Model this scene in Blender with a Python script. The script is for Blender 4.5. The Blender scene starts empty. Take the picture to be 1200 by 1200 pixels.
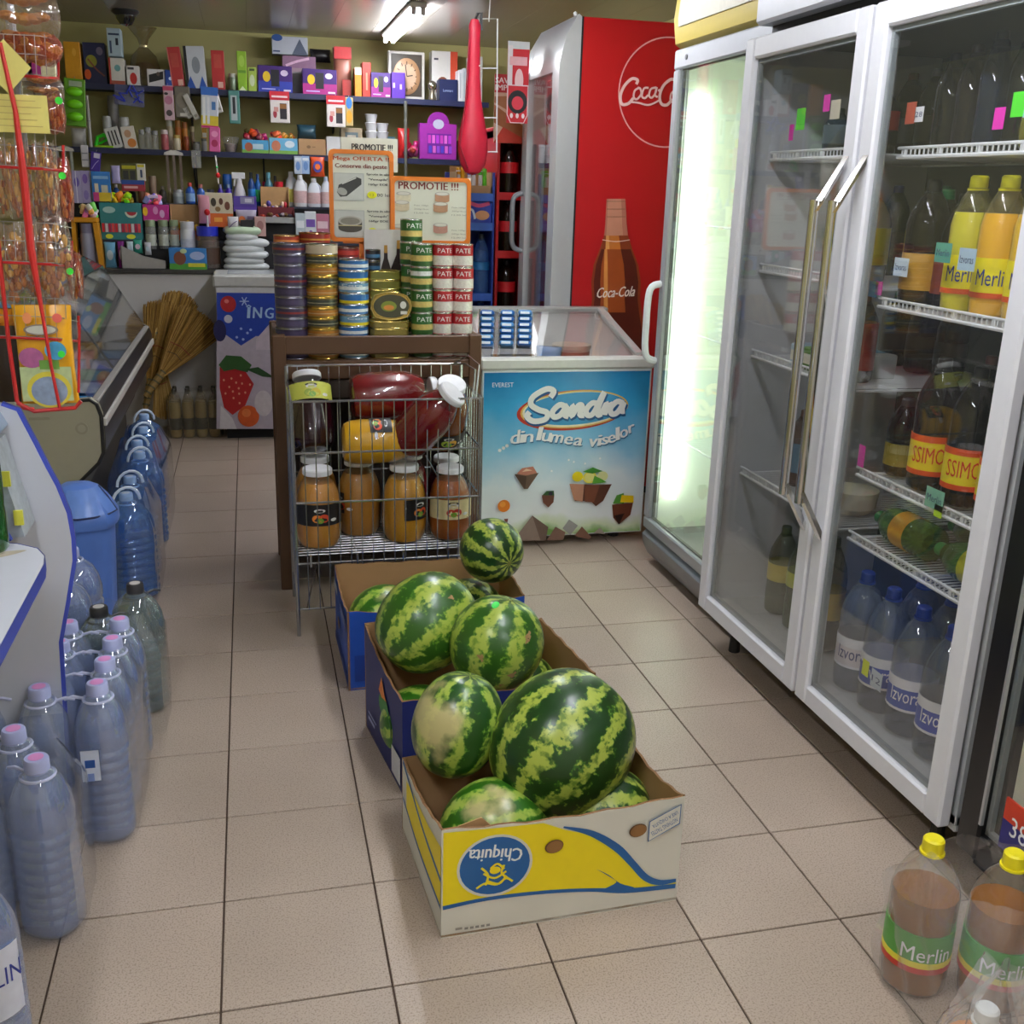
import bpy, math, random
from mathutils import Vector, Matrix
random.seed(7)
SC = bpy.context.scene
COL = SC.collection
# ---------------------------------------------------------------- camera (solved from the floor grid)
CF, CP, CYAW, CR, CH = 1221.22, 0.299456, 0.247177, 0.029015, 1.53257
def cam_rows():
    cy, sy, cp, sp = math.cos(CYAW), math.sin(CYAW), math.cos(CP), math.sin(CP)
    f = Vector((sy*cp, cy*cp, -sp)); r = Vector((cy, -sy, 0)); u = r.cross(f)
    cr, sr = math.cos(CR), math.sin(CR)
    return cr*r + sr*u, -sr*r + cr*u, f
CRx, CU, CFw = cam_rows()
cam = bpy.data.objects.new('camera', bpy.data.cameras.new('camera'))
COL.objects.link(cam)
cam.matrix_world = Matrix(((CRx.x, CU.x, -CFw.x, 0), (CRx.y, CU.y, -CFw.y, 0), (CRx.z, CU.z, -CFw.z, CH), (0, 0, 0, 1)))
cam.data.sensor_width = 36; cam.data.lens = 36*CF/1200; cam.data.clip_start = 0.05
SC.camera = cam
# ---------------------------------------------------------------- world, exposure (tubes are built with the ceiling)
w = bpy.data.worlds.new('world'); SC.world = w; w.use_nodes = True
w.node_tree.nodes['Background'].inputs[0].default_value = (0.8, 0.85, 0.9, 1)
w.node_tree.nodes['Background'].inputs[1].default_value = 0.15
SC.view_settings.view_transform = 'Standard'; SC.view_settings.look = 'None'
SC.view_settings.gamma = 1; SC.view_settings.use_curve_mapping = False
SC.view_settings.exposure = 0.0
TUBE_POWER = 96.0
# ---------------------------------------------------------------- where a pixel's ray meets a plane of the shop
def ray(px, py):
    return CRx*((px-600)/CF) - CU*((py-600)/CF) + CFw
def onz(px, py, z=0):
    d = ray(px, py); return Vector((0, 0, CH)) + d*((z-CH)/d.z)
def ony(px, py, y):
    d = ray(px, py); return Vector((0, 0, CH)) + d*(y/d.y)
def onx(px, py, x):
    d = ray(px, py); return Vector((0, 0, CH)) + d*(x/d.x)
# ---------------------------------------------------------------- materials
def lin(h):
    v = [int(h[i:i+2], 16)/255 for i in (0, 2, 4)]
    return [(c/12.92 if c <= .04045 else ((c+.055)/1.055)**2.4) for c in v]
_m = {}
def C(h, rough=.5, metal=0., spec=.5, var=.10, scale=40, bump=0., emit=0., coat=0.):
    k = (h, rough, metal, spec, var, scale, bump, emit, coat)
    if k in _m: return _m[k]
    m = bpy.data.materials.new('mat_'+h); m.use_nodes = True; nt = m.node_tree; b = nt.nodes['Principled BSDF']
    c = lin(h)
    tc = nt.nodes.new('ShaderNodeTexCoord'); nz = nt.nodes.new('ShaderNodeTexNoise'); nz.inputs['Scale'].default_value = scale
    nt.links.new(tc.outputs['Object'], nz.inputs['Vector'])
    mx = nt.nodes.new('ShaderNodeMix'); mx.data_type = 'RGBA'
    mx.inputs[6].default_value = [x*(1-var) for x in c]+[1]; mx.inputs[7].default_value = [min(1, x*(1+var)) for x in c]+[1]
    nt.links.new(nz.outputs[0], mx.inputs[0]); nt.links.new(mx.outputs[2], b.inputs['Base Color'])
    b.inputs['Roughness'].default_value = rough; b.inputs['Metallic'].default_value = metal
    b.inputs['Specular IOR Level'].default_value = spec; b.inputs['Coat Weight'].default_value = coat
    if emit:
        b.inputs['Emission Color'].default_value = c+[1]; b.inputs['Emission Strength'].default_value = emit
    if bump:
        bp = nt.nodes.new('ShaderNodeBump'); bp.inputs['Strength'].default_value = bump; bp.inputs['Distance'].default_value = .002
        nt.links.new(nz.outputs[0], bp.inputs['Height']); nt.links.new(bp.outputs[0], b.inputs['Normal'])
    _m[k] = m; return m
def glass(h, opac=.1, rough=.02, ior=1.5, bump=0., bs=30, tr='ffffff'):
    """thin clear plastic or glass: tinted see-through, fresnel gloss, a little milky body"""
    k = ('g', h, opac, rough, ior, bump, bs, tr)
    if k in _m: return _m[k]
    m = bpy.data.materials.new('clear_'+h); m.use_nodes = True; nt = m.node_tree; nt.nodes.clear()
    o = nt.nodes.new('ShaderNodeOutputMaterial')
    t = nt.nodes.new('ShaderNodeBsdfTransparent'); t.inputs[0].default_value = lin(tr)+[1]
    d = nt.nodes.new('ShaderNodeBsdfDiffuse'); d.inputs[0].default_value = lin(h)+[1]
    g = nt.nodes.new('ShaderNodeBsdfGlossy'); g.inputs['Roughness'].default_value = rough
    lw = nt.nodes.new('ShaderNodeLayerWeight'); lw.inputs[0].default_value = .5      # facing term, the same from both sides
    pw = nt.nodes.new('ShaderNodeMath'); pw.operation = 'POWER'; pw.inputs[1].default_value = 4.; nt.links.new(lw.outputs['Facing'], pw.inputs[0])
    f0 = ((ior-1)/(ior+1))**2*1.6
    fr = nt.nodes.new('ShaderNodeMath'); fr.operation = 'MULTIPLY_ADD'; fr.inputs[1].default_value = 1-f0; fr.inputs[2].default_value = f0; nt.links.new(pw.outputs[0], fr.inputs[0])
    a = nt.nodes.new('ShaderNodeMixShader'); a.inputs[0].default_value = opac
    b = nt.nodes.new('ShaderNodeMixShader')
    nt.links.new(t.outputs[0], a.inputs[1]); nt.links.new(d.outputs[0], a.inputs[2])
    nt.links.new(fr.outputs[0], b.inputs[0]); nt.links.new(a.outputs[0], b.inputs[1]); nt.links.new(g.outputs[0], b.inputs[2])
    nt.links.new(b.outputs[0], o.inputs[0])
    if bump:
        tc = nt.nodes.new('ShaderNodeTexCoord'); nz = nt.nodes.new('ShaderNodeTexNoise'); nz.inputs['Scale'].default_value = bs
        nt.links.new(tc.outputs['Object'], nz.inputs['Vector'])
        bp = nt.nodes.new('ShaderNodeBump'); bp.inputs['Strength'].default_value = bump; bp.inputs['Distance'].default_value = .01
        nt.links.new(nz.outputs[0], bp.inputs['Height']); nt.links.new(bp.outputs[0], g.inputs['Normal']); nt.links.new(bp.outputs[0], lw.inputs['Normal'])
        nt.links.new(bp.outputs[0], d.inputs['Normal'])
    _m[k] = m; return m
def NT(name):
    m = bpy.data.materials.new(name); m.use_nodes = True
    return m, m.node_tree, m.node_tree.nodes['Principled BSDF']
# ---------------------------------------------------------------- mesh builder
class MB:
    def __init__(s): s.v = []; s.f = []; s.mi = []; s.ms = []; s.T = None
    def mat(s, m):
        if isinstance(m, str): m = C(m)
        if m not in s.ms: s.ms.append(m)
        return s.ms.index(m)
    def add(s, vs, fs, m):
        k = len(s.v); i = s.mat(m)
        if s.T is not None: vs = [s.T @ Vector(p) for p in vs]
        s.v += [tuple(p) for p in vs]; s.f += [tuple(k+a for a in f) for f in fs]; s.mi += [i]*len(fs)
        return s
    def box(s, x0, y0, z0, x1, y1, z1, m, b=0.):
        c = ((x0+x1)/2, (y0+y1)/2, (z0+z1)/2); h = (abs(x1-x0)/2, abs(y1-y0)/2, abs(z1-z0)/2)
        b = min(b, min(h)*.9)
        if b <= 0:
            vs = [(x, y, z) for z in (z0, z1) for y in (y0, y1) for x in (x0, x1)]
            return s.add(vs, [(0, 2, 3, 1), (4, 5, 7, 6), (0, 1, 5, 4), (2, 6, 7, 3), (0, 4, 6, 2), (1, 3, 7, 5)], m)
        vs = []; ix = {}
        for sx in (-1, 1):
            for sy in (-1, 1):
                for sz in (-1, 1):
                    S = (sx, sy, sz)
                    for a in range(3):
                        ix[(S, a)] = len(vs)
                        vs.append(tuple(c[i]+S[i]*(h[i] if i == a else h[i]-b) for i in range(3)))
        fs = []
        for a in range(3):
            p, q = [i for i in range(3) if i != a]
            for sg in (-1, 1):
                l = []
                for u, w_ in ((-1, -1), (1, -1), (1, 1), (-1, 1)):
                    S = [0]*3; S[a] = sg; S[p] = u; S[q] = w_; l.append(ix[(tuple(S), a)])
                fs.append(tuple(l))
            for u in (-1, 1):
                for w_ in (-1, 1):
                    S0 = [0]*3; S1 = [0]*3; S0[a] = -1; S1[a] = 1
                    for S in (S0, S1): S[p] = u; S[q] = w_
                    S0, S1 = tuple(S0), tuple(S1)
                    fs.append((ix[(S0, p)], ix[(S1, p)], ix[(S1, q)], ix[(S0, q)]))
        for sx in (-1, 1):
            for sy in (-1, 1):
                for sz in (-1, 1): fs.append(tuple(ix[((sx, sy, sz), a)] for a in range(3)))
        return s.add(vs, fs, m)
    def lathe(s, prof, m, n=20, c=(0, 0, 0), sx=1, sy=1, sq=0.):
        """prof = [(r, z)]; sq>0 pushes the round towards a square section"""
        vs = []; fs = []
        for r, z in prof:
            for i in range(n):
                a = 2*math.pi*i/n; ca, sa = math.cos(a), math.sin(a)
                k = 1+sq*(1/max(abs(ca), abs(sa))-1)
                vs.append((c[0]+r*k*ca*sx, c[1]+r*k*sa*sy, c[2]+z))
        for j in range(len(prof)-1):
            for i in range(n):
                k = (i+1) % n; fs.append((j*n+i, j*n+k, (j+1)*n+k, (j+1)*n+i))
        if prof[0][0] > 1e-5: fs.append(tuple(range(n))[::-1])
        if prof[-1][0] > 1e-5: fs.append(tuple((len(prof)-1)*n+i for i in range(n)))
        return s.add(vs, fs, m)
    def cyl(s, p, q, r, m, n=10, r2=None): return s.tube([p, q], r, m, n, r2)
    def tube(s, pts, r, m, n=8, r2=None, closed=False):
        pts = [Vector(p) for p in pts]; vs = []; fs = []; N = len(pts)
        up = None
        for j, p in enumerate(pts):
            a = pts[(j-1) % N] if (j > 0 or closed) else p; b = pts[(j+1) % N] if (j < N-1 or closed) else p
            t = (b-a).normalized() if (b-a).length > 1e-9 else Vector((0, 0, 1))
            if up is None:
                up = t.orthogonal().normalized()
            up = (up - t*up.dot(t)).normalized(); v2 = t.cross(up)
            rr = r if not isinstance(r, (list, tuple)) else r[j]
            if r2 is not None and j == N-1: rr = r2
            for i in range(n):
                an = 2*math.pi*i/n; vs.append(p+up*(rr*math.cos(an))+v2*(rr*math.sin(an)))
        for j in range(N-1 if not closed else N):
            k2 = (j+1) % N
            for i in range(n):
                k = (i+1) % n; fs.append((j*n+i, j*n+k, k2*n+k, k2*n+i))
        if not closed:
            fs.append(tuple(range(n))[::-1]); fs.append(tuple((N-1)*n+i for i in range(n)))
        return s.add(vs, fs, m)
    def prism(s, poly, O, U, V, W, m):
        """extrude the 2-D outline poly (in the frame O,U,V) along the vector W"""
        O, U, V, W = map(Vector, (O, U, V, W)); n = len(poly)
        vs = [O+U*a+V*b for a, b in poly]; vs += [p+W for p in vs]
        fs = [tuple(range(n))[::-1], tuple(range(n, 2*n))]+[(i, (i+1) % n, n+(i+1) % n, n+i) for i in range(n)]
        return s.add(vs, fs, m)
    def grid(s, fn, nu, nv, m, wrapu=False):
        vs = [fn(i/(nu if wrapu else nu-1), j/(nv-1)) for j in range(nv) for i in range(nu)]
        fs = []
        for j in range(nv-1):
            for i in range(nu if wrapu else nu-1):
                k = (i+1) % nu; fs.append((j*nu+i, j*nu+k, (j+1)*nu+k, (j+1)*nu+i))
        return s.add(vs, fs, m)
    def ball(s, c, r, m, nu=14, nv=9):
        if not isinstance(r, (list, tuple)): r = (r, r, r)
        def fn(u, v):
            a = u*2*math.pi; b = (v-.5)*math.pi
            return (c[0]+r[0]*math.cos(a)*math.cos(b), c[1]+r[1]*math.sin(a)*math.cos(b), c[2]+r[2]*math.sin(b))
        return s.grid(fn, nu, nv, m, True)
    def merge(s, o, off=(0, 0, 0)):
        k = len(s.v); mp = [s.mat(m) for m in o.ms]
        s.v += [(p[0]+off[0], p[1]+off[1], p[2]+off[2]) for p in o.v]; s.f += [tuple(k+a for a in f) for f in o.f]
        s.mi += [mp[i] for i in o.mi]; return s
    def mesh(s, name, org=None, smooth=True, recalc=True, ang=35):
        me = bpy.data.meshes.new(name)
        vs = s.v if org is None else [(a-org[0], b-org[1], c-org[2]) for a, b, c in s.v]
        me.from_pydata(vs, [], s.f)
        for m in s.ms: me.materials.append(m)
        me.polygons.foreach_set('material_index', s.mi)
        if recalc:
            import bmesh
            b = bmesh.new(); b.from_mesh(me); bmesh.ops.recalc_face_normals(b, faces=b.faces); b.to_mesh(me); b.free()
        if smooth:
            me.polygons.foreach_set('use_smooth', [True]*len(me.polygons)); me.set_sharp_from_angle(angle=math.radians(ang))
        me.update(); return me
def tag(o, label=None, cat=None, group=None, kind=None):
    if label: o['label'] = label
    if cat: o['category'] = cat
    if group: o['group'] = group
    if kind: o['kind'] = kind
    return o
def link(name, me, parent=None, loc=None, rz=0, rot=None):
    o = bpy.data.objects.new(name, me); COL.objects.link(o)
    if parent is not None: o.parent = parent
    if loc is not None: o.location = loc
    if rz: o.rotation_euler = (0, 0, rz)
    if rot is not None: o.rotation_euler = rot
    return o
def thing(name, label, cat, loc=(0, 0, 0), rz=0, group=None, rot=None):
    return tag(link(name, None, None, loc, rz, rot), label, cat, group)
def part(name, mb, root, org=None, label=None, kind=None, loc=None, **k):
    """mesh as a child; org = world origin of the root when mb holds shop coordinates"""
    me = mb.mesh(name, org, **k) if isinstance(mb, MB) else mb
    return tag(link(name, me, root, loc), label, kind=kind)
def wpart(name, mb, root, label=None, kind=None, **k):
    return part(name, mb, root, root['_o'].to_list() if '_o' in root else tuple(root.location), label, kind, **k)
def single(name, mb, label, cat, loc=(0, 0, 0), rz=0, group=None, rot=None, kind=None, **k):
    me = mb.mesh(name, **k) if isinstance(mb, MB) else mb
    return tag(link(name, me, None, loc, rz, rot), label, cat, group, kind)
def struct(name, mb, parent=None):
    o = link(name, mb.mesh(name) if isinstance(mb, MB) else mb, parent)
    if parent is None: o['kind'] = 'structure'
    return o
def copy_tree(o, loc=None, rz=None, label=None, rot=None):
    def cp(a, par):
        c = a.copy(); COL.objects.link(c); c.parent = par
        for ch in a.children: cp(ch, c)
        return c
    c = cp(o, o.parent)
    if loc is not None: c.location = loc
    if rz is not None: c.rotation_euler = (0, 0, rz)
    if rot is not None: c.rotation_euler = rot
    if label: c['label'] = label
    return c
# ---------------------------------------------------------------- flat print on a face
_tx = {}
def text_geo(s):
    if s in _tx: return _tx[s]
    cu = bpy.data.curves.new('t', 'FONT'); cu.body = s; cu.resolution_u = 2
    o = bpy.data.objects.new('t', cu); COL.objects.link(o)
    dg = bpy.context.evaluated_depsgraph_get(); me = bpy.data.meshes.new_from_object(o.evaluated_get(dg))
    vs = [(v.co.x, v.co.y) for v in me.vertices]; fs = [tuple(p.vertices) for p in me.polygons]
    bpy.data.objects.remove(o); bpy.data.curves.remove(cu); bpy.data.meshes.remove(me)
    x0 = min(v[0] for v in vs); x1 = max(v[0] for v in vs); y0 = min(v[1] for v in vs); y1 = max(v[1] for v in vs)
    _tx[s] = (vs, fs, x0, x1, y0, y1); return _tx[s]
def smoothline(pts, k=5):
    out = []
    n = len(pts)
    for i in range(n-1):
        p0 = pts[max(i-1, 0)]; p1 = pts[i]; p2 = pts[i+1]; p3 = pts[min(i+2, n-1)]
        for j in range(k):
            t = j/k
            out.append(tuple(.5*((2*b)+(-a+c)*t+(2*a-5*b+4*c-d)*t*t+(-a+3*b-3*c+d)*t**3) for a, b, c, d in zip(p0, p1, p2, p3)))
    out.append(tuple(pts[-1])); return out
class Print:
    """flat ink layers on the face O + a*U + b*V (a, b in metres)"""
    def __init__(s, O, U, V, mb=None, eps=.0006):
        s.O, s.U, s.V = Vector(O), Vector(U).normalized(), Vector(V).normalized(); s.N = s.U.cross(s.V); s.k = 1; s.eps = eps
        s.mb = mb or MB()
    def P(s, a, b): return s.O+s.U*a+s.V*b+s.N*(s.eps*s.k)
    def poly(s, pts, m, same=False):
        s.mb.add([s.P(a, b) for a, b in pts], [tuple(range(len(pts)))], m)
        if not same: s.k += .25
        return s
    def rect(s, a0, b0, a1, b1, m): return s.poly([(a0, b0), (a1, b0), (a1, b1), (a0, b1)], m)
    def ell(s, a, b, ra, rb, m, n=24, t0=0, rot=0):
        cr, sr = math.cos(rot), math.sin(rot)
        return s.poly([(a+ra*math.cos(t)*cr-rb*math.sin(t)*sr, b+ra*math.cos(t)*sr+rb*math.sin(t)*cr) for t in [2*math.pi*i/n for i in range(n)]], m)
    def stroke(s, pts, wd, m, sm=True, k=5):
        if sm and len(pts) > 2: pts = smoothline([tuple(p)+((wd,) if len(p) == 2 else ()) for p in pts], k)
        else: pts = [tuple(p)+((wd,) if len(p) == 2 else ()) for p in pts]
        vs = []; n = len(pts)
        for i, p in enumerate(pts):
            a = pts[max(i-1, 0)]; b = pts[min(i+1, n-1)]; dx, dy = b[0]-a[0], b[1]-a[1]; l = math.hypot(dx, dy) or 1
            ox, oy = -dy/l*p[2]/2, dx/l*p[2]/2
            vs += [s.P(p[0]+ox, p[1]+oy), s.P(p[0]-ox, p[1]-oy)]; s.k += .012
        s.mb.add(vs, [(2*i, 2*i+1, 2*i+3, 2*i+2) for i in range(n-1)], m); s.k += .25; return s
    def text(s, t, a, b, wdt, hgt, m, shear=0., rot=0., bold=0.):
        """text centred on (a, b), fitted to wdt x hgt"""
        vs, fs, x0, x1, y0, y1 = text_geo(t)
        cr, sr = math.cos(rot), math.sin(rot)
        for dx in ((0,) if not bold else (-bold, 0, bold)):
            out = []
            for x, y in vs:
                u = ((x-x0)/(x1-x0)-.5)*wdt+dx; v = ((y-y0)/(y1-y0)-.5)*hgt; u += v*shear
                out.append(s.P(a+u*cr-v*sr, b+u*sr+v*cr))
            s.mb.add(out, fs, m); s.k += .1
        s.k += .15
        return s
def prt(name, p, root, org, label=None):
    return part(name, p.mb, root, org, label, recalc=False, smooth=False)
# ================================================================ room
XL, XR, YB, YF, ZC = -1.75, 2.35, 7.65, -1.3, 2.47
_b = MB(); _b.box(XL, YF, -.08, XR, YB, -.004, C('4a3a2e', .9)); floor = struct('floor', _b)
m, nt, bs = NT('floor_stoneware')
g = nt.nodes.new('ShaderNodeNewGeometry'); n1 = nt.nodes.new('ShaderNodeTexNoise'); n1.inputs['Scale'].default_value = 260; n1.inputs['Detail'].default_value = 3
n2 = nt.nodes.new('ShaderNodeTexNoise'); n2.inputs['Scale'].default_value = 2.3
oi = nt.nodes.new('ShaderNodeObjectInfo')
for n_ in (n1, n2): nt.links.new(g.outputs['Position'], n_.inputs['Vector'])
cr = nt.nodes.new('ShaderNodeValToRGB'); cr.color_ramp.elements[0].position = .32; cr.color_ramp.elements[0].color = lin('8f7f6f')+[1]
cr.color_ramp.elements[1].position = .5; cr.color_ramp.elements[1].color = lin('b8a797')+[1]
nt.links.new(n1.outputs[0], cr.inputs[0])
mx = nt.nodes.new('ShaderNodeMix'); mx.data_type = 'RGBA'; mx.blend_type = 'MULTIPLY'; mx.inputs[0].default_value = .35
nt.links.new(cr.outputs[0], mx.inputs[6])
c2 = nt.nodes.new('ShaderNodeValToRGB'); c2.color_ramp.elements[0].position = .35; c2.color_ramp.elements[0].color = (.72, .7, .68, 1); c2.color_ramp.elements[1].position = .65
nt.links.new(n2.outputs[0], c2.inputs[0]); nt.links.new(c2.outputs[0], mx.inputs[7])
hs = nt.nodes.new('ShaderNodeHueSaturation'); mr = nt.nodes.new('ShaderNodeMapRange'); mr.inputs[3].default_value = .95; mr.inputs[4].default_value = 1.05
nt.links.new(oi.outputs['Random'], mr.inputs[0]); nt.links.new(mr.outputs[0], hs.inputs['Value']); nt.links.new(mx.outputs[2], hs.inputs['Color'])
nt.links.new(hs.outputs[0], bs.inputs['Base Color']); bs.inputs['Roughness'].default_value = .38
bp = nt.nodes.new('ShaderNodeBump'); bp.inputs['Strength'].default_value = .15; bp.inputs['Distance'].default_value = .001
nt.links.new(n1.outputs[0], bp.inputs['Height']); nt.links.new(bp.outputs[0], bs.inputs['Normal'])
M_TILE = m
A = .333; GX, GY = -.1183, 2.0496
_t = MB(); _t.box(.0022, .0022, -.006, A-.0022, A-.0022, 0, M_TILE, .0012); tme = _t.mesh('floor_tile')
_r = MB()
for i in range(-5, 8):
    for j in range(-10, 17):
        x, y = GX+i*A, GY+j*A
        if x+A > XR+.1 or y+A > YB+.05 or x < XL-.1: continue
        vis = j >= -3 and (i >= -1 or j >= 0)
        if vis: link('floor_tile', tme, floor, (x, y, 0))
        else: _r.box(x+.0022, y+.0022, -.006, x+A-.0022, y+A-.0022, 0, M_TILE)
r_ = part('outlying_tiles', _r, floor); r_['kind'] = 'stuff'
W1 = C('b4ac72', .8, var=.05, scale=6)
for nm, bx in (('wall_back', (XL, YB, -.08, XR, YB+.1, ZC)), ('wall_left', (XL-.1, YF, -.08, XL, YB+.1, ZC)), ('wall_right', (XR, YF, -.08, XR+.1, YB+.1, ZC)), ('wall_front', (XL-.1, YF-.1, -.08, XR+.1, YF, ZC))):
    _b = MB(); _b.box(*bx, W1 if nm != 'wall_front' else C('cfc9bb', .7)); struct(nm, _b)
_b = MB(); _b.box(XL-.1, YF-.1, ZC+.012, XR+.1, YB+.1, ZC+.1, C('6a625a', .8)); ceiling = struct('ceiling', _b)
MC = C('9c948c', .2, var=.04, scale=3, spec=.6)
n = 16; wd = (XR-XL)/n
_b = MB(); _b.box(.0004, YF, 0, wd-.0004, YB, .011, MC, .0006); cme = _b.mesh('ceiling_panel')
for i in range(n): link('ceiling_panel', cme, ceiling, (XL+i*wd, 0, ZC))
# ---- fluorescent lamps
def tube_light(x, y, label):
    t = thing('ceiling_lamp', label, 'lamp', (x, y, ZC), group='fluorescent ceiling lamps')
    b = MB(); b.box(-.045, -.62, -.03, .045, .62, 0, C('d8d8d4', .4), .008); part('housing', b, t)
    for s in (-1, 1):
        b = MB(); b.cyl((s*.024, -.59, -.05), (s*.024, .59, -.05), .012, C('f4f8ff', .4, emit=TUBE_POWER, var=0), 10); part('tube', b, t)
        for e in (-1, 1):
            b = MB(); b.box(s*.024-.012, e*.605-.012, -.064, s*.024+.012, e*.605+.012, -.03, C('e8e8e8', .5), .002); part('tube_holder', b, t)
tube_light(.925, 6.62, 'twin fluorescent ceiling lamp glowing above the rear shelves')
for x, y, l in ((.9, 4.2, 'over the freezer'), (.9, 1.8, 'over the watermelon boxes'), (.9, -.4, 'behind the viewer on the fridge side'),
                (-.55, .6, 'behind the viewer on the counter side')):
    tube_light(x, y, 'twin fluorescent ceiling lamp '+l)
t = thing('security_camera', 'small black dome camera on the ceiling near the back wall', 'camera', (-.64, 7.0, ZC))
b = MB(); b.lathe([(.0, 0), (.075, 0), (.078, -.012), (.06, -.03), (0, -.03)], C('2a2a2c', .4)); part('mount', b, t)
b = MB(); b.lathe([(.056, -.03), (.054, -.05), (.035, -.078), (.0, -.088)], C('101012', .08, coat=1)); part('dome', b, t)
b = MB(); b.box(-.09, -.06, -.03, .12, .06, 0, C('d8d4d0', .5), .005)
single('junction_box', b, 'small white junction box on the ceiling left of the lamp', 'box', (-.85, 6.2, ZC))
# ================================================================ right side: coolers
GL = glass('e8f0ec', .012, .01, 1.5)
WH = C('dcdce2', .35, var=.03); WH2 = C('c9ccd0', .4, var=.04); ALU = C('b9bcc0', .3, .6, var=.04)
CHR = C('d8d8d8', .12, 1., var=.02)
def wire_shelf(y0, y1, x0, x1, z, root, m=None, step=.018):
    m = m or C('e6e8ea', .35); b = MB()
    for x in (x0, x1): b.cyl((x, y0, z), (x, y1, z), .005, m, 6)
    b.cyl((x0, y0, z+.022), (x0, y1, z+.022), .004, m, 6)
    for y in (y0, y1, (y0+y1)/2): b.cyl((x0, y, z), (x1, y, z), .004, m, 6)
    y = y0+step
    while y < y1-.01:
        b.cyl((x0, y, z+.004), (x1, y, z+.004), .0022, m, 4); b.cyl((x0, y, z+.004), (x0, y, z+.022), .0022, m, 4); y += step
    for k in range(5):
        yy = y0+.03+(y1-y0-.06)*k/4
        b.cyl((x0, yy, z), (x0, yy, z+.022), .0035, m, 5)
    return wpart('wire_shelf', b, root)
def door_at(root, y0, y1, z0, z1, x, fw=.06, th=.035, fm=None, name='door'):
    """glass door facing -x"""
    fm = fm or WH; b = MB()
    b.box(x, y0, z0, x+th, y0+fw, z1, fm, .006); b.box(x, y1-fw, z0, x+th, y1, z1, fm, .006)
    b.box(x, y0+fw, z0, x+th, y1-fw, z0+fw, fm, .006); b.box(x, y0+fw, z1-fw, x+th, y1-fw, z1, fm, .006)
    d = wpart(name, b, root)
    g = MB(); g.box(x+.012, y0+fw-.004, z0+fw-.004, x+.016, y1-fw+.004, z1-fw+.004, GL); part('glass_pane', g, d, tuple(root.location))
    g = MB()
    for a0, a1, c0, c1 in ((y0+fw, y0+fw+.012, z0+fw, z1-fw), (y1-fw-.012, y1-fw, z0+fw, z1-fw), (y0+fw, y1-fw, z0+fw, z0+fw+.012), (y0+fw, y1-fw, z1-fw-.012, z1-fw)):
        g.box(x+.017, a0, c0, x+.03, a1, c1, C('8f979a', .4))
    part('gasket', g, d, tuple(root.location))
    return d
# ---- white two-door cooler
dc = thing('refrigerator', 'tall white two-door glass drinks fridge with chrome bar handles', 'fridge', (1.85, 2.5, 0))
Y0, Y1, XD, XC = 1.80, 3.20, 1.50, 1.545
b = MB()
b.box(XC, Y0, .14, 2.2, Y0+.03, 2.0, WH2); b.box(XC, Y1-.03, .14, 2.2, Y1, 2.0, WH2); b.box(2.17, Y0, .14, 2.2, Y1, 2.0, C('34382f', .6))  # shade inside the fridge is painted into the near-black back and top
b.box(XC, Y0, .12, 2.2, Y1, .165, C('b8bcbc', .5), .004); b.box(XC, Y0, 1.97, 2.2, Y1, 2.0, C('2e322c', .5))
wpart('cabinet', b, dc)
b = MB(); b.box(XC-.02, Y0, 2.03, 2.2, Y1, 2.42, C('bdbec6', .35, var=.03), .01); wpart('header_panel', b, dc)
b = MB(); b.box(XC+.03, Y0+.02, 2.0, 2.18, Y1-.02, 2.03, C('2a2c30', .6)); wpart('header_gap', b, dc)
b = MB(); b.box(1.66, Y0+.02, .03, 2.18, Y1-.02, .12, C('1c1815', .8)); wpart('base', b, dc)
for y in (Y0+.12, Y1-.12):
    b = MB(); b.cyl((1.60, y, 0), (1.60, y, .12), .02, C('2a2826', .6), 10, .014); wpart('foot', b, dc)
b = MB(); b.box(XC, 2.485, .165, XC+.03, 2.515, 1.97, WH2); wpart('centre_post', b, dc)
dl = door_at(dc, 2.508, 3.197, .135, 1.99, XD); dr = door_at(dc, 1.803, 2.492, .135, 1.99, XD)
for d, yy in ((dl, 2.545), (dr, 2.455)):
    b = MB(); xx = 1.425
    b.cyl((xx, yy, .74), (xx, yy, 1.53), .013, CHR, 14); part('handle', b, d, tuple(dc.location), 'polished chrome bar handle')
    for z0, z1 in ((1.50, 1.64), (.77, .63)):
        b = MB(); b.prism([(-.013, 0), (.013, 0), (.013, 1), (-.013, 1)], (xx-.006, yy, z0), (0, 1, 0), (XD-xx+.006, 0, z1-z0), (.012, 0, .004), CHR)
        part('handle_bracket', b, d, tuple(dc.location))
SH = (.64, .83, 1.28, 1.645)
for y0, y1, zs in ((2.53, 3.16, (.63, 1.03, 1.305, 1.645)), (1.84, 2.47, (.625, .81, 1.268, 1.638))):
    for z in zs: wire_shelf(y0, y1, 1.60, 2.14, z, dc)
def price_tag(root, y, z, h, wd=.05, ht=.04, x=1.592, txt=None, ink='2a3a70'):
    b = MB(); b.box(x, y-wd/2, z-ht/2, x+.001, y+wd/2, z+ht/2, C(h, .5, var=.02))
    o = wpart('price_tag', b, root, None)
    if txt:
        p = Print((x, y, z), (0, -1, 0), (0, 0, 1)); p.text(txt, 0, 0, wd*.8, ht*.35, C(ink)); prt('tag_print', p, o, tuple(root.location))
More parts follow.
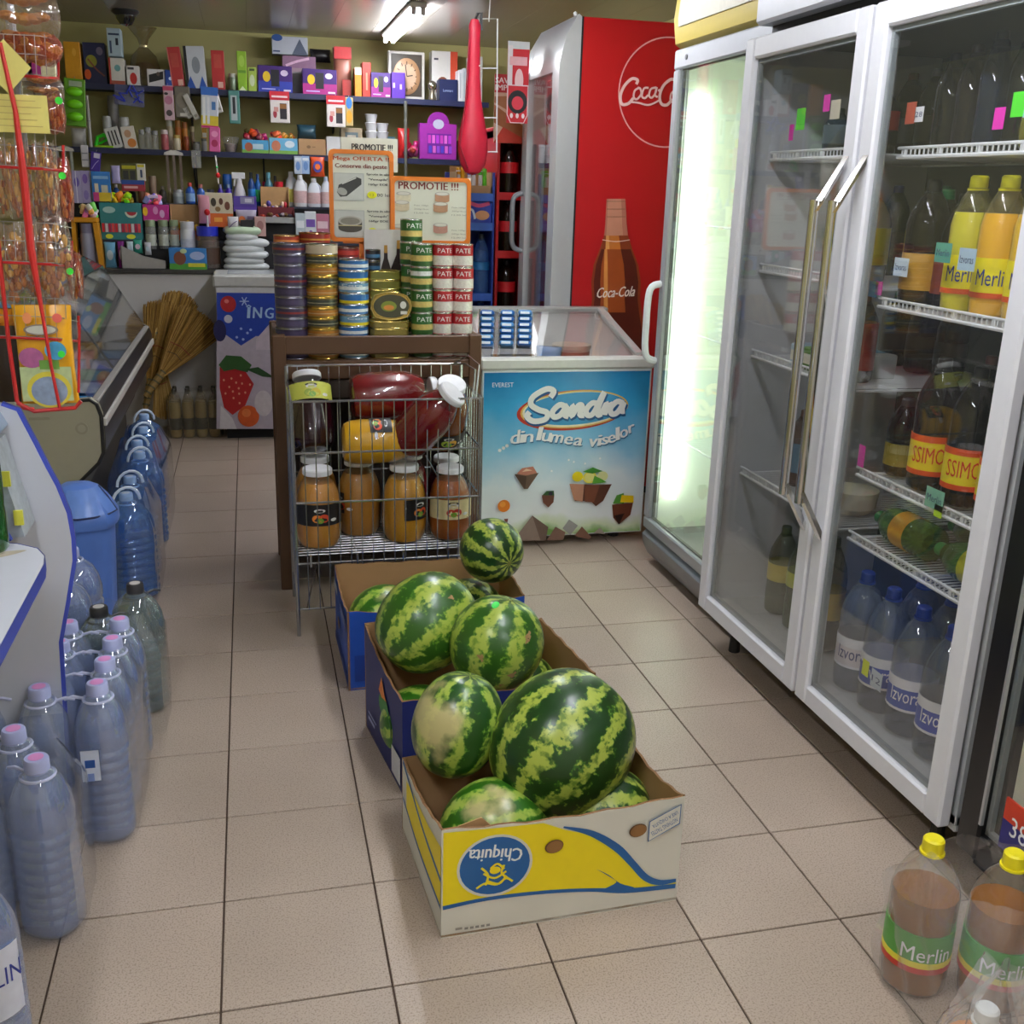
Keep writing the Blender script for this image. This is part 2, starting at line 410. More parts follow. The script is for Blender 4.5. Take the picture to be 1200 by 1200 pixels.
for y, z, h, wd, ht, tx in ((2.42, 1.74, 'b4513c', .04, .05, None), (2.385, 1.735, 'e6e6ea', .035, .035, '28'), (2.09, 1.71, 'e820b8', .035, .045, None), (2.035, 1.735, '4ee02a', .04, .05, None),
        (1.985, 1.735, '9cc4e0', .06, .055, '28'), (2.485, 1.31, '5a88a8', .04, .04, None), (2.46, 1.315, 'e820a8', .03, .035, None), (2.375, 1.375, 'cfe0ee', .06, .045, 'Izvoras'),
        (2.215, 1.42, '5fae98', .06, .045, 'Merlin'), (2.125, 1.41, 'b8d4e8', .06, .05, 'Izvoras'), (2.53, .90, 'dce8e4', .05, .04, 'Merlin'), (2.44, .87, 'ef28b4', .03, .06, None),
        (2.11, .845, '8ccab0', .07, .05, 'Merlin'), (2.09, .82, 'c8f020', .03, .03, None), (2.29, .31, 'e4f018', .03, .045, None), (2.235, .3, 'c4d0dc', .05, .05, '12'),
        (3.02, 1.72, 'ee28b8', .025, .045, None), (2.97, 1.755, '60e030', .05, .06, None), (2.83, 1.79, 'ee28b8', .035, .045, None), (2.78, 1.77, 'dcd4c0', .05, .05, None)):
    price_tag(dc, y, z, h, wd, ht, 1.588, tx)
# ---- bottles
def prof_bottle(r, h, neck=.014):
    return [(r*.80, 0), (r*.96, .008), (r, .03), (r, h*.30), (r*.97, h*.36), (r, h*.42), (r, h*.66), (r*.9, h*.75), (r*.62, h*.86), (neck*1.25, h*.94), (neck, h*.96), (neck, h)]
_bc = {}
def bottle(name, label, loc, r, h, body, liquid=None, lvl=.88, cap='e8e820', capr=.019, lab=None, labz=(.40, .64), group=None, rot=None, cat='bottle', ribs=0, neck=.014, text=None, textm='ffffff', labels=(), extra=None):
    t = thing(name, label, cat, loc, group=group, rot=rot)
    key = (r, h, body.name, liquid and liquid.name, lvl, cap, lab, labz, ribs, neck, text, str(labels))
    if key not in _bc:
        out = []
        pf = prof_bottle(r, h, neck)
        if ribs:
            pf = [(r*.80, 0), (r*.97, .008)]
            for i in range(ribs):
                z0 = .02+(h*.66-.02)*i/ribs; dz = (h*.66-.02)/ribs
                pf += [(r, z0+dz*.15), (r, z0+dz*.6), (r*.955, z0+dz*.85)]
            pf += [(r, h*.66), (r*.93, h*.73), (r*.70, h*.84), (neck*1.3, h*.93), (neck, h*.96), (neck, h)]
        b = MB(); b.lathe(pf, body, 20); out.append(('bottle_body', b.mesh('bottle_body')))
        if liquid:
            pl = [(max(q-.0025, .004), z+.002) for q, z in pf if z < h*lvl]
            b = MB(); b.lathe(pl, liquid, 16); out.append(('liquid', b.mesh('liquid')))
        b = MB(); cm = C(cap, .4); b.lathe([(capr*.98, h-.02), (capr, h-.016), (capr*.98, h+.004), (capr*.8, h+.008), (0, h+.008)], cm, 16)
        b.lathe([(capr*1.15, h-.026), (capr*1.15, h-.021)], cm, 16); out.append(('cap', b.mesh('cap')))
        if lab:
            b = MB(); b.lathe([(r*1.012, h*labz[0]), (r*1.012, h*labz[1])], C(lab, .4, spec=.6), 24)
            for (c_, f0, f1) in labels: b.lathe([(r*1.02, h*f0), (r*1.02, h*f1)], C(c_, .4), 24)
            me = b.mesh('label', recalc=True); out.append(('label', me))
        _bc[key] = out
    for nm, me in _bc[key]:
        o = link(nm, me, t)
        if nm == 'label' and text:
            zc = h*(labz[0]+labz[1])/2; p = Print((0, 0, zc), (1, 0, 0), (0, 0, 1))
            # wrap short lettering around the front of the label
            tw = r*1.5; vs, fs, x0, x1, y0, y1 = text_geo(text); hh = h*(labz[1]-labz[0])*.42; q = []
            a0 = (extra or 0)
            for x, y in vs:
                a = a0+((x-x0)/(x1-x0)-.5)*tw/r; q.append((r*1.03*math.sin(a), -r*1.03*math.cos(a), zc+((y-y0)/(y1-y0)-.5)*hh))
            mb = MB(); mb.add(q, fs, C(textm, .4)); part('label_print', mb, o, recalc=False, smooth=False)
    return t
CLR = glass('c8d6ee', .10, .04, 1.34, .3, 40, 'f2f6ff')
CLRB = glass('6f9be0', .22, .05, 1.36, .3, 40, 'cfe0ff')
WATER = glass('9fb4e0', .08, .02, 1.33, .2, 25, 'eaf1fc')
FX = -1.0
# yellow lemonades, top right shelf
for x, y, c, l in ((1.68, 2.245, 'd8cf2a', 'greenish yellow soda bottle with yellow cap, on the fridge shelf nearest the door seam'), (1.68, 2.135, 'f0b414', 'orange-yellow soda bottle with yellow cap on the second fridge shelf'),
                   (1.68, 2.02, 'eec020', 'yellow soda bottle half hidden by the right door frame, second shelf'), (1.79, 2.08, 'e8b818', 'yellow soda bottle in the back row of the second shelf')):
    bottle('soda_bottle', l, (x, y, 1.278), .052, .31, glass('f0e8a0', .08, .05, 1.35), C(c, .3, var=.04), .82, 'e6e322', .021, 'f2e21c', (.16, .44), 'soda bottles in the two-door fridge', text='Merlin', textm='2a3a90', labels=(('e05a20', .15, .19),), extra=-.8)
DK = glass('141010', .72, .03, 1.4); COLA = C('120b08', .12, var=.02)
k = 0
for (x, y, z, h, lb, cp, l) in ((1.66, 2.385, 1.278, .30, 'b98a2a', '1c1c1c', 'dark bottle with a gold label behind the white price tag'), (1.74, 2.44, 1.278, .28, '1e4a50', '186a38', 'dark bottle with green cap and teal label in the fridge'),
        (1.70, 2.31, 1.278, .27, '7a3020', '202020', 'dark bottle with brown label beside the yellow sodas'),
        (1.68, 2.27, .825, .33, 'f0d81c', '1c1c20', 'large cola bottle with yellow and red label, third shelf left'), (1.68, 2.13, .825, .33, 'eedc20', '242428', 'large cola bottle with yellow and red label, third shelf middle'),
        (1.68, 2.0, .825, .33, 'f0d81c', '1c1c20', 'large cola bottle with yellow label behind the right door frame'), (1.69, 2.41, .825, .20, '8a7a20', '202024', 'short dark cola bottle left on the third shelf'),
        (1.82, 2.2, .825, .33, 'c8a818', '1a6a38', 'cola bottle with green cap at the back of the third shelf'), (1.82, 2.07, .825, .33, 'c8a818', '1a6a38', 'cola bottle with green cap at the back right of the third shelf')):
    bottle('cola_bottle', l, (x, y, z), .055 if h > .25 else .045, h, DK, COLA, .8, cp, .018, lb, (.14, .44), 'cola bottles in the two-door fridge', text='SSIMO' if h == .33 else None, textm='d83020', labels=(('e0501a', .39, .44), ('e0501a', .13, .17)) if h == .33 else (), extra=-.8)
for y, x, h, c, l in ((2.40, 1.68, .22, '16161a', 'dark beer bottle at the left of the top right shelf'), (2.32, 1.68, .23, '1c1820', 'dark bottle second from the left on the top right shelf'), (2.24, 1.68, .25, '1a2438', 'navy drink bottle on the top right shelf'),
        (2.17, 1.7, .24, '1a1c22', 'black drink bottle in the middle of the top right shelf'), (2.08, 1.68, .16, '8a8430', 'squat olive bottle under the green price tag'), (2.0, 1.68, .17, 'a08038', 'squat amber bottle under the blue price card')):
    bottle('glass_bottle', l, (x, y, 1.65), .036, h, glass(c, .8, .03, 1.45), None, .8, c, .015, None, group='bottles on the top fridge shelf')
GRN = glass('2c6a28', .6, .05, 1.4)
for x, y, l in ((1.69, 1.90, 'green soda bottle lying on its side on the fourth shelf'), (1.69, 2.215, 'second green bottle lying end to end on the fourth shelf'), (1.82, 2.03, 'green bottle lying behind the first on the fourth shelf'), (1.82, 1.86, 'green bottle hidden at the back of the fourth shelf')):
    bottle('soda_bottle', l, (x, y, .632+.052 if x < 1.8 else .70), .05, .29 if y < 2.2 else .25, GRN, None, .8, '1f7a3a', .018, 'b8b020' if y < 2.2 else 'd09020', (.3, .55), 'green soda bottles lying down', rot=(-math.pi/2, 0, 0))
k = 0
for (z, hh, ys), sn in zip(((1.645, .24, (1.93, 2.05, 2.17, 2.29, 2.41)), (1.278, .28, (1.95, 2.3, 2.42)), (.825, .30, (1.93, 2.33, 2.44)), (1.645, .24, (2.62, 2.74, 2.86, 2.98)), (1.305, .26, (2.62, 2.75, 2.98)), (1.035, .22, (2.62, 2.76, 2.9))), ('top right', 'second right', 'third right', 'top left', 'second left', 'third left')):
    for iy, y in enumerate(ys):
        c_ = ('1a1614', '16201a', '241a14', '181c28')[k % 4]; k += 1
        bottle('dark_bottle', ('dark bottle', 'dark green-capped bottle', 'dark blue-capped bottle', 'dark red-capped bottle')[k % 4]+f' in the rear row of the {sn} shelf, {("first", "second", "third", "fourth", "fifth")[iy]} from the right', (1.95, y, z+.006), .045, hh, glass(c_, .85, .04, 1.4), None, .8, ('1c1c20', '1a5a30', '202a70', '6a1a1a')[k % 4], .016, ('3a2c18', '2a3038')[k % 2], (.2, .5), 'dark bottles in the rear rows')
for i, (y, l) in enumerate(((2.455, 'big mineral water bottle with blue cap, far left on the fridge floor'), (2.325, 'big mineral water bottle with yellow sticker on the fridge floor'), (2.19, 'big mineral water bottle, third from the left on the fridge floor'), (2.06, 'big mineral water bottle behind the right door frame'))):
    bottle('water_bottle', l, (1.67+.02*i*0, y, .168), .062, .35, glass('b8c8da', .14, .03, 1.6, .1), WATER, .9, '203c98', .02, ('d8d0d4', '2c4fb0', '2c4fb0', '2a48b4')[i], (.22, .48), 'mineral water bottles on the fridge floor', text='Izvoras', textm='203070' if i == 0 else 'f4f4f8', labels=(('e4e4ea', .40, .48), ('e4e4ea', .22, .24)), extra=-.8)
for i, y in enumerate((2.39, 2.26, 2.12)):
    bottle('water_bottle', ('far left', 'middle', 'right')[i]+' mineral water bottle in the back row of the fridge floor', (1.81, y, .168), .062, .35, glass('b8c8da', .14, .03, 1.6, .1), WATER, .9, '203c98', .02, None, group='mineral water bottles on the fridge floor')
# left door contents
bx = MB(); bx.box(-.1, -.11, 0, .1, .11, .13, C('a8542c', .6), .004)
for x, y, z, h, r, c, lb, lz, l in ((1.70, 2.72, 1.31, .25, .06, 'c8bc9c', 'dccb28', (.2, .6), 'clear jug with yellow label on the second shelf of the left door'), (1.70, 2.86, 1.31, .22, .05, 'b8b8b0', 'c8a030', (.3, .6), 'pale bottle with amber label on the second shelf of the left door'),
        (1.68, 2.66, 1.035, .24, .045, '5a2020', 'c03020', (.15, .7), 'row bottle with red and white label behind the chrome handles'), (1.70, 2.78, 1.035, .23, .05, '2a2e22', '3a4a30', (.2, .5), 'dark green bottle beside the red labelled one'),
        (1.68, 2.80, 1.65, .12, .035, '485a70', 'a8b8c8', (.3, .7), 'small blue-grey cup on the top left shelf'), (1.68, 2.68, 1.65, .16, .04, '382018', 'c03828', (.4, .7), 'small bottle with red label on the top left shelf'),
        (1.70, 2.95, 1.65, .13, .04, '4a5a5c', '6a7a80', (.3, .7), 'grey carafe at the left of the top left shelf'),
        (1.72, 2.72, .17, .36, .05, '2c3a20', 'd8b428', (.3, .55), 'dark bottle with yellow label on the floor behind the left door'), (1.72, 2.88, .17, .33, .055, '1e4a24', 'b8c020', (.45, .6), 'green bottle with yellow sticker on the floor behind the left door'),
        (1.72, 3.02, .17, .30, .05, '3a4a2c', 'c8b440', (.4, .6), 'olive bottle at the far left behind the left door'),
        (1.72, 2.82, .635, .22, .05, '8a6a3a', 'c0a060', (.2, .6), 'amber bottle on the lower shelf of the left door'), (1.72, 2.98, .635, .24, .05, '7a5a4a', '6a88a0', (.2, .6), 'brown bottle at the left of the lower shelf')):
    bottle('drink_bottle', l, (x, y, z), r, h, glass(c, .55, .04, 1.4), None, .8, c, .017, lb, lz, 'bottles behind the left fridge door')
for i, (y, c, l) in enumerate(((2.70, 'c8cfd0', 'white'), (2.76, '4a90b0', 'blue'), (2.84, '5a8a40', 'green'), (2.92, 'b0c8d8', 'pale blue'))):
    b = MB(); b.box(-.10, -.025, 0, .10, .025, .07, C(c, .5), .004); b.box(-.1005, -.02, .02, -.1, .02, .05, C('e8e4d0', .5))
    single('food_carton', b, l+' food packet standing on the third shelf behind the left door', 'packet', (1.72, y, 1.035 if i != 2 else 1.036), group='packets behind the left fridge door')
b = MB(); b.lathe([(.05, 0), (.07, .02), (.075, .07), (.05, .075), (0, .075)], C('d8d4c0', .4), 18); single('food_tub', b, 'pale plastic tub on the lower shelf behind the left door', 'tub', (1.72, 2.66, .64))
# ---- lit cooler
AN = 0.
lc = thing('lit_refrigerator', 'brightly lit single-door glass fridge with grey frame and curved plinth', 'fridge', (1.60, 3.225, 0), -AN)
# local frame: +y runs along the front (away), +x goes into the cabinet
FG = C('a9abb0', .35, .3, var=.04); Wd = .80; IN = C('f2f8ec', .5, var=.01)
b = MB(); b.box(.04, 0, .1, .62, .03, 2.05, FG); b.box(.04, Wd-.03, .1, .62, Wd, 2.05, FG); b.box(.59, 0, .1, .62, Wd, 2.05, FG); b.box(.04, 0, 2.03, .62, Wd, 2.05, FG); b.box(.04, 0, .1, .62, Wd, .14, FG)
part('cabinet', b, lc)
b = MB(); b.box(.05, .03, .14, .59, .036, 2.03, IN); b.box(.05, Wd-.036, .14, .59, Wd-.03, 2.03, IN); b.box(.582, .03, .14, .589, Wd-.03, 2.03, IN); b.box(.05, .03, .14, .59, Wd-.03, .146, IN); part('liner', b, lc, label='white inner lining')
b = MB(); cs = [(.04*0+.0, .0)]
pl = [(.03, .16), (.0, .13), (.005, .09), (.03, .04), (.08, .012), (.3, .0), (.6, .0), (.6, .16)]
b.prism(pl, (0, 0, 0), (1, 0, 0), (0, 0, 1), (0, Wd, 0), C('8d8f94', .35, .4)); part('curved_plinth', b, lc)
hd = [(.03, 2.055), (.0, 2.075), (-.012, 2.16), (.0, 2.28), (.05, 2.38), (.6, 2.38), (.6, 2.055)]
b = MB(); b.prism(hd, (0, 0, 0), (1, 0, 0), (0, 0, 1), (0, Wd, 0), C('b4a040', .4, var=.05)); hh_ = part('canopy', b, lc, label='yellow and white canopy')
b = MB(); b.prism([(-.013, 2.13), (-.016, 2.16), (-.006, 2.28), (.044, 2.375), (.046, 2.37), (-.002, 2.275), (-.011, 2.16), (-.009, 2.13)], (0, .05, 0), (1, 0, 0), (0, 0, 1), (0, Wd-.10, 0), C('c2beae', .4)); part('canopy_stripe', b, hh_)
b = MB()
for z0, z1 in ((.16, .21), (1.985, 2.055)): b.box(0, 0, z0, .04, Wd, z1, FG, .006)
for y0 in (0, Wd-.05): b.box(0, y0, .21, .04, y0+.05, 1.985, FG, .006)
dd = part('door', b, lc)
b = MB(); b.box(.012, .05, .21, .016, Wd-.05, 1.985, GL); part('glass_pane', b, dd)
b = MB()
for y0 in (.05, Wd-.056): b.box(.018, y0, .21, .03, y0+.006, 1.985, C('2a2c2e', .5))
for z0 in (.21, 1.979): b.box(.018, .05, z0, .03, Wd-.05, z0+.006, C('2a2c2e', .5))
part('gasket', b, dd)
b = MB(); b.tube(smoothline([(0, Wd-.02, 1.19), (-.045, Wd-.02, 1.165), (-.052, Wd-.02, 1.03), (-.045, Wd-.02, .905), (0, Wd-.02, .88)], 5), .014, C('dfe2e6', .35), 10); part('handle', b, dd)
b = MB(); b.cyl((-.003, Wd-.12, 2.02), (.0, Wd-.12, 2.02), .01, C('4a4a4e', .4), 10); part('lock', b, dd)
for z in (.22, .42, .74, 1.1, 1.4):
    for y in (Wd-.10, Wd-.26):
        b = MB(); b.box(.55, y-.012, z, .58, y+.012, z+.03, C('5a5a58', .4)); part('shelf_clip', b, lc)
b = MB(); b.box(.56, Wd-.32, 1.70, .58, Wd-.14, 1.77, C('2e3230', .4), .004); th_ = part('thermometer', b, lc)
b = MB(); b.box(.555, Wd-.28, 1.715, .561, Wd-.18, 1.755, C('a8b0a0', .4)); part('thermometer_window', b, th_)
b = MB(); b.cyl((.10, Wd-.07, .3), (.10, Wd-.07, 1.9), .013, C('ecffe8', .4, emit=13, var=0), 10); part('light_tube', b, lc, label='glowing vertical tube')
b = MB(); b.cyl((.10, .07, .3), (.10, .07, 1.9), .013, C('ecffe8', .4, emit=13, var=0), 10); part('light_tube', b, lc, label='glowing vertical tube')
for z in (.55, 1.0, 1.42):
    b = MB()
    for i in range(22): b.cyl((.12, .05+i*.0165*1.95, z), (.56, .05+i*.0165*1.95, z), .002, C('eef2ee', .4), 4)
    for x in (.12, .56): b.cyl((x, .04, z), (x, Wd-.04, z), .004, C('eef2ee', .4), 6)
    part('wire_shelf', b, lc)
def lit(yl, xl, z, mb, name, label, cat):
    M = Matrix.Translation((1.60, 3.225, 0)) @ Matrix.Rotation(-AN, 4, 'Z') @ Vector((xl, yl, z))
    return single(name, mb, label, cat, tuple(M), math.pi/2*0-AN)
for yl, z, h, c, l in ((.27, 1.425, .22, 'd89a20', 'yellow and orange snack pack on the top shelf of the lit fridge'), (.13, 1.425, .2, 'c8b060', 'tan snack pack in the lit fridge'), (.17, .56, .2, 'c8b838', 'yellow pack low in the lit fridge'), (.30, .15, .22, 'c0b050', 'olive carton on the floor of the lit fridge'), (.16, .15, .2, '9a6a40', 'brown carton on the floor of the lit fridge'), (.2, 1.005, .17, 'd8d8c8', 'cream carton on the middle shelf of the lit fridge')):
    b = MB(); b.box(-.06, -.06, 0, .06, .06, h, C(c, .4), .01); b.box(-.0605, -.055, h*.45, -.06, .055, h*.65, C('e8e4d8', .4)); lit(yl, .3, z, b, 'food_pack', l, 'packet')
# ---- black fridge, right edge of the picture
bf = thing('black_refrigerator', 'black-framed glass fridge at the right edge of the row', 'fridge', (1.9, 1.25, 0)); BK = C('141416', .3, var=.05); 
b = MB(); b.box(1.56, .70, .08, 2.2, .74, 2.1, BK); b.box(1.56, 1.68, .08, 2.2, 1.74, 2.1, BK); b.box(2.16, .7, .08, 2.2, 1.74, 2.1, C('30342f', .5)); b.box(1.56, .7, .08, 2.2, 1.74, .16, BK); b.box(1.56, .7, 2.0, 2.2, 1.74, 2.1, BK)
wpart('cabinet', b, bf)
b = MB(); b.box(1.6, .72, 0, 2.18, 1.72, .08, C('0c0c0c', .7)); wpart('base', b, bf)
d = door_at(bf, .72, 1.765, .12, 2.05, 1.52, .07, .04, BK)
b = MB(); b.box(1.512, 1.685, .22, 1.52, 1.692, 1.95, ALU); part('trim_strip', b, d, tuple(bf.location), 'thin silver trim strip')
b = MB(); b.box(1.56, 1.58, .2, 1.6, 1.66, 1.95, C('d8d8c4', .5)); wpart('inner_post', b, bf)
p = Print((1.512, 1.60, .25), (0, -1, 0), (0, 0, 1)); b = MB(); b.box(1.508, 1.46, .215, 1.5125, 1.62, .335, C('b8301c', .4)); s_ = wpart('price_sticker', b, bf)
p = Print((1.508, 1.54, .275), (0, -1, 0), (0, 0, 1)); p.rect(-.08, -.06, .05, .01, C('2c2870')); p.rect(-.08, .01, .08, .06, C('c4381c')); p.ell(.05, .04, .025, .012, C('e8982c')); p.text('38', -.03, .005, .05, .045, C('f0f0f0')); p.text('00', .035, -.02, .03, .022, C('e8d8d0')); p.rect(-.04, -.05, -.005, -.035, C('c8ccf0'))
prt('sticker_print', p, s_, tuple(bf.location))
for i, z in enumerate((.55, .95, 1.35, 1.7)): wire_shelf(.78, 1.56, 1.64, 2.14, z, bf)
for i, (z, c) in enumerate(((.17, '203a6a'), (.56, '40281c'), (.96, '1c4a2a'), (1.36, '602020'))):
    bottle('drink_bottle', ('navy', 'brown', 'green', 'maroon')[i]+' bottle inside the black-framed fridge', (1.75, 1.46, z), .045, .27, glass(c, .7, .04, 1.4), None, .8, c, .016, 'b8b8b0', (.3, .6), 'bottles in the black fridge')
# ---- shrink-wrapped apple juice bottles, bottom right
TEA = glass('9a5c1c', .78, .06, 1.3, 0, 30, 'd8a868')
cp = [onz(1095, 983, .335), onz(1190, 1000, .335)]
for i, (x, y, l) in enumerate(((cp[0].x, cp[0].y, 'brown juice bottle with yellow cap at the left of the wrapped pack'), (cp[1].x, cp[1].y, 'brown juice bottle with yellow cap at the right of the wrapped pack'))):
    bottle('juice_bottle', l, (x, y, 0), .066, .33, glass('d8c8a8', .1, .05, 1.38), TEA, .72, 'f0e020', .021, '4f9a3c', (.22, .46), 'wrapped brown juice bottles', text='Merlin', textm='f0f0f4', labels=(('c83828', .2, .24), ('e8d838', .24, .28)), extra=-.35)
bottle('juice_bottle', 'orange juice bottle with white cap in a clear bag, bottom right corner', (1.16, 1.20, 0), .062, .225, glass('f0e0c8', .12, .05, 1.38), C('e08a34', .3), .75, 'eef0f0', .02, None, group=None)
b = MB()
wx0, wx1, wy0, wy1 = cp[0].x-.074, cp[1].x+.074, min(cp[0].y, cp[1].y)-.20, max(cp[0].y, cp[1].y)+.07
rnd = random.Random(3)
def wrapf(u, v):
    a = u*2*math.pi; ca, sa = math.cos(a), math.sin(a); k = 1/max(abs(ca), abs(sa))**.8
    zz = v*.32; s_ = 1 if v < .7 else 1-(v-.7)*1.1
    x = (wx0+wx1)/2+(wx1-wx0)/2*ca*k*s_*.96+.006*math.sin(9*a+v*11); y = (wy0+wy1)/2+(wy1-wy0)/2*sa*k*s_*.96+.006*math.sin(7*a-v*13)
    return (x, y, zz+.004+(.012*math.sin(5*a) if v > .85 else 0))
WRAP = glass('e8ecf6', .10, .10, 1.5, .45, 16)
b.grid(wrapf, 72, 16, WRAP, True); single('shrink_wrap', b, 'torn clear shrink wrap around the brown juice bottles', 'wrap', recalc=True)
b = MB()
def bagf(u, v):
    a = u*2*math.pi; r = .085*(1-.72*max(0, (v-.45)/.55)**.8)+.012*math.sin(6*a+v*9)*(.4+v)
    return (1.16+r*math.cos(a)+.02*v, 1.20+r*math.sin(a), .003+v*.30+.012*math.sin(4*a)*v)
b.grid(bagf, 56, 16, glass('f0f2f8', .16, .12, 1.6, .8, 22), True); single('plastic_bag', b, 'crumpled clear plastic bag around the orange juice bottle', 'bag')
# ================================================================ watermelons and their boxes
def melon_mat(name, seed, dark='1f4a18', mid='4c7a22', light='a9b84a', nst=9, scar=0., wob=1.0):
    m, nt, b = NT(name); L = nt.links; N = nt.nodes.new
    tc = N('ShaderNodeTexCoord'); sp = N('ShaderNodeSeparateXYZ'); L.new(tc.outputs['Object'], sp.inputs[0])
    at = N('ShaderNodeMath'); at.operation = 'ARCTAN2'; L.new(sp.outputs[0], at.inputs[0]); L.new(sp.outputs[1], at.inputs[1])
    def noise(sc, det=3):
        mp = N('ShaderNodeMapping'); mp.inputs['Location'].default_value = (seed, seed*1.7, 0); L.new(tc.outputs['Object'], mp.inputs[0])
        z = N('ShaderNodeTexNoise'); z.inputs['Scale'].default_value = sc; z.inputs['Detail'].default_value = det; L.new(mp.outputs[0], z.inputs['Vector']); return z
    def mth(op, a, b_=None, v=None):
        q = N('ShaderNodeMath'); q.operation = op
        L.new(a, q.inputs[0])
        if b_ is not None: L.new(b_, q.inputs[1])
        elif v is not None: q.inputs[1].default_value = v
        return q.outputs[0]
    n1, n2, n3 = noise(26, 4), noise(75, 4), noise(8, 2)
    a = mth('MULTIPLY', at.outputs[0], v=float(nst))
    d1 = mth('MULTIPLY', mth('SUBTRACT', n1.outputs[0], v=.5), v=5.2*wob); d3 = mth('MULTIPLY', mth('SUBTRACT', n3.outputs[0], v=.5), v=2.2)
    s = mth('SINE', mth('ADD', mth('ADD', a, d1), d3))
    s = mth('ADD', s, mth('MULTIPLY', mth('SUBTRACT', n2.outputs[0], v=.5), v=4.2))
    cr = N('ShaderNodeValToRGB'); e = cr.color_ramp.elements
    e[0].position = .0; e[0].color = lin(dark)+[1]; e[1].position = 1; e[1].color = lin(light)+[1]
    x = cr.color_ramp.elements.new(.52); x.color = lin(mid)+[1]; x = cr.color_ramp.elements.new(.66); x.color = lin(light)+[1]; x = cr.color_ramp.elements.new(.40); x.color = lin(dark)+[1]
    mr = N('ShaderNodeMapRange'); mr.inputs[1].default_value = -1.6; mr.inputs[2].default_value = 1.6; L.new(s, mr.inputs[0]); L.new(mr.outputs[0], cr.inputs[0])
    n5 = noise(48, 5); mb_ = N('ShaderNodeMapRange'); mb_.inputs[1].default_value = .50; mb_.inputs[2].default_value = .62; mb_.inputs[4].default_value = .75; L.new(n5.outputs[0], mb_.inputs[0])
    c2_ = N('ShaderNodeValToRGB'); c2_.color_ramp.elements[0].color = lin(dark)+[1]; c2_.color_ramp.elements[1].color = lin(mid)+[1]; c2_.color_ramp.elements[0].position = .45; c2_.color_ramp.elements[1].position = .8; L.new(mr.outputs[0], c2_.inputs[0])
    m9 = N('ShaderNodeMix'); m9.data_type = 'RGBA'; L.new(mb_.outputs[0], m9.inputs[0]); L.new(cr.outputs[0], m9.inputs[6]); L.new(c2_.outputs[0], m9.inputs[7]); out = m9.outputs[2]
    # pale belly spot the fruit lay on
    n4 = noise(11, 4); mx = N('ShaderNodeMix'); mx.data_type = 'RGBA'; mx.inputs[7].default_value = lin('c9bd84')+[1]
    dt = N('ShaderNodeVectorMath'); dt.operation = 'DOT_PRODUCT'; dt.inputs[1].default_value = (-.83, -.55, .1) ; L.new(tc.outputs['Object'], dt.inputs[0])
    q = mth('ADD', mth('MULTIPLY', dt.outputs['Value'], v=9.0), mth('MULTIPLY', n4.outputs[0], v=1.2))
    m2 = N('ShaderNodeMapRange'); m2.inputs[1].default_value = 1.62-scar*.3; m2.inputs[2].default_value = 1.85-scar*.3; L.new(q, m2.inputs[0]); m2.inputs[4].default_value = .85 if scar else 0
    L.new(m2.outputs[0], mx.inputs[0]); L.new(out, mx.inputs[6]); out = mx.outputs[2]
    L.new(out, b.inputs['Base Color']); b.inputs['Roughness'].default_value = .3; b.inputs['Coat Weight'].default_value = .25; b.inputs['Coat Roughness'].default_value = .25
    return m
MM = [melon_mat('melon_rind_dark', 3.1, '173c12', '3c6d1c', 'a8b64c', 10), melon_mat('melon_rind_pale', 11.3, '2c5a18', '5d8c28', 'a9bb4e', 8, wob=.8), melon_mat('melon_rind_spotted', 19.7, '1f4c18', '4f8226', 'a5b950', 8, scar=1.), melon_mat('melon_rind_bright', 27.1, '2f6a18', '5f9a2a', 'a8c050', 10, wob=.7, scar=.35)]
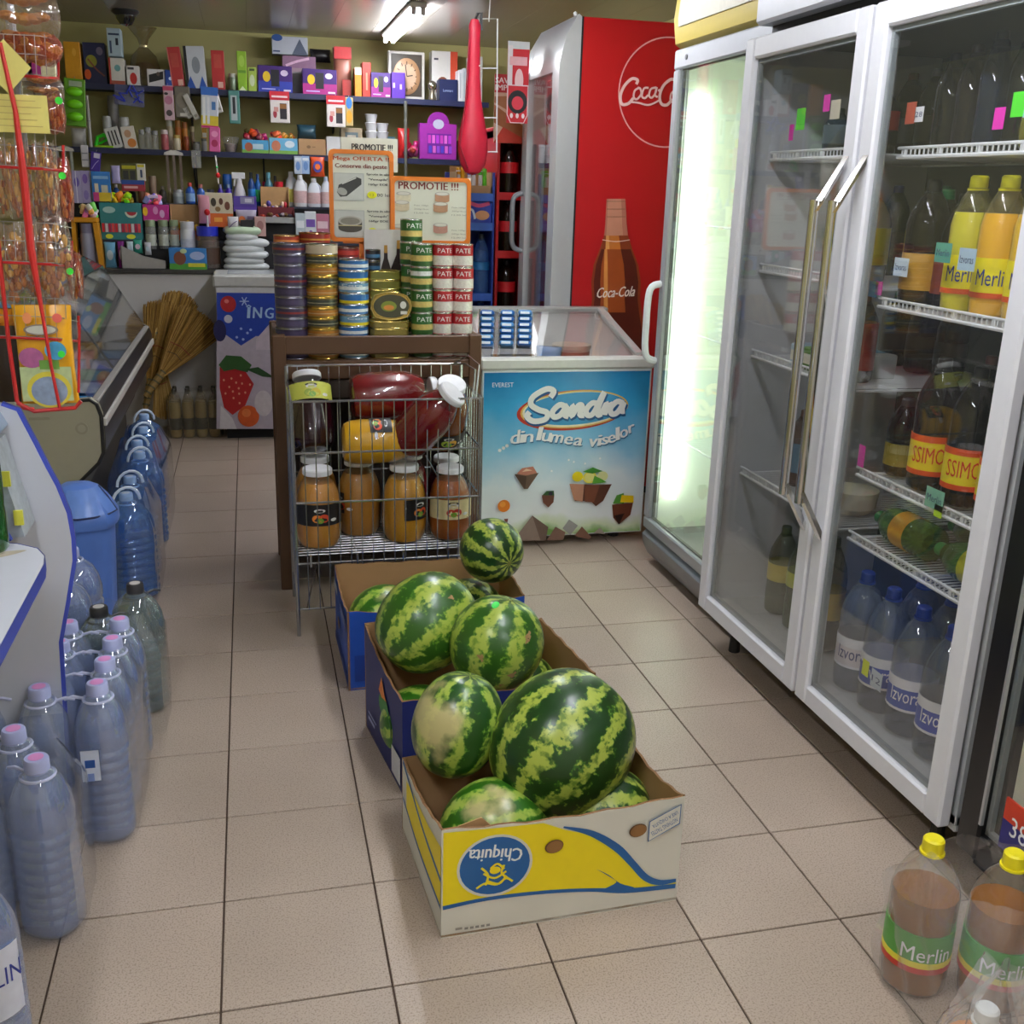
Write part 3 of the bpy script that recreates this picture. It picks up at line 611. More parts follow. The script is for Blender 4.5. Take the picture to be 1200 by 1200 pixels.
def melon(label, c, r, mat, rot, el=1.12, scars=(), sticker=None):
    t = thing('watermelon', label, 'watermelon', c, group='watermelons in the cardboard boxes', rot=rot)
    b = MB(); R_ = random.Random(int(c[0]*1000)); ph = [R_.random()*6 for _ in range(3)]
    def fn(u, v):
        a = u*2*math.pi; q = (v-.5)*math.pi
        k = 1+.012*math.sin(2*a+ph[0])+.006*math.cos(10*a)*math.cos(q); z = math.sin(q)
        return (r*k*math.cos(a)*math.cos(q)**.94 if abs(math.cos(q)) > 1e-4 else 0, r*k*math.sin(a)*math.cos(q)**.94 if abs(math.cos(q)) > 1e-4 else 0, r*el*z-.03*r*max(0, (abs(z)-.9)*10)*math.copysign(1, z))
    b.grid(fn, 60, 31, mat, True); part('rind', b, t, ang=80)
    b = MB(); b.lathe([(r*.075, -r*.005), (r*.06, r*.02), (r*.025, r*.012), (0, r*.0)], C('7f7a40', .8), 14, (0, 0, r*el*.955)); part('stem_scar', b, t)
    b = MB(); b.lathe([(r*.05, -r*.005), (r*.03, r*.008), (0, 0.0)], C('9a8a50', .8), 12); b.v = [(x, y, -z-r*el*.955) for x, y, z in b.v]; part('blossom_scar', b, t)
    inv = Matrix.Rotation(0, 4, 'Z')
    R3 = t.rotation_euler.to_matrix().transposed()
    def patch(d, sz, m, nm, label=None, ir=1):
        d = (R3 @ Vector(d)).normalized(); d = Vector((d.x, d.y, d.z)); 
        s_ = 1/math.sqrt((d.x/r)**2+(d.y/r)**2+(d.z/(r*el))**2); u = d.orthogonal().normalized(); w_ = d.cross(u); pts = []
        n = 18
        for i in range(n):
            a = 2*math.pi*i/n; q = sz*(1+ir*.35*math.sin(3*a+sz*900)+ir*.2*math.sin(7*a)); dd = (d*s_+u*(q*math.cos(a))+w_*(q*math.sin(a)*.7)).normalized()
            s2 = 1/math.sqrt((dd.x/r)**2+(dd.y/r)**2+(dd.z/(r*el))**2); pts.append(dd*(s2*1.022))
        b = MB(); b.add(pts+[d*s_*1.026], [(i, (i+1) % n, n) for i in range(n)], m); part(nm, b, t, label=label, recalc=False)
    for d, sz in scars: patch(d, sz, C('a8855c', .9, var=.3, scale=90, bump=.6), 'rind_scar', 'rough brown scar')
    if sticker: patch(sticker[0], .014, C(sticker[1], .5), 'price_sticker', 'bright green sticker', 0)
    return t
def mz(px, py, Y): return tuple(ony(px, py, Y))
def D(*a): return tuple(math.radians(v) for v in a)
melon('largest watermelon, dark green, on top of the front banana box', mz(659, 871, 2.10), .166, MM[0], D(-8, 48, 8), 1.09)
melon('watermelon with a pale yellow ground spot, on the left over the front box', mz(536, 849, 2.20), .110, MM[2], D(-4, 14, 0), 1.18)
melon('watermelon lying low at the left inside the front banana box', (.49, 2.02, .125), .118, MM[3], D(15, 64, 0), 1.1)
melon('watermelon lying low at the right inside the front banana box', (.755, 2.035, .125), .112, MM[0], D(0, 75, -15), 1.08)
melon('watermelon with brown scars and a green sticker, in the middle of the row', mz(582, 754, 2.52), .128, MM[1], D(4, 16, 20), 1.03,
      (((-.55, -.9, .12), .010), ((.1, -.9, -.25), .011), ((.5, -.8, .5), .011), ((.42, -.8, .38), .008), ((-.1, -.9, -.55), .006)), ((-.1, -.25, .9), '2fe048'))
melon('large light green watermelon, upper left on the middle box', mz(500, 729, 2.66), .132, MM[1], D(-12, 58, 10), 1.13, (((.35, -.5, .65), .008),))
melon('small watermelon glimpsed between the others at the left of the middle box', (.40, 2.56, .12), .105, MM[3], (1.2, .3, .8), 1.05)
melon('watermelon mostly hidden at the right inside the middle box', (.71, 2.66, .13), .115, MM[0], (.3, .2, 1.9), 1.05)
melon('small watermelon inside the rear blue box', (.375, 3.20, .17), .105, MM[3], D(0, 72, 20), 1.1)
melon('round dark watermelon on top of the rear blue box beside the wire rack', mz(576, 645, 3.16), .106, MM[0], D(98, 0, 22), 1.0)
melon('watermelon underneath the round one in the rear blue box', (.68, 3.24, .15), .115, MM[0], (1.4, .2, .5), 1.0)
# ---- boxes
KRAFT = C('b08a5e', .8, var=.08, scale=12, bump=.1); EDGE = C('8a6440', .9, var=.2, scale=80)
def openbox(label, foot, hts, outer, name='cardboard_box', dip=None, th=.006):
    """four board walls on the floor outline foot (FL, FR, BR, BL); hts = rim height along each wall"""
    t = thing(name, label, 'box', (sum(p[0] for p in foot)/4, sum(p[1] for p in foot)/4, 0), group='cardboard boxes of watermelons'); org = tuple(t.location)
    cx, cy = org[0], org[1]; walls = []
    for i in range(4):
        (ax, ay), (bx_, by) = foot[i], foot[(i+1) % 4]; b = MB(); n = 18
        L_ = Vector((bx_-ax, by-ay, 0)); nrm = Vector((L_.y, -L_.x, 0)).normalized()
        h0, h1, hm = hts[i]
        vo = []; vi = []; rims = []
        for j in range(n+1):
            u = j/n; bow = 0
            z = h0*(1-u)+h1*u+hm*math.sin(math.pi*u)+.0025*math.sin(u*31+i*2)
            base = Vector((ax, ay, 0))+L_*u
            vo.append((base+nrm*0, base+nrm*bow+Vector((0, 0, z)))); vi.append((base-nrm*th, base+nrm*(bow-th)+Vector((0, 0, z))))
        vs = []; fo = []; fi = []; fr = []
        for j in range(n+1): vs += [vo[j][0], vo[j][1], vi[j][0], vi[j][1]]
        for j in range(n):
            k = 4*j; fo.append((k, k+4, k+5, k+1)); fi.append((k+2, k+3, k+7, k+6)); fr.append((k+1, k+5, k+7, k+3))
        b.add(vs, fo, outer[i]); m0 = len(b.v)
        b.f += fi+fr+[(0, 1, 3, 2), (4*n, 4*n+2, 4*n+3, 4*n+1)]; b.mi += [b.mat(KRAFT)]*len(fi)+[b.mat(EDGE)]*(len(fr)+2)
        walls.append(wpart('side_panel', b, t, ('front', 'right', 'back', 'left')[i]+' side panel'))
    b = MB(); b.prism([(p[0], p[1]) for p in foot], (0, 0, .003), (1, 0, 0), (0, 1, 0), (0, 0, .005), KRAFT); wpart('bottom_panel', b, t)
    return t, walls
CW = C('dcd9cc', .55, var=.05, scale=9); 
F1 = ((.333, 1.832), (.878, 1.85), (.868, 2.25), (.308, 2.25))
bx1, wl = openbox('white, yellow and blue banana box in front, heaped with watermelons', F1, ((.268, .272, -.012), (.272, .25, -.03), (.25, .2, -.02), (.2, .268, -.02)), (CW, CW, CW, CW), 'banana_box')
YEL = C('f4dc10', .5, var=.04); BLU = C('1f5f9e', .5, var=.04); U1 = Vector((.545, .018, 0)).normalized(); 
p = Print((.333, 1.8315, 0), U1, (0, 0, 1)); W = .545
top = lambda a: .262-.012*math.sin(math.pi*a/W)+.002
pts = [(0.003, .082), (.10, .088), (.22, .082), (.36, .066), (.47, .045), (.535, .042), (.535, .052), (.49, .062), (.45, .10), (.40, .155), (.34, .20), (.27, .228), (.22, top(.22)), (.12, top(.12)), (.003, .262)]
p.poly(smoothline(pts[:12], 4)+pts[12:], YEL)
p.stroke([(0.003, .078, .010), (.10, .084, .009), (.22, .079, .009), (.33, .066, .009), (.42, .048, .012), (.54, .040, .012)], .01, BLU)
p.stroke([(.265, .236, .004), (.33, .21, .014), (.39, .165, .018), (.43, .118, .016), (.465, .075, .016), (.50, .056, .014), (.54, .055, .009)], .014, BLU)
p.poly(smoothline([(.345, .118), (.375, .098), (.405, .07), (.44, .052), (.40, .048), (.36, .058), (.395, .075), (.375, .095), (.345, .118)], 4), BLU)
p.ell(.115, .165, .083, .076, CW, 32); p.ell(.115, .165, .077, .070, BLU, 32)
p.text('Chiquita', .116, .196, .118, .042, C('f2f2ee'), 0, math.pi-.12, .0008)
for a in ([(.075, .115), (.095, .125), (.12, .118), (.14, .13), (.155, .12)], [(.09, .15), (.115, .135), (.14, .148)], [(.085, .165), (.1, .145), (.095, .12)], [(.135, .165), (.13, .145), (.15, .125)], [(.105, .16), (.12, .17), (.135, .155)], [(.1, .13), (.125, .12), (.14, .138)]): p.stroke(a, .005, YEL)
p.ell(.115, .155, .012, .009, YEL)
for a, z in ((.245, .193), (.437, .203)): p.ell(a, z, .021, .0165, C('5a3d22', .9), 18, 0, .15); p.ell(a+.001, z-.001, .019, .0145, C('8f6538', .9, bump=.5), 18, 0, .15)
p.poly([(.462, .17), (.536, .205), (.536, .255), (.462, .222)], BLU); p.poly([(.464, .1725), (.534, .207), (.534, .2525), (.464, .2205)], CW)
p.text('NOTHING TASTES', .499, .203, .066, .011, BLU, 0, math.pi+.45); p.text('LIKE A CHIQUITA', .499, .222, .064, .011, BLU, 0, math.pi+.45)
p.poly([(.03, .02), (.045, .02), (.045, .026), (.03, .026)], C('9a9488')); 
for i in range(5): p.rect(.05+i*.012, .018, .058+i*.012, .024, C('8a8680'))
prt('box_print', p, wl[0], tuple(bx1.location))
V1 = Vector((.308-.333, 2.25-1.832, 0)).normalized()
p = Print((.308-.0006, 2.25, 0), -V1, (0, 0, 1)); W3 = .418
p.poly([(.06, .09), (.15, .085), (.30, .07), (.416, .08), (.416, .225), (.30, .20), (.15, .185), (.06, .17)], YEL)
p.stroke([(.02, .2, .012), (.12, .18, .012), (.25, .155, .012), (.416, .145, .012)], .012, BLU); p.stroke([(.02, .1, .01), (.2, .075, .01), (.416, .078, .01)], .01, BLU)
prt('box_print', p, wl[3], tuple(bx1.location))
b = MB(); b.prism([(0, 0), (.05, .01), (.09, .045), (.06, .075), (.01, .06)], (.36, 1.85, .20), (1, 0, 0), (0, 0, 1), (0, .003, 0), KRAFT); wpart('torn_liner', b, bx1)
NAVY = C('1d2a70', .5, var=.05); BLU2 = C('1c4fb0', .5, var=.05)
bx2, wl = openbox('navy blue fruit box in the middle of the watermelon row', ((.33, 2.40), (.853, 2.41), (.808, 2.80), (.275, 2.79)), ((.27, .30, -.01), (.30, .30, .0), (.30, .33, 0), (.325, .27, -.02)), (NAVY,)*4)
V1 = Vector((.275-.33, .39, 0)).normalized(); p = Print((.275-.003, 2.79, 0), -V1, (0, 0, 1))
p.ell(.22, .17, .05, .035, C('2f8a3c')); p.poly([(.17, .2), (.2, .25), (.23, .21), (.25, .2), (.2, .19)], C('e8801c')); p.rect(.30, .02, .385, .10, C('d8d8dc')); p.ell(.27, .13, .03, .03, C('245a30')); p.rect(.05, .05, .12, .06, C('a8b4e0')); p.rect(.05, .07, .14, .075, C('a8b4e0'))
prt('box_print', p, wl[3], tuple(bx2.location))
bx3, wl = openbox('bright blue fruit box at the back of the watermelon row, below the wire rack', ((.245, 3.02), (.82, 3.05), (.825, 3.40), (.238, 3.43)), ((.27, .275, -.02), (.275, .285, 0), (.285, .28, 0), (.28, .27, -.03)), (BLU2,)*4)
V1 = Vector((.238-.245, .41, 0)).normalized(); p = Print((.238-.003, 3.43, 0), -V1, (0, 0, 1))
p.rect(.02, .21, .12, .24, C('c8ccd8')); p.rect(.2, .19, .39, .235, C('163a90')); p.rect(.02, .02, .39, .05, C('163a90')); 
for i in range(3): p.rect(.22, .195+i*.012, .37, .2+i*.012, C('8aa0dc'))
p.ell(.16, .13, .03, .02, C('6a4a2a'))
prt('box_print', p, wl[3], tuple(bx3.location)); p = Print((.245, 3.019, 0), (1, .052, 0), (0, 0, 1)); p.rect(.02, .03, .2, .12, C('163a90')); prt('box_print', p, wl[0], tuple(bx3.location))
# ================================================================ ice-cream freezer
fz = thing('chest_freezer', 'white glass-topped ice-cream freezer with a sky-blue printed front', 'freezer', (1.315, 4.62, 0)); fo = tuple(fz.location)
fx0, fx1, fy0, fy1 = .935, 1.70, 4.29, 4.97
b = MB(); FW = C('e2e2de', .4, var=.02)
b.box(fx0, fy0+.012, .04, fx1, fy0+.05, .80, FW, .004); b.box(fx0, fy1-.04, .04, fx1, fy1, .98, FW); b.box(fx0, fy0+.04, .04, fx1, fy1-.03, .09, FW)
for x0, x1 in ((fx0, fx0+.035), (fx1-.035, fx1)): b.prism([(fy0+.03, .05), (fy1-.02, .05), (fy1-.02, .98), (fy0+.03, .80)], (x0, 0, 0), (0, 1, 0), (0, 0, 1), (x1-x0, 0, 0), FW)
wpart('cabinet', b, fz)
b = MB(); b.box(fx0-.01, fy0-.012, .80, fx1+.01, fy0+.05, .852, C('d8d8d2', .35), .010); wpart('front_rim', b, fz)
b = MB(); b.box(fx0, fy1-.05, .965, fx1, fy1+.02, .995, C('b8b8b6', .3, .4), .006); wpart('rear_rim', b, fz)
b = MB(); b.prism([(fy0+.05, .842), (fy1-.05, .975), (fy1-.05, .983), (fy0+.05, .850)], (fx0+.02, 0, 0), (0, 1, 0), (0, 0, 1), (fx1-fx0-.04, 0, 0), GL); wpart('glass_lid', b, fz)
b = MB(); b.prism([(fy0+.05, .852), (fy1-.05, .985), (fy1-.05, .997), (fy0+.05, .864)], (fx1-.06, 0, 0), (0, 1, 0), (0, 0, 1), (.03, 0, 0), C('c8c8c6', .3, .3)); wpart('lid_rail', b, fz)
b = MB(); b.box(fx0+.04, fy0+.06, .09, fx1-.04, fy1-.05, .735, C('d6cfd0', .5)); wpart('inner_tub', b, fz)
for x in (fx0+.1, fx1-.1):
    for y in (fy0+.1, fy1-.1):
        b = MB(); b.cyl((x, y, 0), (x, y, .04), .025, C('303030', .5), 10); wpart('foot', b, fz)
b = MB(); b.box(fx0, fy0, .045, fx1, fy0+.012, .80, C('e8f0f4', .3, var=0), .003); fp = wpart('front_panel', b, fz)
m, nt, bs = NT('printed_sky'); tc = nt.nodes.new('ShaderNodeTexCoord'); sp = nt.nodes.new('ShaderNodeSeparateXYZ'); nt.links.new(tc.outputs['Object'], sp.inputs[0])
nz = nt.nodes.new('ShaderNodeTexNoise'); nz.inputs['Scale'].default_value = 5; nz.inputs['Detail'].default_value = 5; nt.links.new(tc.outputs['Object'], nz.inputs['Vector'])
ma = nt.nodes.new('ShaderNodeMath'); ma.operation = 'MULTIPLY_ADD'; ma.inputs[1].default_value = .22; nt.links.new(nz.outputs[0], ma.inputs[0]); nt.links.new(sp.outputs[2], ma.inputs[2])
rp = nt.nodes.new('ShaderNodeValToRGB'); el = rp.color_ramp.elements; el[0].position = .16; el[0].color = lin('7fae5c')+[1]; el[1].position = .92; el[1].color = lin('1478b4')+[1]
for ps, h in ((.20, 'd8e4c0'), (.25, 'f0f4f4'), (.42, 'e4f0f6'), (.58, '8fcdec'), (.75, '3fa9dc')): x = el.new(ps); x.color = lin(h)+[1]
nt.links.new(ma.outputs[0], rp.inputs[0]); nt.links.new(rp.outputs[0], bs.inputs['Base Color']); bs.inputs['Roughness'].default_value = .25
PW, PH = fx1-fx0, .74
p = Print((fx0, fy0, .05), (1, 0, 0), (0, 0, 1)); p.rect(.008, 0, PW-.008, PH, m)
k0 = PW/198.  # metres per photo pixel on this face
def fpx(x, y): return ((x-567)*k0*.99, PH-(y-424)*k0*.995)
def fpl(l, c, **k): p.poly([fpx(540+x/4, 330+y/4) for x, y in l], C(c, .3, var=.08, scale=60))
def fp_ell(x, y, rx, ry, c, n=28, rot=0): a = fpx(540+x/4, 330+y/4); p.ell(a[0], a[1], rx*k0/4, ry*k0/4, C(c, .3), n, 0, rot)
fp_ell(535, 552, 262, 92, 'c03a24', 40, .06); fp_ell(545, 548, 255, 86, 'e8c060', 40, .06); fp_ell(545, 548, 246, 80, 'f4ecc8', 40, .06); fp_ell(550, 545, 240, 74, '3f9ed0', 40, .06)
def script(paths, c, wd, dx=0, dy=0, sk=1.):
    for pa in paths: p.stroke([fpx(540+(x+dx)/4, 330+(y+dy)/4) for x, y in pa], wd*k0/4, C(c, .3, var=0))
SANDRA = ([(425, 490), (440, 462), (405, 452), (345, 485), (335, 520), (370, 545), (412, 560), (405, 590), (350, 598), (318, 575), (330, 555)],
 [(500, 535), (470, 525), (438, 555), (445, 580), (475, 572), (505, 530), (495, 570), (515, 580)], [(515, 580), (535, 530), (528, 578), (560, 530), (578, 535), (568, 572), (590, 576)],
 [(655, 525), (625, 520), (598, 550), (605, 575), (632, 568), (665, 500), (680, 472), (655, 540), (655, 575), (672, 570)], [(672, 570), (695, 522), (686, 575), (700, 540), (725, 525)],
 [(775, 525), (745, 515), (715, 545), (722, 572), (750, 565), (778, 520), (768, 558), (785, 560)])
script(SANDRA, '1c5a90', 34, 5, 7); script(SANDRA, 'f4f4f0', 26)
tx = '...din lumea viselor'; xs = [(190, 740), (215, 722), (240, 700), (258, 683), (280, 683), (305, 680), (330, 678), (360, 676), (392, 668), (425, 682), (455, 690), (500, 696), (540, 700), (578, 705), (605, 704), (635, 712), (668, 712), (690, 708), (722, 700), (762, 682), (792, 670), (825, 648)]
ds = [(195, 728, 12, 14), (212, 718, 12, 14), (228, 708, 12, 14)]
for x, y, w_, h_ in ds: fp_ell(x, y, 8, 8, 'f4f4f0', 10)
for ch, x, y, w_, h_, r_ in (('d', 265, 668, 40, 62, .1), ('i', 298, 668, 16, 54, .05), ('n', 328, 674, 42, 38, .03), ('l', 380, 655, 18, 62, -.03), ('u', 412, 672, 40, 40, -.06), ('m', 462, 680, 56, 38, -.09), ('e', 518, 690, 38, 38, -.1), ('a', 565, 697, 40, 38, -.08),
        ('v', 636, 704, 40, 38, 0), ('i', 668, 694, 16, 50, .08), ('s', 694, 696, 32, 36, .12), ('e', 726, 688, 36, 38, .18), ('l', 754, 664, 16, 60, .25), ('o', 784, 664, 38, 38, .3), ('r', 820, 642, 28, 36, .36)):
    for dx, dy, c in ((3, 5, '2a6c9c'), (0, 0, 'f6f6f4')):
        a = fpx(540+(x+dx)/4, 330+(y+dy)/4); p.text(ch, a[0], a[1], w_*k0/4, h_*k0/4, C(c, .3, var=0), .18, r_, .0022)
p.text('EVEREST', *fpx(590, 437), 24*k0, 5*k0, C('e8eef4'))
# floating chocolate pieces with fruit
fpl([(265, 840), (380, 838), (330, 912), (312, 912)], '6a5444'); fpl([(265, 840), (322, 852), (318, 912)], '4c382a'); fpl([(275, 838), (300, 812), (352, 806), (372, 838), (320, 848)], 'c4806a'); fpl([(300, 830), (320, 815), (350, 825)], 'e8c8a8')
fpl([(530, 895), (600, 900), (655, 905), (738, 905), (700, 985), (665, 1010), (640, 985), (560, 980)], '5a3224'); fpl([(530, 895), (602, 900), (598, 985), (556, 975)], 'c08a70'); fpl([(605, 905), (680, 905), (655, 990), (610, 985)], '7a4630')
fp_ell(568, 862, 26, 24, 'e8d41c', 18); fp_ell(628, 868, 34, 28, 'f0e050', 20); fp_ell(628, 868, 26, 21, 'ece48a', 20); fp_ell(690, 865, 26, 24, 'dfe0a0', 18); fpl([(640, 900), (650, 860), (690, 880), (712, 895)], '58a030'); fpl([(590, 840), (640, 820), (690, 840), (640, 850)], '3f8a2c')
fpl([(398, 945), (458, 945), (456, 980), (432, 1005), (405, 980)], '6e4434'); fpl([(400, 945), (420, 925), (455, 925), (458, 948)], '2c5a2c'); fp_ell(440, 938, 10, 9, '22203c', 10)
fpl([(745, 1005), (850, 1000), (840, 1060), (785, 1105), (755, 1070)], '6a3826'); fpl([(760, 1060), (810, 1050), (785, 1105)], '2c1610'); fpl([(748, 1000), (765, 960), (800, 950), (805, 1002)], '58983a'); fpl([(785, 995), (790, 960), (850, 965), (852, 1000)], 'f0c818')
fp_ell(218, 988, 29, 29, 'e07c1c', 22); fp_ell(212, 980, 14, 14, 'f09c3c', 14); fpl([(220, 1050), (240, 1050), (234, 1085)], '7a3c2c')
for l, c in (([(265, 1160), (355, 1040), (435, 1100), (425, 1165)], '8c786c'), ([(355, 1040), (435, 1100), (425, 1165), (400, 1165)], '6c564a'), ([(430, 1165), (470, 1100), (520, 1130), (510, 1168)], '7c5c4c'), ([(505, 1110), (535, 1068), (580, 1100), (545, 1145)], '9a9894'), ([(565, 1150), (600, 1105), (650, 1160), (640, 1172)], '77523f'), ([(660, 1140), (690, 1115), (720, 1150)], '9a8a80')): fpl(l, c)
for x, y in ((520, 780), (672, 778), (440, 830), (545, 790), (600, 800)): fp_ell(x, y, 5, 5, 'f8fcff', 8)
prt('printed_front', p, fp, fo)
# things in the freezer
def sackmesh(w_, d_, h_, c, c2=None, seed=1, cr=.12):
    """filled pouch: straight sides and a pinched top when it stands, a pillow when it lies, a heap of small packs when cr is high"""
    R_ = random.Random(seed); b = MB(); m_ = C(c, .35, var=.12, scale=18) if isinstance(c, str) else c
    ph = [R_.random()*6 for _ in range(6)]; sp_ = lambda t, e: math.copysign(abs(t)**e, t)
    if cr >= .4 and isinstance(c, str):
        r0, g0, b0 = [int(c[i:i+2], 16) for i in (0, 2, 4)]
        for i in range(16):
            k = [min(255, max(0, int(v*R_.uniform(.55, 1.5)+R_.uniform(-25, 40)))) for v in (r0, g0, b0)]
            b.T = Matrix.Translation((R_.uniform(-.40, .40)*w_, R_.uniform(-.35, .35)*d_, h_*R_.uniform(.14, .62))) @ Matrix.Rotation(R_.uniform(-1.2, 1.2), 4, 'Y') @ Matrix.Rotation(R_.uniform(-.6, .6), 4, 'X')
            s1, s2, s3 = w_*.15, d_*.12, h_*R_.uniform(.16, .28); b.box(-s1, -s2, -s3, s1, s2, s3, C('%02x%02x%02x' % tuple(k), .3), .006)
        b.T = None; return b
    if h_ < .62*d_ or h_ < .3*w_:
        def fn(u, v):
            a = u*2*math.pi; q = (v-.5)*math.pi; k = abs(math.cos(q))**.45
            return (w_/2*sp_(math.cos(a), .55)*k*(1+.04*math.sin(5*a+ph[0])), d_/2*sp_(math.sin(a), .55)*k*(1+.04*math.sin(4*a+ph[1])), h_/2+h_/2*math.sin(q)*(1+cr*math.sin(3*a+ph[2])*.4))
        b.grid(fn, 26, 9, m_, True); return b
    def fn(u, v):
        a = u*2*math.pi; k = math.sin(math.pi*min(.985, max(.03, v*.93+.04)))**.55
        w1 = cr*(.10*math.sin(7*a+ph[0]+v*9)+.08*math.sin(4*a+ph[1]-v*13))
        return (w_/2*sp_(math.cos(a), .6)*(1-.10*k+.04*math.sin(v*17+ph[3])*cr*3), d_/2*sp_(math.sin(a), .8)*(k+w1), h_*v+cr*.05*h_*math.sin(3*a+ph[2])*v)
    b.grid(fn, 30, 13, m_, True); return b
for x, y, z, c, w_, h_, rot, l, nm in ((1.14, 4.50, .736, 'a89460', .20, .085, 0, 'tan open cardboard tray inside the ice-cream freezer', 'ice_cream_tray'), (1.42, 4.60, .736, 'cbbfa8', .17, .13, .2, 'cream and brown ice-cream tub inside the freezer', 'ice_cream_tub'), (1.29, 4.52, .736, '3a6fae', .12, .13, -.5, 'blue ice-cream packet leaning in the freezer', 'ice_cream_packet'), (1.58, 4.50, .736, '23264a', .18, .08, 0, 'navy ice-cream packets at the right in the freezer', 'ice_cream_packet')):
    if nm == 'ice_cream_tub':
        b = MB(); b.lathe([(.065, 0), (.078, .015), (.085, .11), (.09, .112), (.09, .128), (.0, .13)], C(c, .4), 24); t = single(nm, b, l, 'ice cream', (x, y, z), rot)
        b = MB(); b.lathe([(.0812, .03), (.0850, .10)], C('8a6848', .5, var=.4, scale=14), 24); part('tub_print', b, t)
    elif nm == 'ice_cream_tray':
        b = MB(); b.box(-w_/2, -.1, 0, w_/2, .1, .006, C(c)); b.box(-w_/2, -.1, 0, w_/2, -.094, h_, C(c)); b.box(-w_/2, .094, 0, w_/2, .1, h_, C(c)); b.box(-w_/2, -.1, 0, -w_/2+.006, .1, h_, C(c)); b.box(w_/2-.006, -.1, 0, w_/2, .1, h_, C(c)); single(nm, b, l, 'tray', (x, y, z))
    else: single(nm, sackmesh(w_, .08, h_, c, seed=int(x*100)), l, 'ice cream', (x, y, z), rot)
# blue foil packets leaning on the lid, left
for i, (x, l) in enumerate(((.985, 'leftmost strip of blue and white wafer packets leaning on the freezer'), (1.075, 'middle strip of blue and white wafer packets leaning on the freezer'), (1.155, 'right strip of blue and white wafer packets leaning on the freezer'))):
    t = thing('wafer_display', l, 'snacks', (x, 4.45, .872), group='blue wafer packets on the freezer', rot=(math.radians(-18), 0, math.radians(-16)))
    b = MB(); b.box(-.035, -.05, 0, -.030, .03, .16, C('c6cace', .15, .8), .002); b.box(-.035, .02, 0, .035, .03, .165, C('c6cace', .2, .7), .002); part('tray', b, t)
    for j in range(6):
        b = MB(); b.box(-.028, -.045-.003*(j % 2), .004+j*.026, .032, .02, .027+j*.026, C(('2f74c0', '4f90d0', '2a66b4')[(i+j) % 3], .3, var=.25, scale=60), .007); b.box(-.02, -.0495, .009+j*.026, .02, -.0485, .02+j*.026, C('e2ecf6', .3)); part('wafer_packet', b, t)
# ================================================================ red drinks fridge
RED = C('b3151a', .35, var=.03, scale=3)
cf = thing('cola_refrigerator', 'tall red drinks fridge with a silver-framed glass door', 'fridge', (1.9, 5.33, 0)); co = tuple(cf.location)
cy0, cy1 = 5.0, 5.66
b = MB(); b.box(1.53, cy0, .05, 2.25, cy0+.02, 2.30, RED, .003); b.box(1.53, cy1-.02, .05, 2.25, cy1, 2.30, RED); b.box(2.22, cy0, .05, 2.25, cy1, 2.3, RED); b.box(1.53, cy0+.02, 2.26, 2.25, cy1, 2.30, RED); b.box(1.53, cy0+.021, .05, 2.25, cy1, .2, C('26262a'))
wpart('cabinet', b, cf)
b = MB(); b.box(1.525, cy0-.001, .06, 1.534, cy0+.02, 2.30, C('18181a', .5)); wpart('gasket', b, cf)
b = MB(); b.box(1.6, cy0+.05, 0, 2.2, cy1-.05, .05, C('151515', .7)); wpart('base', b, cf)
b = MB()
dz = [(.1, .12), (.1, 2.30), (.085, 2.31), (.03, 2.22), (0, 2.10), (0, .12)]
SIL = C('c9cccd', .3, .35, var=.03)
def prof(y0, y1, x0=1.425): b.prism(dz, (x0, y0, 0), (1, 0, 0), (0, 0, 1), (0, y1-y0, 0), SIL)
prof(cy0, cy0+.11); prof(cy1-.10, cy1)
b.prism([(.1, 2.07), (.1, 2.30), (.085, 2.31), (.03, 2.22), (.004, 2.10), (.004, 2.07)], (1.425, cy0+.11, 0), (1, 0, 0), (0, 0, 1), (0, cy1-cy0-.21, 0), SIL); b.box(1.43, cy0+.11, .12, 1.52, cy1-.1, .22, SIL)
d = wpart('door', b, cf)
b = MB(); b.box(1.44, cy0+.10, .21, 1.445, cy1-.09, 2.08, GL); part('glass_pane', b, d, co)
b = MB(); b.tube(smoothline([(1.425, cy1-.05, 1.52), (1.375, cy1-.05, 1.49), (1.37, cy1-.05, 1.37), (1.375, cy1-.05, 1.25), (1.425, cy1-.05, 1.22)], 5), .013, C('8e9296', .3, .3), 10); part('handle', b, d, co)
for z in (.6, 1.0, 1.36, 1.66, 1.9): wire_shelf(cy0+.04, cy1-.04, 1.6, 2.15, z, cf, step=.03)
b = MB(); b.lathe([(.008, 0), (.01, .012), (0, .02)], C('e8e8e8'), 8, (1.5, cy0+.03, 2.305)); wpart('hinge_cap', b, cf)
p = Print((1.53, cy0, 0), (1, 0, 0), (0, 0, 1)); sc_ = 1/253.
def cpx(x, y): v = ony(x, y, cy0); return (v.x-1.53, v.z)
PK = C('e8a8a4', .4)
c0 = cpx(782, 109); rr = 60*.00405
n = 60; p.stroke([(c0[0]+rr*1.0*math.cos(2*math.pi*i/n), c0[1]+rr*1.0*math.sin(2*math.pi*i/n)) for i in range(n+1)], .0065, PK, False)
CC = C('f0c8c4', .4)
def cst(l, wd): p.stroke([cpx(540+x/4, y/4) for x, y in l], wd*.00105, CC)
cst([(822, 395), (828, 375), (800, 370), (765, 405), (748, 450), (755, 488), (785, 485), (808, 460)], 13)
cst([(835, 412), (815, 425), (810, 455), (825, 465), (845, 440), (840, 415), (828, 412)], 9); cst([(880, 412), (858, 415), (848, 450), (862, 460), (878, 445)], 9)
cst([(915, 410), (890, 418), (882, 448), (895, 458), (912, 435), (918, 408), (910, 445), (922, 455)], 9); cst([(925, 428), (932, 420)], 10)
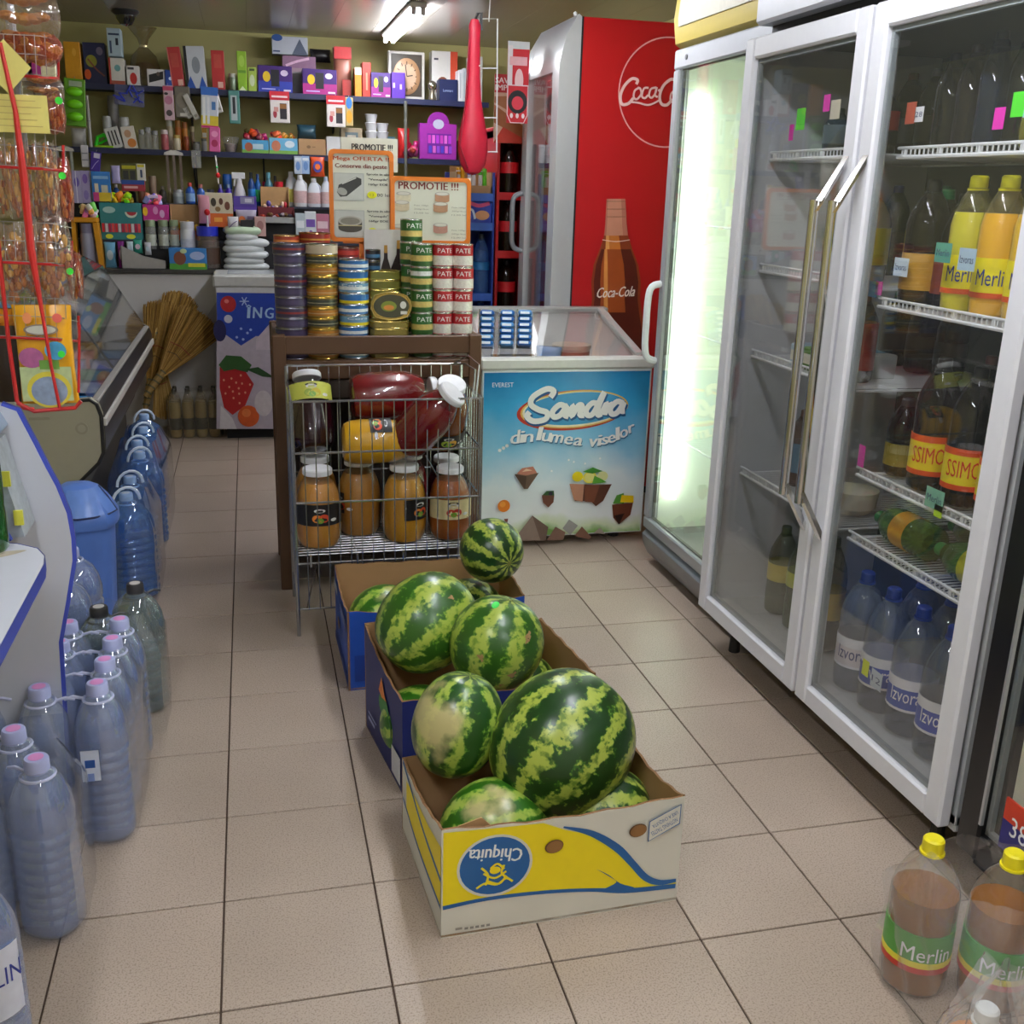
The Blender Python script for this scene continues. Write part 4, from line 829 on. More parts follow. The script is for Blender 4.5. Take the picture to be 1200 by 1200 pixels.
cst([(1010, 380), (985, 372), (950, 400), (932, 445), (938, 485), (965, 492), (990, 465)], 13); cst([(1000, 425), (985, 440), (982, 470), (1000, 480), (1020, 455), (1015, 428), (1000, 425)], 9)
cst([(1050, 370), (1020, 450), (1030, 480), (1050, 470)], 9); cst([(1085, 420), (1055, 430), (1050, 465), (1065, 472), (1085, 440), (1078, 470), (1095, 470)], 9)
cst([(790, 478), (830, 482), (880, 492), (930, 470)], 8)
# printed glass bottle
bt = [(668, 935), (785, 935), (788, 1000), (790, 1040), (800, 1110), (820, 1180), (850, 1260), (856, 1330), (850, 1400), (860, 1440)]
bl = [(862-(x-600)+0, y) for x, y in bt]
R_ = [(710+x/1., y) for x, y in ((25, 232), (27, 250), (28, 262), (30, 278), (36, 298), (42, 318), (42, 340), (40, 356), (44, 372), (46, 400), (44, 430), (40, 450), (40, 470))]
cxp = 721.5
hw = [(11, 233), (12, 250), (12.5, 262), (14, 276), (19, 292), (26, 310), (29, 330), (28, 350), (30, 366), (34, 390), (34, 420), (30, 450), (32, 470)]
def strip(i0, i1, c, f=1., off=0):
    q = hw[i0:i1+1]; p.poly([cpx(cxp-w_*f+off*2, y) for w_, y in q]+[cpx(cxp+w_*f+off*2, y) for w_, y in q[::-1]], C(c, .4, var=.15, scale=14))
strip(0, 3, 'b8705c'); strip(3, 12, '8a3a18'); strip(0, 3, 'c88a70', .7, -.8); strip(3, 7, 'c8742c', .45, -1.5); strip(3, 7, 'e0a058', .12, -5); strip(4, 12, '5a1c10', .9, 0); strip(4, 8, 'a04a1c', .5, -2); strip(4, 8, 'd89048', .08, -6)
p.text('Coca-Cola', *cpx(722, 342), .20, .05, C('f0e0d8'), .3, .05, .001)
for i in range(3): p.stroke([cpx(cxp-11, 236+i*9), cpx(cxp+11, 236+i*9)], .002, C('6a4a2a'), False)
p.stroke([cpx(cxp-16, 281), cpx(cxp, 283), cpx(cxp+16, 281)], .004, C('f0d0c0'))
prt('printed_side', p, cf, co)
for i, (z, c, l) in enumerate(((1.665, 'a02828', 'red'), (1.37, '2a58a8', 'blue'), (1.37, 'd89028', 'orange'), (1.005, '4a8ab8', 'pale blue'), (.61, '2a2a2a', 'black'))):
    for j in range(2):
        bottle('drink_bottle', l+' bottle on a shelf of the tall red fridge, '+('near' if j == 0 else 'far')+' one', (1.70, 5.15+.13*i+.12*j-(.36 if i > 2 else 0), z), .038, .22, glass(c, .6, .04, 1.4), None, .8, c, .014, 'c8c8c8', (.3, .6), 'bottles in the tall red fridge')
# ================================================================ drinks racks left of it
rk = thing('cola_rack', 'red metal rack of cola bottles left of the tall red fridge', 'rack', (1.42, 5.95, 0)); ro = tuple(rk.location)
X0, X1, Y0_, Y1_ = 1.325, 1.50, 5.8, 6.15
b = MB(); b.box(X0, Y0_, 0, X0+.015, Y1_, 1.84, RED); b.box(X1-.01, Y0_, 0, X1, Y1_, 1.84, RED); b.box(X0, Y1_-.015, 0, X1, Y1_, 1.84, C('3a1414')); b.box(X0, Y0_, 1.80, X1, Y1_, 1.86, RED, .004); wpart('frame', b, rk)
for z in (.5, .86, 1.19, 1.50):
    b = MB(); b.box(X0+.015, Y0_+.01, z-.012, X1-.01, Y1_-.015, z, C('8a1216', .4)); b.box(X0+.015, Y0_, z-.02, X1-.01, Y0_+.01, z+.02, RED); wpart('rack_shelf', b, rk)
for i, z in enumerate((.86, 1.19, 1.50)):
    for j in range(1):
        bottle('cola_bottle', ('bottom', 'middle', 'topmost')[i]+' cola bottle with red label in the red rack', (X0+.085, Y0_+.08, z+.001), .052, .285, glass('1a0e0a', .75, .03, 1.4), COLA, .8, '1c1c1c', .016, 'c01c24', (.42, .62), 'cola bottles in the red rack')
b = MB(); b.box(-.088, 0, -.17, .088, .004, .17, C('d8b89c', .5)); t = single('poster', b, 'small red and beige snack poster above the cola rack', 'poster', tuple(ony(598, 128, 5.75)))
p = Print((-.088, 0, -.17), (1, 0, 0), (0, 0, 1)); p.poly([(0, .10), (.176, .02), (.176, .08), (0, .19)], C('a8683c')); p.poly([(0, 0), (.176, 0), (.176, .02), (.05, .08)], C('c8402c')); p.poly([(0, .2), (.12, .14), (.176, .19), (.176, .24), (0, .23)], C('b47a50')); p.rect(0, .25, .176, .34, C('c02c30')); p.text('SAVE', .05, .31, .09, .028, C('f0e8e4'), 0, 0, .001); p.text('IMPR', .05, .275, .09, .028, C('f0e8e4'), 0, 0, .001); prt('poster_print', p, t, (0, 0, 0))
b = MB(); b.box(-.055, 0, -.19, .055, .004, .19, C('c8202c', .4)); t = single('promotional_tag', b, 'narrow red drinks tag with a black round emblem, hanging left of the red fridge', 'sign', tuple(ony(607, 97, 5.45)))
p = Print((-.055, 0, -.19), (1, 0, 0), (0, 0, 1)); p.rect(0, .345, .11, .38, C('d8d8d8')); p.rect(.0, .16, .025, .36, C('e8dcdc')); p.rect(.01, .27, .10, .31, C('e8b0b4')); p.ell(.06, .20, .022, .055, C('f0c8c8')); p.poly([(0, .04), (.02, 0), (.09, 0), (.11, .04), (.11, .18), (0, .18)], C('e8d0d0')); p.poly([(.005, .04), (.022, .004), (.088, .004), (.105, .04), (.105, .175), (.005, .175)], C('c8202c')); p.ell(.055, .10, .05, .055, C('1e1c1e')); p.ell(.055, .095, .03, .032, C('d8384a')); 
for k in range(3): p.ell(.025+.03*k, .035, .008, .012, C('f0e0e0'))
prt('tag_print', p, t, (0, 0, 0))
# blue display with snacks and water bottles
BD = C('1f3f9c', .4, var=.05)
bd = thing('drinks_display', 'blue cardboard display with biscuits and water bottles beside the cola rack', 'display', (1.15, 5.98, 0)); X0, X1 = 1.10, 1.315
b = MB(); b.box(X0, 5.8, 0, X0+.01, 6.15, 1.5, BD); b.box(X1-.01, 5.8, 0, X1, 6.15, 1.62, BD); b.box(X0, 6.14, 0, X1, 6.15, 1.62, BD); 
for z in (.3, .62, .965, 1.345, 1.50): b.box(X0+.01, 5.8, z-.015, X1-.01, 6.14, z, BD); b.box(X0+.01, 5.795, z-.03, X1-.01, 5.8, z+.012, C('3a66c0', .4))
wpart('stand', b, bd)
for j, x in enumerate((1.155, 1.26)): 
    for z, r in ((.966, 'upper'), (.621, 'lower')): bottle('water_bottle', ('left ' if j == 0 else 'right ')+r+' blue water bottle in the blue display', (x, 5.87, z), .046, .32, CLRB, glass('3f8fc8', .35, .03, 1.33), .85, '1a1c22', .016, '2a78b8', (.42, .56), 'blue water bottles in the blue display')
b = MB(); b.box(-.098, -.12, 0, .098, .12, .125, C('2a3fa8', .3, var=.3, scale=30), .006); t = single('biscuit_box', b, 'blue and white biscuit packets on the blue display', 'packet', (1.207, 5.93, 1.346))
p = Print((-.098, -.12, 0), (1, 0, 0), (0, 0, 1)); p.stroke([(.01, .10), (.06, .115), (.12, .10), (.18, .115)], .02, C('d04a78')); p.ell(.14, .05, .04, .025, C('d89a6a')); p.stroke([(.02, .06), (.08, .08), (.1, .03)], .012, C('d8e4f8')); p.ell(.05, .04, .03, .02, C('3a6ad8')); prt('packet_print', p, t, (0, 0, 0))
cb = MB(); cb.box(-.1, -.1, 0, .1, .1, .006, KRAFT); cb.box(-.1, -.1, 0, .1, -.094, .05, KRAFT); cb.box(-.1, .094, 0, .1, .1, .15, KRAFT); cb.box(-.1, -.1, 0, -.094, .1, .12, KRAFT); cb.box(.094, -.1, 0, .1, .1, .12, KRAFT); single('cardboard_tray', cb, 'open cardboard tray holding small coloured bottles on the blue display', 'tray', (1.205, 5.93, 1.501))
for i, (c, l) in enumerate((('f0b010', 'yellow'), ('2028b0', 'dark blue'), ('58c020', 'green'))):
    for k in range(2): bottle('toy_bottle', f'{l} topped small bottle in the cardboard tray, {"left" if k == 0 else "right"} of its pair', (1.14+i*.062+k*.024-.012, 5.885+.004, 1.508), .0115, .125, C('e4e4e8' if k == 0 or i == 1 else c, .4), None, .8, c, .011, None, group='small coloured bottles', neck=.01)
# ================================================================ hanging wire rack with red bag
wr = thing('hanging_wire_rack', 'thin white wire hook rack hanging from the ceiling left of the red fridge', 'rack', (1.14, 5.2, 2.47)); b = MB(); WW = C('d8d8d8', .4); o_ = tuple(wr.location)
g = lambda x, y: tuple(ony(x, y, 5.2))
b.tube([g(563, 22), g(583, 22), g(582, 178)], .0035, WW, 6); b.cyl(g(561, 22), g(560, 180), .003, WW, 6); b.cyl((g(573, 22)[0], 5.2, 2.28), (1.14, 5.2, 2.47), .003, WW, 6)
for y in (80, 138, 178): b.cyl(g(556, y), g(583, y), .0035, WW, 6); b.cyl(g(556, y+1), (g(556, y)[0], 5.08, g(556, y)[2]), .003, WW, 6)
wpart('wire_frame', b, wr)
hp = ony(555, 118, 5.1); b = MB()
pr = [(.0, -.33), (.045, -.318), (.075, -.28), (.088, -.22), (.085, -.16), (.065, -.08), (.045, .0), (.036, .10), (.032, .24), (.034, .32), (.022, .345), (0, .35)]
b.lathe(pr, C('b81432', .5, var=.12, scale=30, bump=.4), 20, sx=.82, sy=.5); t = single('red_cover', b, 'long red teardrop-shaped cover hanging on the wire rack', 'bag', tuple(hp))
b = MB(); b.tube([(.0, .0, .34), (.012, 0, .37), (.03, 0, .375), (.03, 0, .30)], .006, C('1a1a1c', .5), 8); part('strap', b, t)
b = MB(); b.tube([(-.028, -.022, .30), (-.045, -.028, -.02), (-.066, -.026, -.2), (-.03, -.036, -.3)], .003, C('8c0e24', .6), 6); part('seam', b, t)
# ================================================================ brown stand with tins
WB = C('5a3d26', .45, var=.10, scale=14, bump=.1); WB_SHADE = C('2e2016', .6, var=.1)  # second brown has the shadow of the lower region in its colour
st = thing('wooden_stand', 'dark brown slatted wooden stand behind the wire rack, carrying stacks of tins', 'stand', (.459, 4.16, 0)); so = tuple(st.location)
for x0, x1 in ((.065, .115), (.803, .853)):
    for y0 in (3.93, 4.34):
        b = MB(); b.box(x0, y0, 0, x1, y0+.045, 1.0, WB, .004); wpart('post', b, st)
for z0, z1 in ((.928, .996), (.835, .905)):
    b = MB(); b.box(.112, 3.935, z0, .806, 3.953, z1, WB, .004); wpart('front_slat', b, st)
    b = MB(); b.box(.07, 3.97, z0, .09, 4.345, z1, WB, .004); wpart('side_slat', b, st)
    b = MB(); b.box(.83, 3.97, z0, .85, 4.345, z1, WB, .004); wpart('side_slat', b, st)
b = MB(); b.box(.09, 3.953, .885, .83, 4.36, .90, WB, .002); wpart('deck', b, st)
b = MB(); b.box(.07, 4.36, .05, .85, 4.375, .98, WB_SHADE); wpart('back_panel', b, st)
b = MB(); b.box(.08, 3.97, .05, .092, 4.36, .83, WB_SHADE); b.box(.826, 3.97, .05, .838, 4.36, .83, WB_SHADE); wpart('side_panel', b, st)
b = MB(); b.box(.09, 3.96, .10, .83, 4.36, .12, WB_SHADE); wpart('lower_shelf', b, st)
b = MB(); b.box(.112, 3.94, .76, .806, 3.955, .83, WB_SHADE, .003); wpart('front_slat', b, st)
_tc = {}
def tin(name, label, loc, r, h, lab, metal='c8c8c4', bands=(), group=None, rot=None, txt=None, txc='f4f4f4', sq=0, sx=1., a0=0., cat='tin'):
    t = thing(name, label, cat, loc, group=group, rot=rot); k = (r, h, lab, metal, str(bands), txt, sq, sx, a0)
    if k not in _tc:
        mm = C(metal, .22, .9, var=.04); b = MB()
        b.lathe([(r*.93, .001), (r, 0), (r*1.01, .0025), (r*.985, .004), (r*.985, h-.004), (r*1.01, h-.0025), (r, h), (r*.93, h-.0005), (r*.91, h-.003), (0, h-.003)], mm, 24, sx=sx, sq=sq); m1 = b.mesh('can_body')
        b = MB(); b.lathe([(r*.99, .0045), (r*.99, h-.0045)], C(lab, .3, spec=.7), 24, sx=sx, sq=sq)
        for (c_, f0, f1) in bands: b.lathe([(r*.995, h*f0), (r*.995, h*f1)], C(c_, .35, var=.25, scale=120), 24, sx=sx, sq=sq)
        if txt:
            vs, fs, x0, x1, y0, y1 = text_geo(txt); q = []
            for x, y in vs:
                a = ((x-x0)/(x1-x0)-.5)*1.5+a0; q.append((r*1.006*math.sin(a), -r*1.006*math.cos(a), h*.72+((y-y0)/(y1-y0)-.5)*h*.2))
            b.add(q, fs, C(txc))
        m2 = b.mesh('can_label'); 
        b = MB(); b.lathe([(r*.80, h-.0028), (r*.80, h-.0015), (r*.76, h-.0015), (r*.76, h-.0028)], mm, 24, sx=sx, sq=sq); b.box(-r*.1, -r*.55, h-.003, r*.1, -r*.25, h-.001, mm); m3 = b.mesh('can_lid')
        _tc[k] = (m1, m2, m3)
    for nm, me in zip(('can_body', 'can_label', 'can_lid'), _tc[k]): link(nm, me, t)
    return t
ORD = ['topmost', 'second down', 'third down', 'fourth down', 'fifth down', 'sixth down', 'seventh down', 'eighth down', 'ninth down', 'tenth down', 'eleventh down', 'lowest']
def stack(name, px, Y, n, r, h, spec, what, where, group, jit=.002, a0=0):
    x = ony(px, 340, Y).x; R_ = random.Random(px)
    for i in range(n):
        s = spec(i, n); tin(name, f'{s.get("w", what)}, {ORD[n-1-i]} in {where}', (x+R_.uniform(-jit, jit), Y+R_.uniform(-jit, jit), .9005+i*h), r, h-.0004, s['lab'], s.get('metal', 'c8c8c4'), s.get('bands', ()), group, None, s.get('txt'), s.get('txc', 'f4f4f4'), a0=s.get('a0', R_.uniform(-.5, .5)))
stack('fish_tin', 341, 4.05, 11, .0615, .0385, lambda i, n: dict(lab='342b4a', metal='9a98a8', bands=(('8a3030', .4, .6),) if i % 3 == 1 else (('4a4060', .3, .7),)), 'flat dark purple tin', 'the leftmost front stack', 'purple tins')
stack('fish_tin', 377, 4.05, 11, .0615, .0385, lambda i, n: dict(lab='c8b8a0' if i == n-1 else '6a5626' if i % 2 else '8c6c24', metal='c8c4b8' if i == n-1 else 'd8b050', bands=() if i == n-1 else (('3a4038' if i % 2 else 'b8782c', .25, .75), ('e8dcb8', .4, .5)), w='flat silver lidded tin' if i == n-1 else 'flat gold fish tin'), 'flat gold fish tin', 'the second front stack from the left', 'gold tins')
stack('fish_tin', 414, 4.05, 9, .057, .041, lambda i, n: dict(lab='2a6cb0' if i % 3 else '6a9ac0', metal='c8ccd0', bands=(('e8d428', .05, .35),) if i % 2 else (('e4ecf2', .3, .6),), txt='Cora' if i % 3 == 0 else None), 'blue and yellow flat tin', 'the third front stack from the left', 'blue tuna tins')
GRB = (('2e5a24', .02, .22), ('d8c070', .25, .5))
stack('pea_can', 494, 4.05, 5, .043, .086, lambda i, n: dict(lab='2e6a2c', bands=GRB+(('f0f0e8', .62, .82),) if i == 3 else GRB, txt='PATE', a0=.15), 'green and yellow pate can', 'the front green can stack', 'green cans')
stack('pea_can', 482, 4.14, 6, .043, .086, lambda i, n: dict(lab='2e6a2c', bands=GRB, txt='PATE', a0=.2), 'green pate can', 'the rear green can stack', 'green cans')
for px, pl in ((519, 'left'), (542, 'right')):
    stack('pate_can', px, 4.05, 5, .0405, .086, lambda i, n: dict(lab='b8202a', metal='d0ccc8', bands=(('efe4dc', .08, .5),), txt='PATE', a0=.1 if pl == 'left' else -.1), 'red and white pate can', f'the {pl} red can stack', 'red pate cans')
stack('sauce_tin', 338, 4.19, 11, .05, .0405, lambda i, n: dict(lab='a83a28', metal='c8a070', bands=(('d88a4a', .3, .6),)), 'red and orange tin', 'the stack behind the purple tins', 'red tins at the back')
stack('sauce_tin', 370, 4.19, 12 if False else 11, .06, .0415, lambda i, n: dict(lab='982420', metal='b8805a', bands=(('d8a040', .35, .5),)), 'wide red tin', 'the stack behind the gold tins', 'red tins at the back')
stack('sauce_tin', 406, 4.19, 10, .052, .0405, lambda i, n: dict(lab='7c1c20', metal='907068', bands=(('b83830', .3, .7),)), 'dark red tin', 'the stack behind the blue tins', 'red tins at the back')
stack('sauce_tin', 437, 4.21, 9, .03, .044, lambda i, n: dict(lab='23262c', metal='a8a8a8', bands=(('4a7aa0', .3, .6),)), 'small dark tin', 'the stack left of the bottle picture', 'small dark tins')
xo = ony(456, 380, 4.05).x
for i in range(5):
    tin('sardine_tin', f'oval gold sardine tin, {ORD[4-i]} in the front low stack', (xo, 4.045, .9005+i*.0285), .052, .028, '8a7a3a', 'd8c070', (), 'oval sardine tins', None, sq=.35, sx=1.45)
t = tin('sardine_tin', 'oval sardine tin standing on its edge and showing its dark printed face', (xo+.005, 4.045, 1.045+.052), .052, .028, '8a7a3a', 'd8c070', (), 'oval sardine tins', (math.radians(90), 0, 0), sq=.25, sx=1.5)
p = Print((0, 0, .0285), (1, 0, 0), (0, 1, 0)); p.ell(0, 0, .068, .044, C('4a4a34'), 28); p.ell(-.01, .0, .03, .02, C('8a9a3a')); p.ell(-.01, -.005, .02, .01, C('d88a3a')); p.ell(.045, .005, .012, .014, C('e8e8e0')); p.rect(.035, -.03, .06, -.018, C('e8e8e0')); prt('face_print', p, t, (0, 0, 0))
for i in range(9):
    tin('sardine_tin', f'oval gold sardine tin, {ORD[8-i]} in the taller back stack', (xo-.005, 4.17, .9005+i*.0355), .05, .035, '7a7a30', 'c0b060', (), 'oval sardine tins', None, sq=.3, sx=1.4)
b = MB(); b.box(-.085, 0, -.17, .085, .004, .09, C('d8d4d0', .5)); t = single('picture_card', b, 'white card with two printed cola bottles behind the oval tins', 'sign', (ony(452, 290, 4.26).x, 4.26, 1.28))
p = Print((-.085, 0, -.17), (1, 0, 0), (0, 0, 1))
for cx_, w_, h_ in ((.085, .022, .20), (.14, .035, .22)):
    p.poly([(cx_-w_, 0), (cx_+w_, 0), (cx_+w_, h_*.5), (cx_+w_*.35, h_*.75), (cx_+w_*.3, h_), (cx_-w_*.3, h_), (cx_-w_*.35, h_*.75), (cx_-w_, h_*.5)], C('24100c')); p.rect(cx_-w_, h_*.2, cx_+w_, h_*.38, C('b02024')); p.rect(cx_-w_*.3, h_*.85, cx_+w_*.3, h_, C('b88838'))
prt('card_print', p, t, (0, 0, 0))
# ---- promotion signs
OR = C('e07a1c', .4, var=.04); PAP = C('dcdccc', .5, var=.02); INKR = C('7a2a1c'); INK = C('1c1a18')
def sign(name, label, x0, y0, x1, y1, Y, frame=True):
    a = ony(x0, y1, Y); c = ony(x1, y0, Y); w_, h_ = c.x-a.x, c.z-a.z
    t = thing(name, label, 'sign', (a.x, Y, a.z), rz=0); b = MB(); b.box(0, .002, 0, w_, .006, h_, PAP); part('paper', b, t)
    if frame:
        f = .016; b = MB(); r_ = .02
        def rr(w0, h0, w1, h1, r): return [(w1-r+r*math.cos(a_), h1-r+r*math.sin(a_)) for a_ in (0, .5, 1.07, 1.57)]+[(w0+r+r*math.cos(a_), h1-r+r*math.sin(a_)) for a_ in (1.57, 2.1, 2.6, 3.14)]+[(w0+r+r*math.cos(a_), h0+r+r*math.sin(a_)) for a_ in (3.14, 3.7, 4.2, 4.71)]+[(w1-r+r*math.cos(a_), h0+r+r*math.sin(a_)) for a_ in (4.71, 5.2, 5.8, 6.28)]
        o_, i_ = rr(0, 0, w_, h_, r_), rr(f, f, w_-f, h_-f, r_*.7); n = len(o_)
        vs = [(x, -.004, z) for x, z in o_]+[(x, -.004, z) for x, z in i_]+[(x, .008, z) for x, z in o_]+[(x, .008, z) for x, z in i_]; fs = []
        for i in range(n):
            k = (i+1) % n; fs += [(i, k, n+k, n+i), (2*n+i, 3*n+i, 3*n+k, 2*n+k), (i, 2*n+i, 2*n+k, k), (n+i, n+k, 3*n+k, 3*n+i)]
        b.add(vs, fs, OR); part('orange_frame', b, t)
    return t, w_, h_, Print((0, .0015, 0), (1, 0, 0), (0, 0, 1))
t, w_, h_, p = sign('promotion_sign', 'cream promotion sign behind the orange framed ones', 400, 163, 466, 200, 4.33, False); p.text('PROMOTIE !!!', w_*.55, h_*.72, w_*.72, h_*.2, INK, bold=.001); prt('sign_print', p, t, (0, 0, 0))
b = MB(); b.cyl((w_*.5, .01, -.69), (w_*.5, .01, 0), .008, C('d8d4c8'), 8); part('support', b, t)
t, w_, h_, p = sign('promotion_sign', 'taller orange framed sign with two fish tins, on the left', 387, 177, 461, 283, 4.27)
p.text('Mega OFERTA !!', w_*.5, h_*.90, w_*.86, h_*.055, C('b84a1c'), bold=.0008); p.text('Conserve din peste', w_*.5, h_*.82, w_*.8, h_*.06, INKR, bold=.0008)
for z, f_ in ((.60, 0), (.20, 1)):
    p.rect(w_*.07, h_*(z-.15), w_*.54, h_*(z+.15), C('b8bab4')); p.rect(w_*.085, h_*(z-.14), w_*.525, h_*(z+.14), C('c8cac4'))
    if not f_: p.poly([(w_*.12, h_*(z-.06)), (w_*.17, h_*(z-.11)), (w_*.27, h_*(z-.10)), (w_*.5, h_*(z+.03)), (w_*.5, h_*(z+.09)), (w_*.42, h_*(z+.11)), (w_*.15, h_*(z+.02))], C('3a3a38')); p.ell(w_*.2, h_*(z-.05), w_*.08, h_*.04, C('a8a8a0'), 16, 0, -.3); p.stroke([(w_*.2, h_*(z+.03)), (w_*.42, h_*(z+.1))], .004, C('d0d0c8'), False)
    else: p.rect(w_*.13, h_*(z-.05), w_*.5, h_*(z+.03), C('4a463c')); p.ell(w_*.315, h_*(z-.05), w_*.185, h_*.045, C('4a463c')); p.ell(w_*.315, h_*(z+.03), w_*.185, h_*.055, C('b8b4a8')); p.ell(w_*.315, h_*(z+.03), w_*.15, h_*.04, C('8a867a')); p.rect(w_*.13, h_*(z-.025), w_*.5, h_*(z-.015), C('c8b888'))
    for k, s in enumerate(('Sprote in ulei', '"Ventspils"', '160gr EOE')): p.text(s, w_*.76, h_*(z+.14-.055*k), w_*(.36 if k == 0 else .3), h_*.03, INK, bold=.0005)
    p.ell(w_*.66, h_*(z-.08), w_*.075, h_*.04, C('e8e81c')); p.text('00 lei', w_*.84, h_*(z-.08), w_*.2, h_*.035, INK); p.text('12' if f_ else '13', w_*.66, h_*(z-.08), w_*.06, h_*.03, C('a8a010'))
prt('sign_print', p, t, (0, 0, 0)); b = MB(); b.box(w_*.5-.012, .0, -.425, w_*.5+.012, .006, .005, OR); b.box(w_*.2, 0, -.006, w_*1.3, .006, .004, OR); part('pole', b, t)
t, w_, h_, p = sign('promotion_sign', 'wider orange framed sign headed PROMOTIE, on the right', 458, 209, 552, 286, 4.265)
p.text('PROMOTIE !!!', w_*.47, h_*.87, w_*.74, h_*.11, INKR, bold=.001)
for cx_, cz, c_ in ((.16, .70, 'd8d0b4'), (.14, .57, 'd0c0a0'), (.64, .71, 'b88a6a'), (.62, .56, 'b48a6a'), (.12, .22, 'c8a890'), (.62, .25, 'b88878')):
    p.rect(w_*(cx_-.09), h_*(cz-.05), w_*(cx_+.09), h_*(cz+.05), C(c_, var=.25, scale=90)); p.ell(w_*cx_, h_*(cz-.05), w_*.09, h_*.03, C(c_)); p.ell(w_*cx_, h_*(cz+.05), w_*.09, h_*.03, C('b0aaa0')); p.ell(w_*cx_, h_*(cz+.05), w_*.075, h_*.022, C('d8d4c8'))
for cx_, cz in ((.38, .58), (.85, .56), (.85, .22)):
    for k, s in enumerate(('Pate 100gr', '200gr/buc', '12,00 lei')): p.text(s, w_*cx_, h_*(cz-.055*k), w_*.18, h_*.025, C('8a8478'))
prt('sign_print', p, t, (0, 0, 0)); b = MB(); b.box(w_*.3-.01, .001, -.42, w_*.3+.01, .006, .005, OR); part('pole', b, t)
# ================================================================ wire rack with juice jars
ct = thing('wire_rack', 'chromed wire basket rack full of big juice jars in front of the wooden stand', 'rack', (.435, 3.66, 0)); co_ = tuple(ct.location)
WC = C('b4b6b8', .25, .9, var=.04); xa, xb, ya, yb = .112, .758, 3.479, 3.86
for x in (xa, xb):
    for y in (ya, yb):
        b = MB(); b.cyl((x, y, 0), (x, y, .845 if y == ya else .90), .0075, WC, 8); wpart('leg', b, ct)
b = MB()
for z in (.842, .665, .49, .27, .10): b.cyl((xa, ya, z), (xb, ya, z), .0045 if z > .3 else .004, WC, 6)
n = 17
for i in range(1, n): x = xa+(xb-xa)*i/n; b.cyl((x, ya-.004, .10), (x, ya-.004, .845), .0021, WC, 5)
wpart('front_grid', b, ct)
for x in (xa, xb):
    b = MB()
    for z in (.842, .665, .49, .27, .10): b.cyl((x, ya, z), (x, yb, z), .004, WC, 6)
    for i in range(1, 9): y = ya+(yb-ya)*i/9; b.cyl((x, y, .10), (x, y, .842), .002, WC, 5)
    wpart('side_grid', b, ct)
b = MB(); b.cyl((xa, yb, .90), (xb, yb, .90), .005, WC, 6); b.cyl((xa, yb, .5), (xb, yb, .5), .004, WC, 6)
for i in range(1, n): x = xa+(xb-xa)*i/n; b.cyl((x, yb, .27), (x, yb, .90), .002, WC, 5)
wpart('back_grid', b, ct)
b = MB()
for i in range(14): y = ya+(yb-ya)*(i+.5)/14; b.cyl((xa, y, .297), (xb, y, .297), .0028, WC, 5)
for i in range(4): x = xa+(xb-xa)*(i+.3)/4; b.cyl((x, ya, .292), (x, yb, .292), .004, WC, 6); b.tube([(x, ya-.008, .30), (x, ya-.010, .26)], .004, WC, 6)
wpart('wire_shelf', b, ct)
b = MB(); b.cyl((xa+.03, ya, .10), (xa+.12, yb, .27), .003, WC, 5); wpart('brace', b, ct); b = MB(); b.cyl((xb-.18, ya+.1, .62), (xb, yb-.05, .30), .003, WC, 5); wpart('brace', b, ct)
b = MB(); b.tube([(xb-.02, ya, .845), (xb, ya+.05, .95), (xb-.01, ya+.2, .96), (xb-.03, yb, .9)], .003, WC, 6); b.tube([(xb-.03, ya, .845), (xb-.01, ya+.07, .93), (xb-.02, ya+.2, .93), (xb-.04, yb, .9)], .003, WC, 6); wpart('wire_loop', b, ct)
JG = glass('f4efe0', .0, .02, 1.42)
_jc = {}
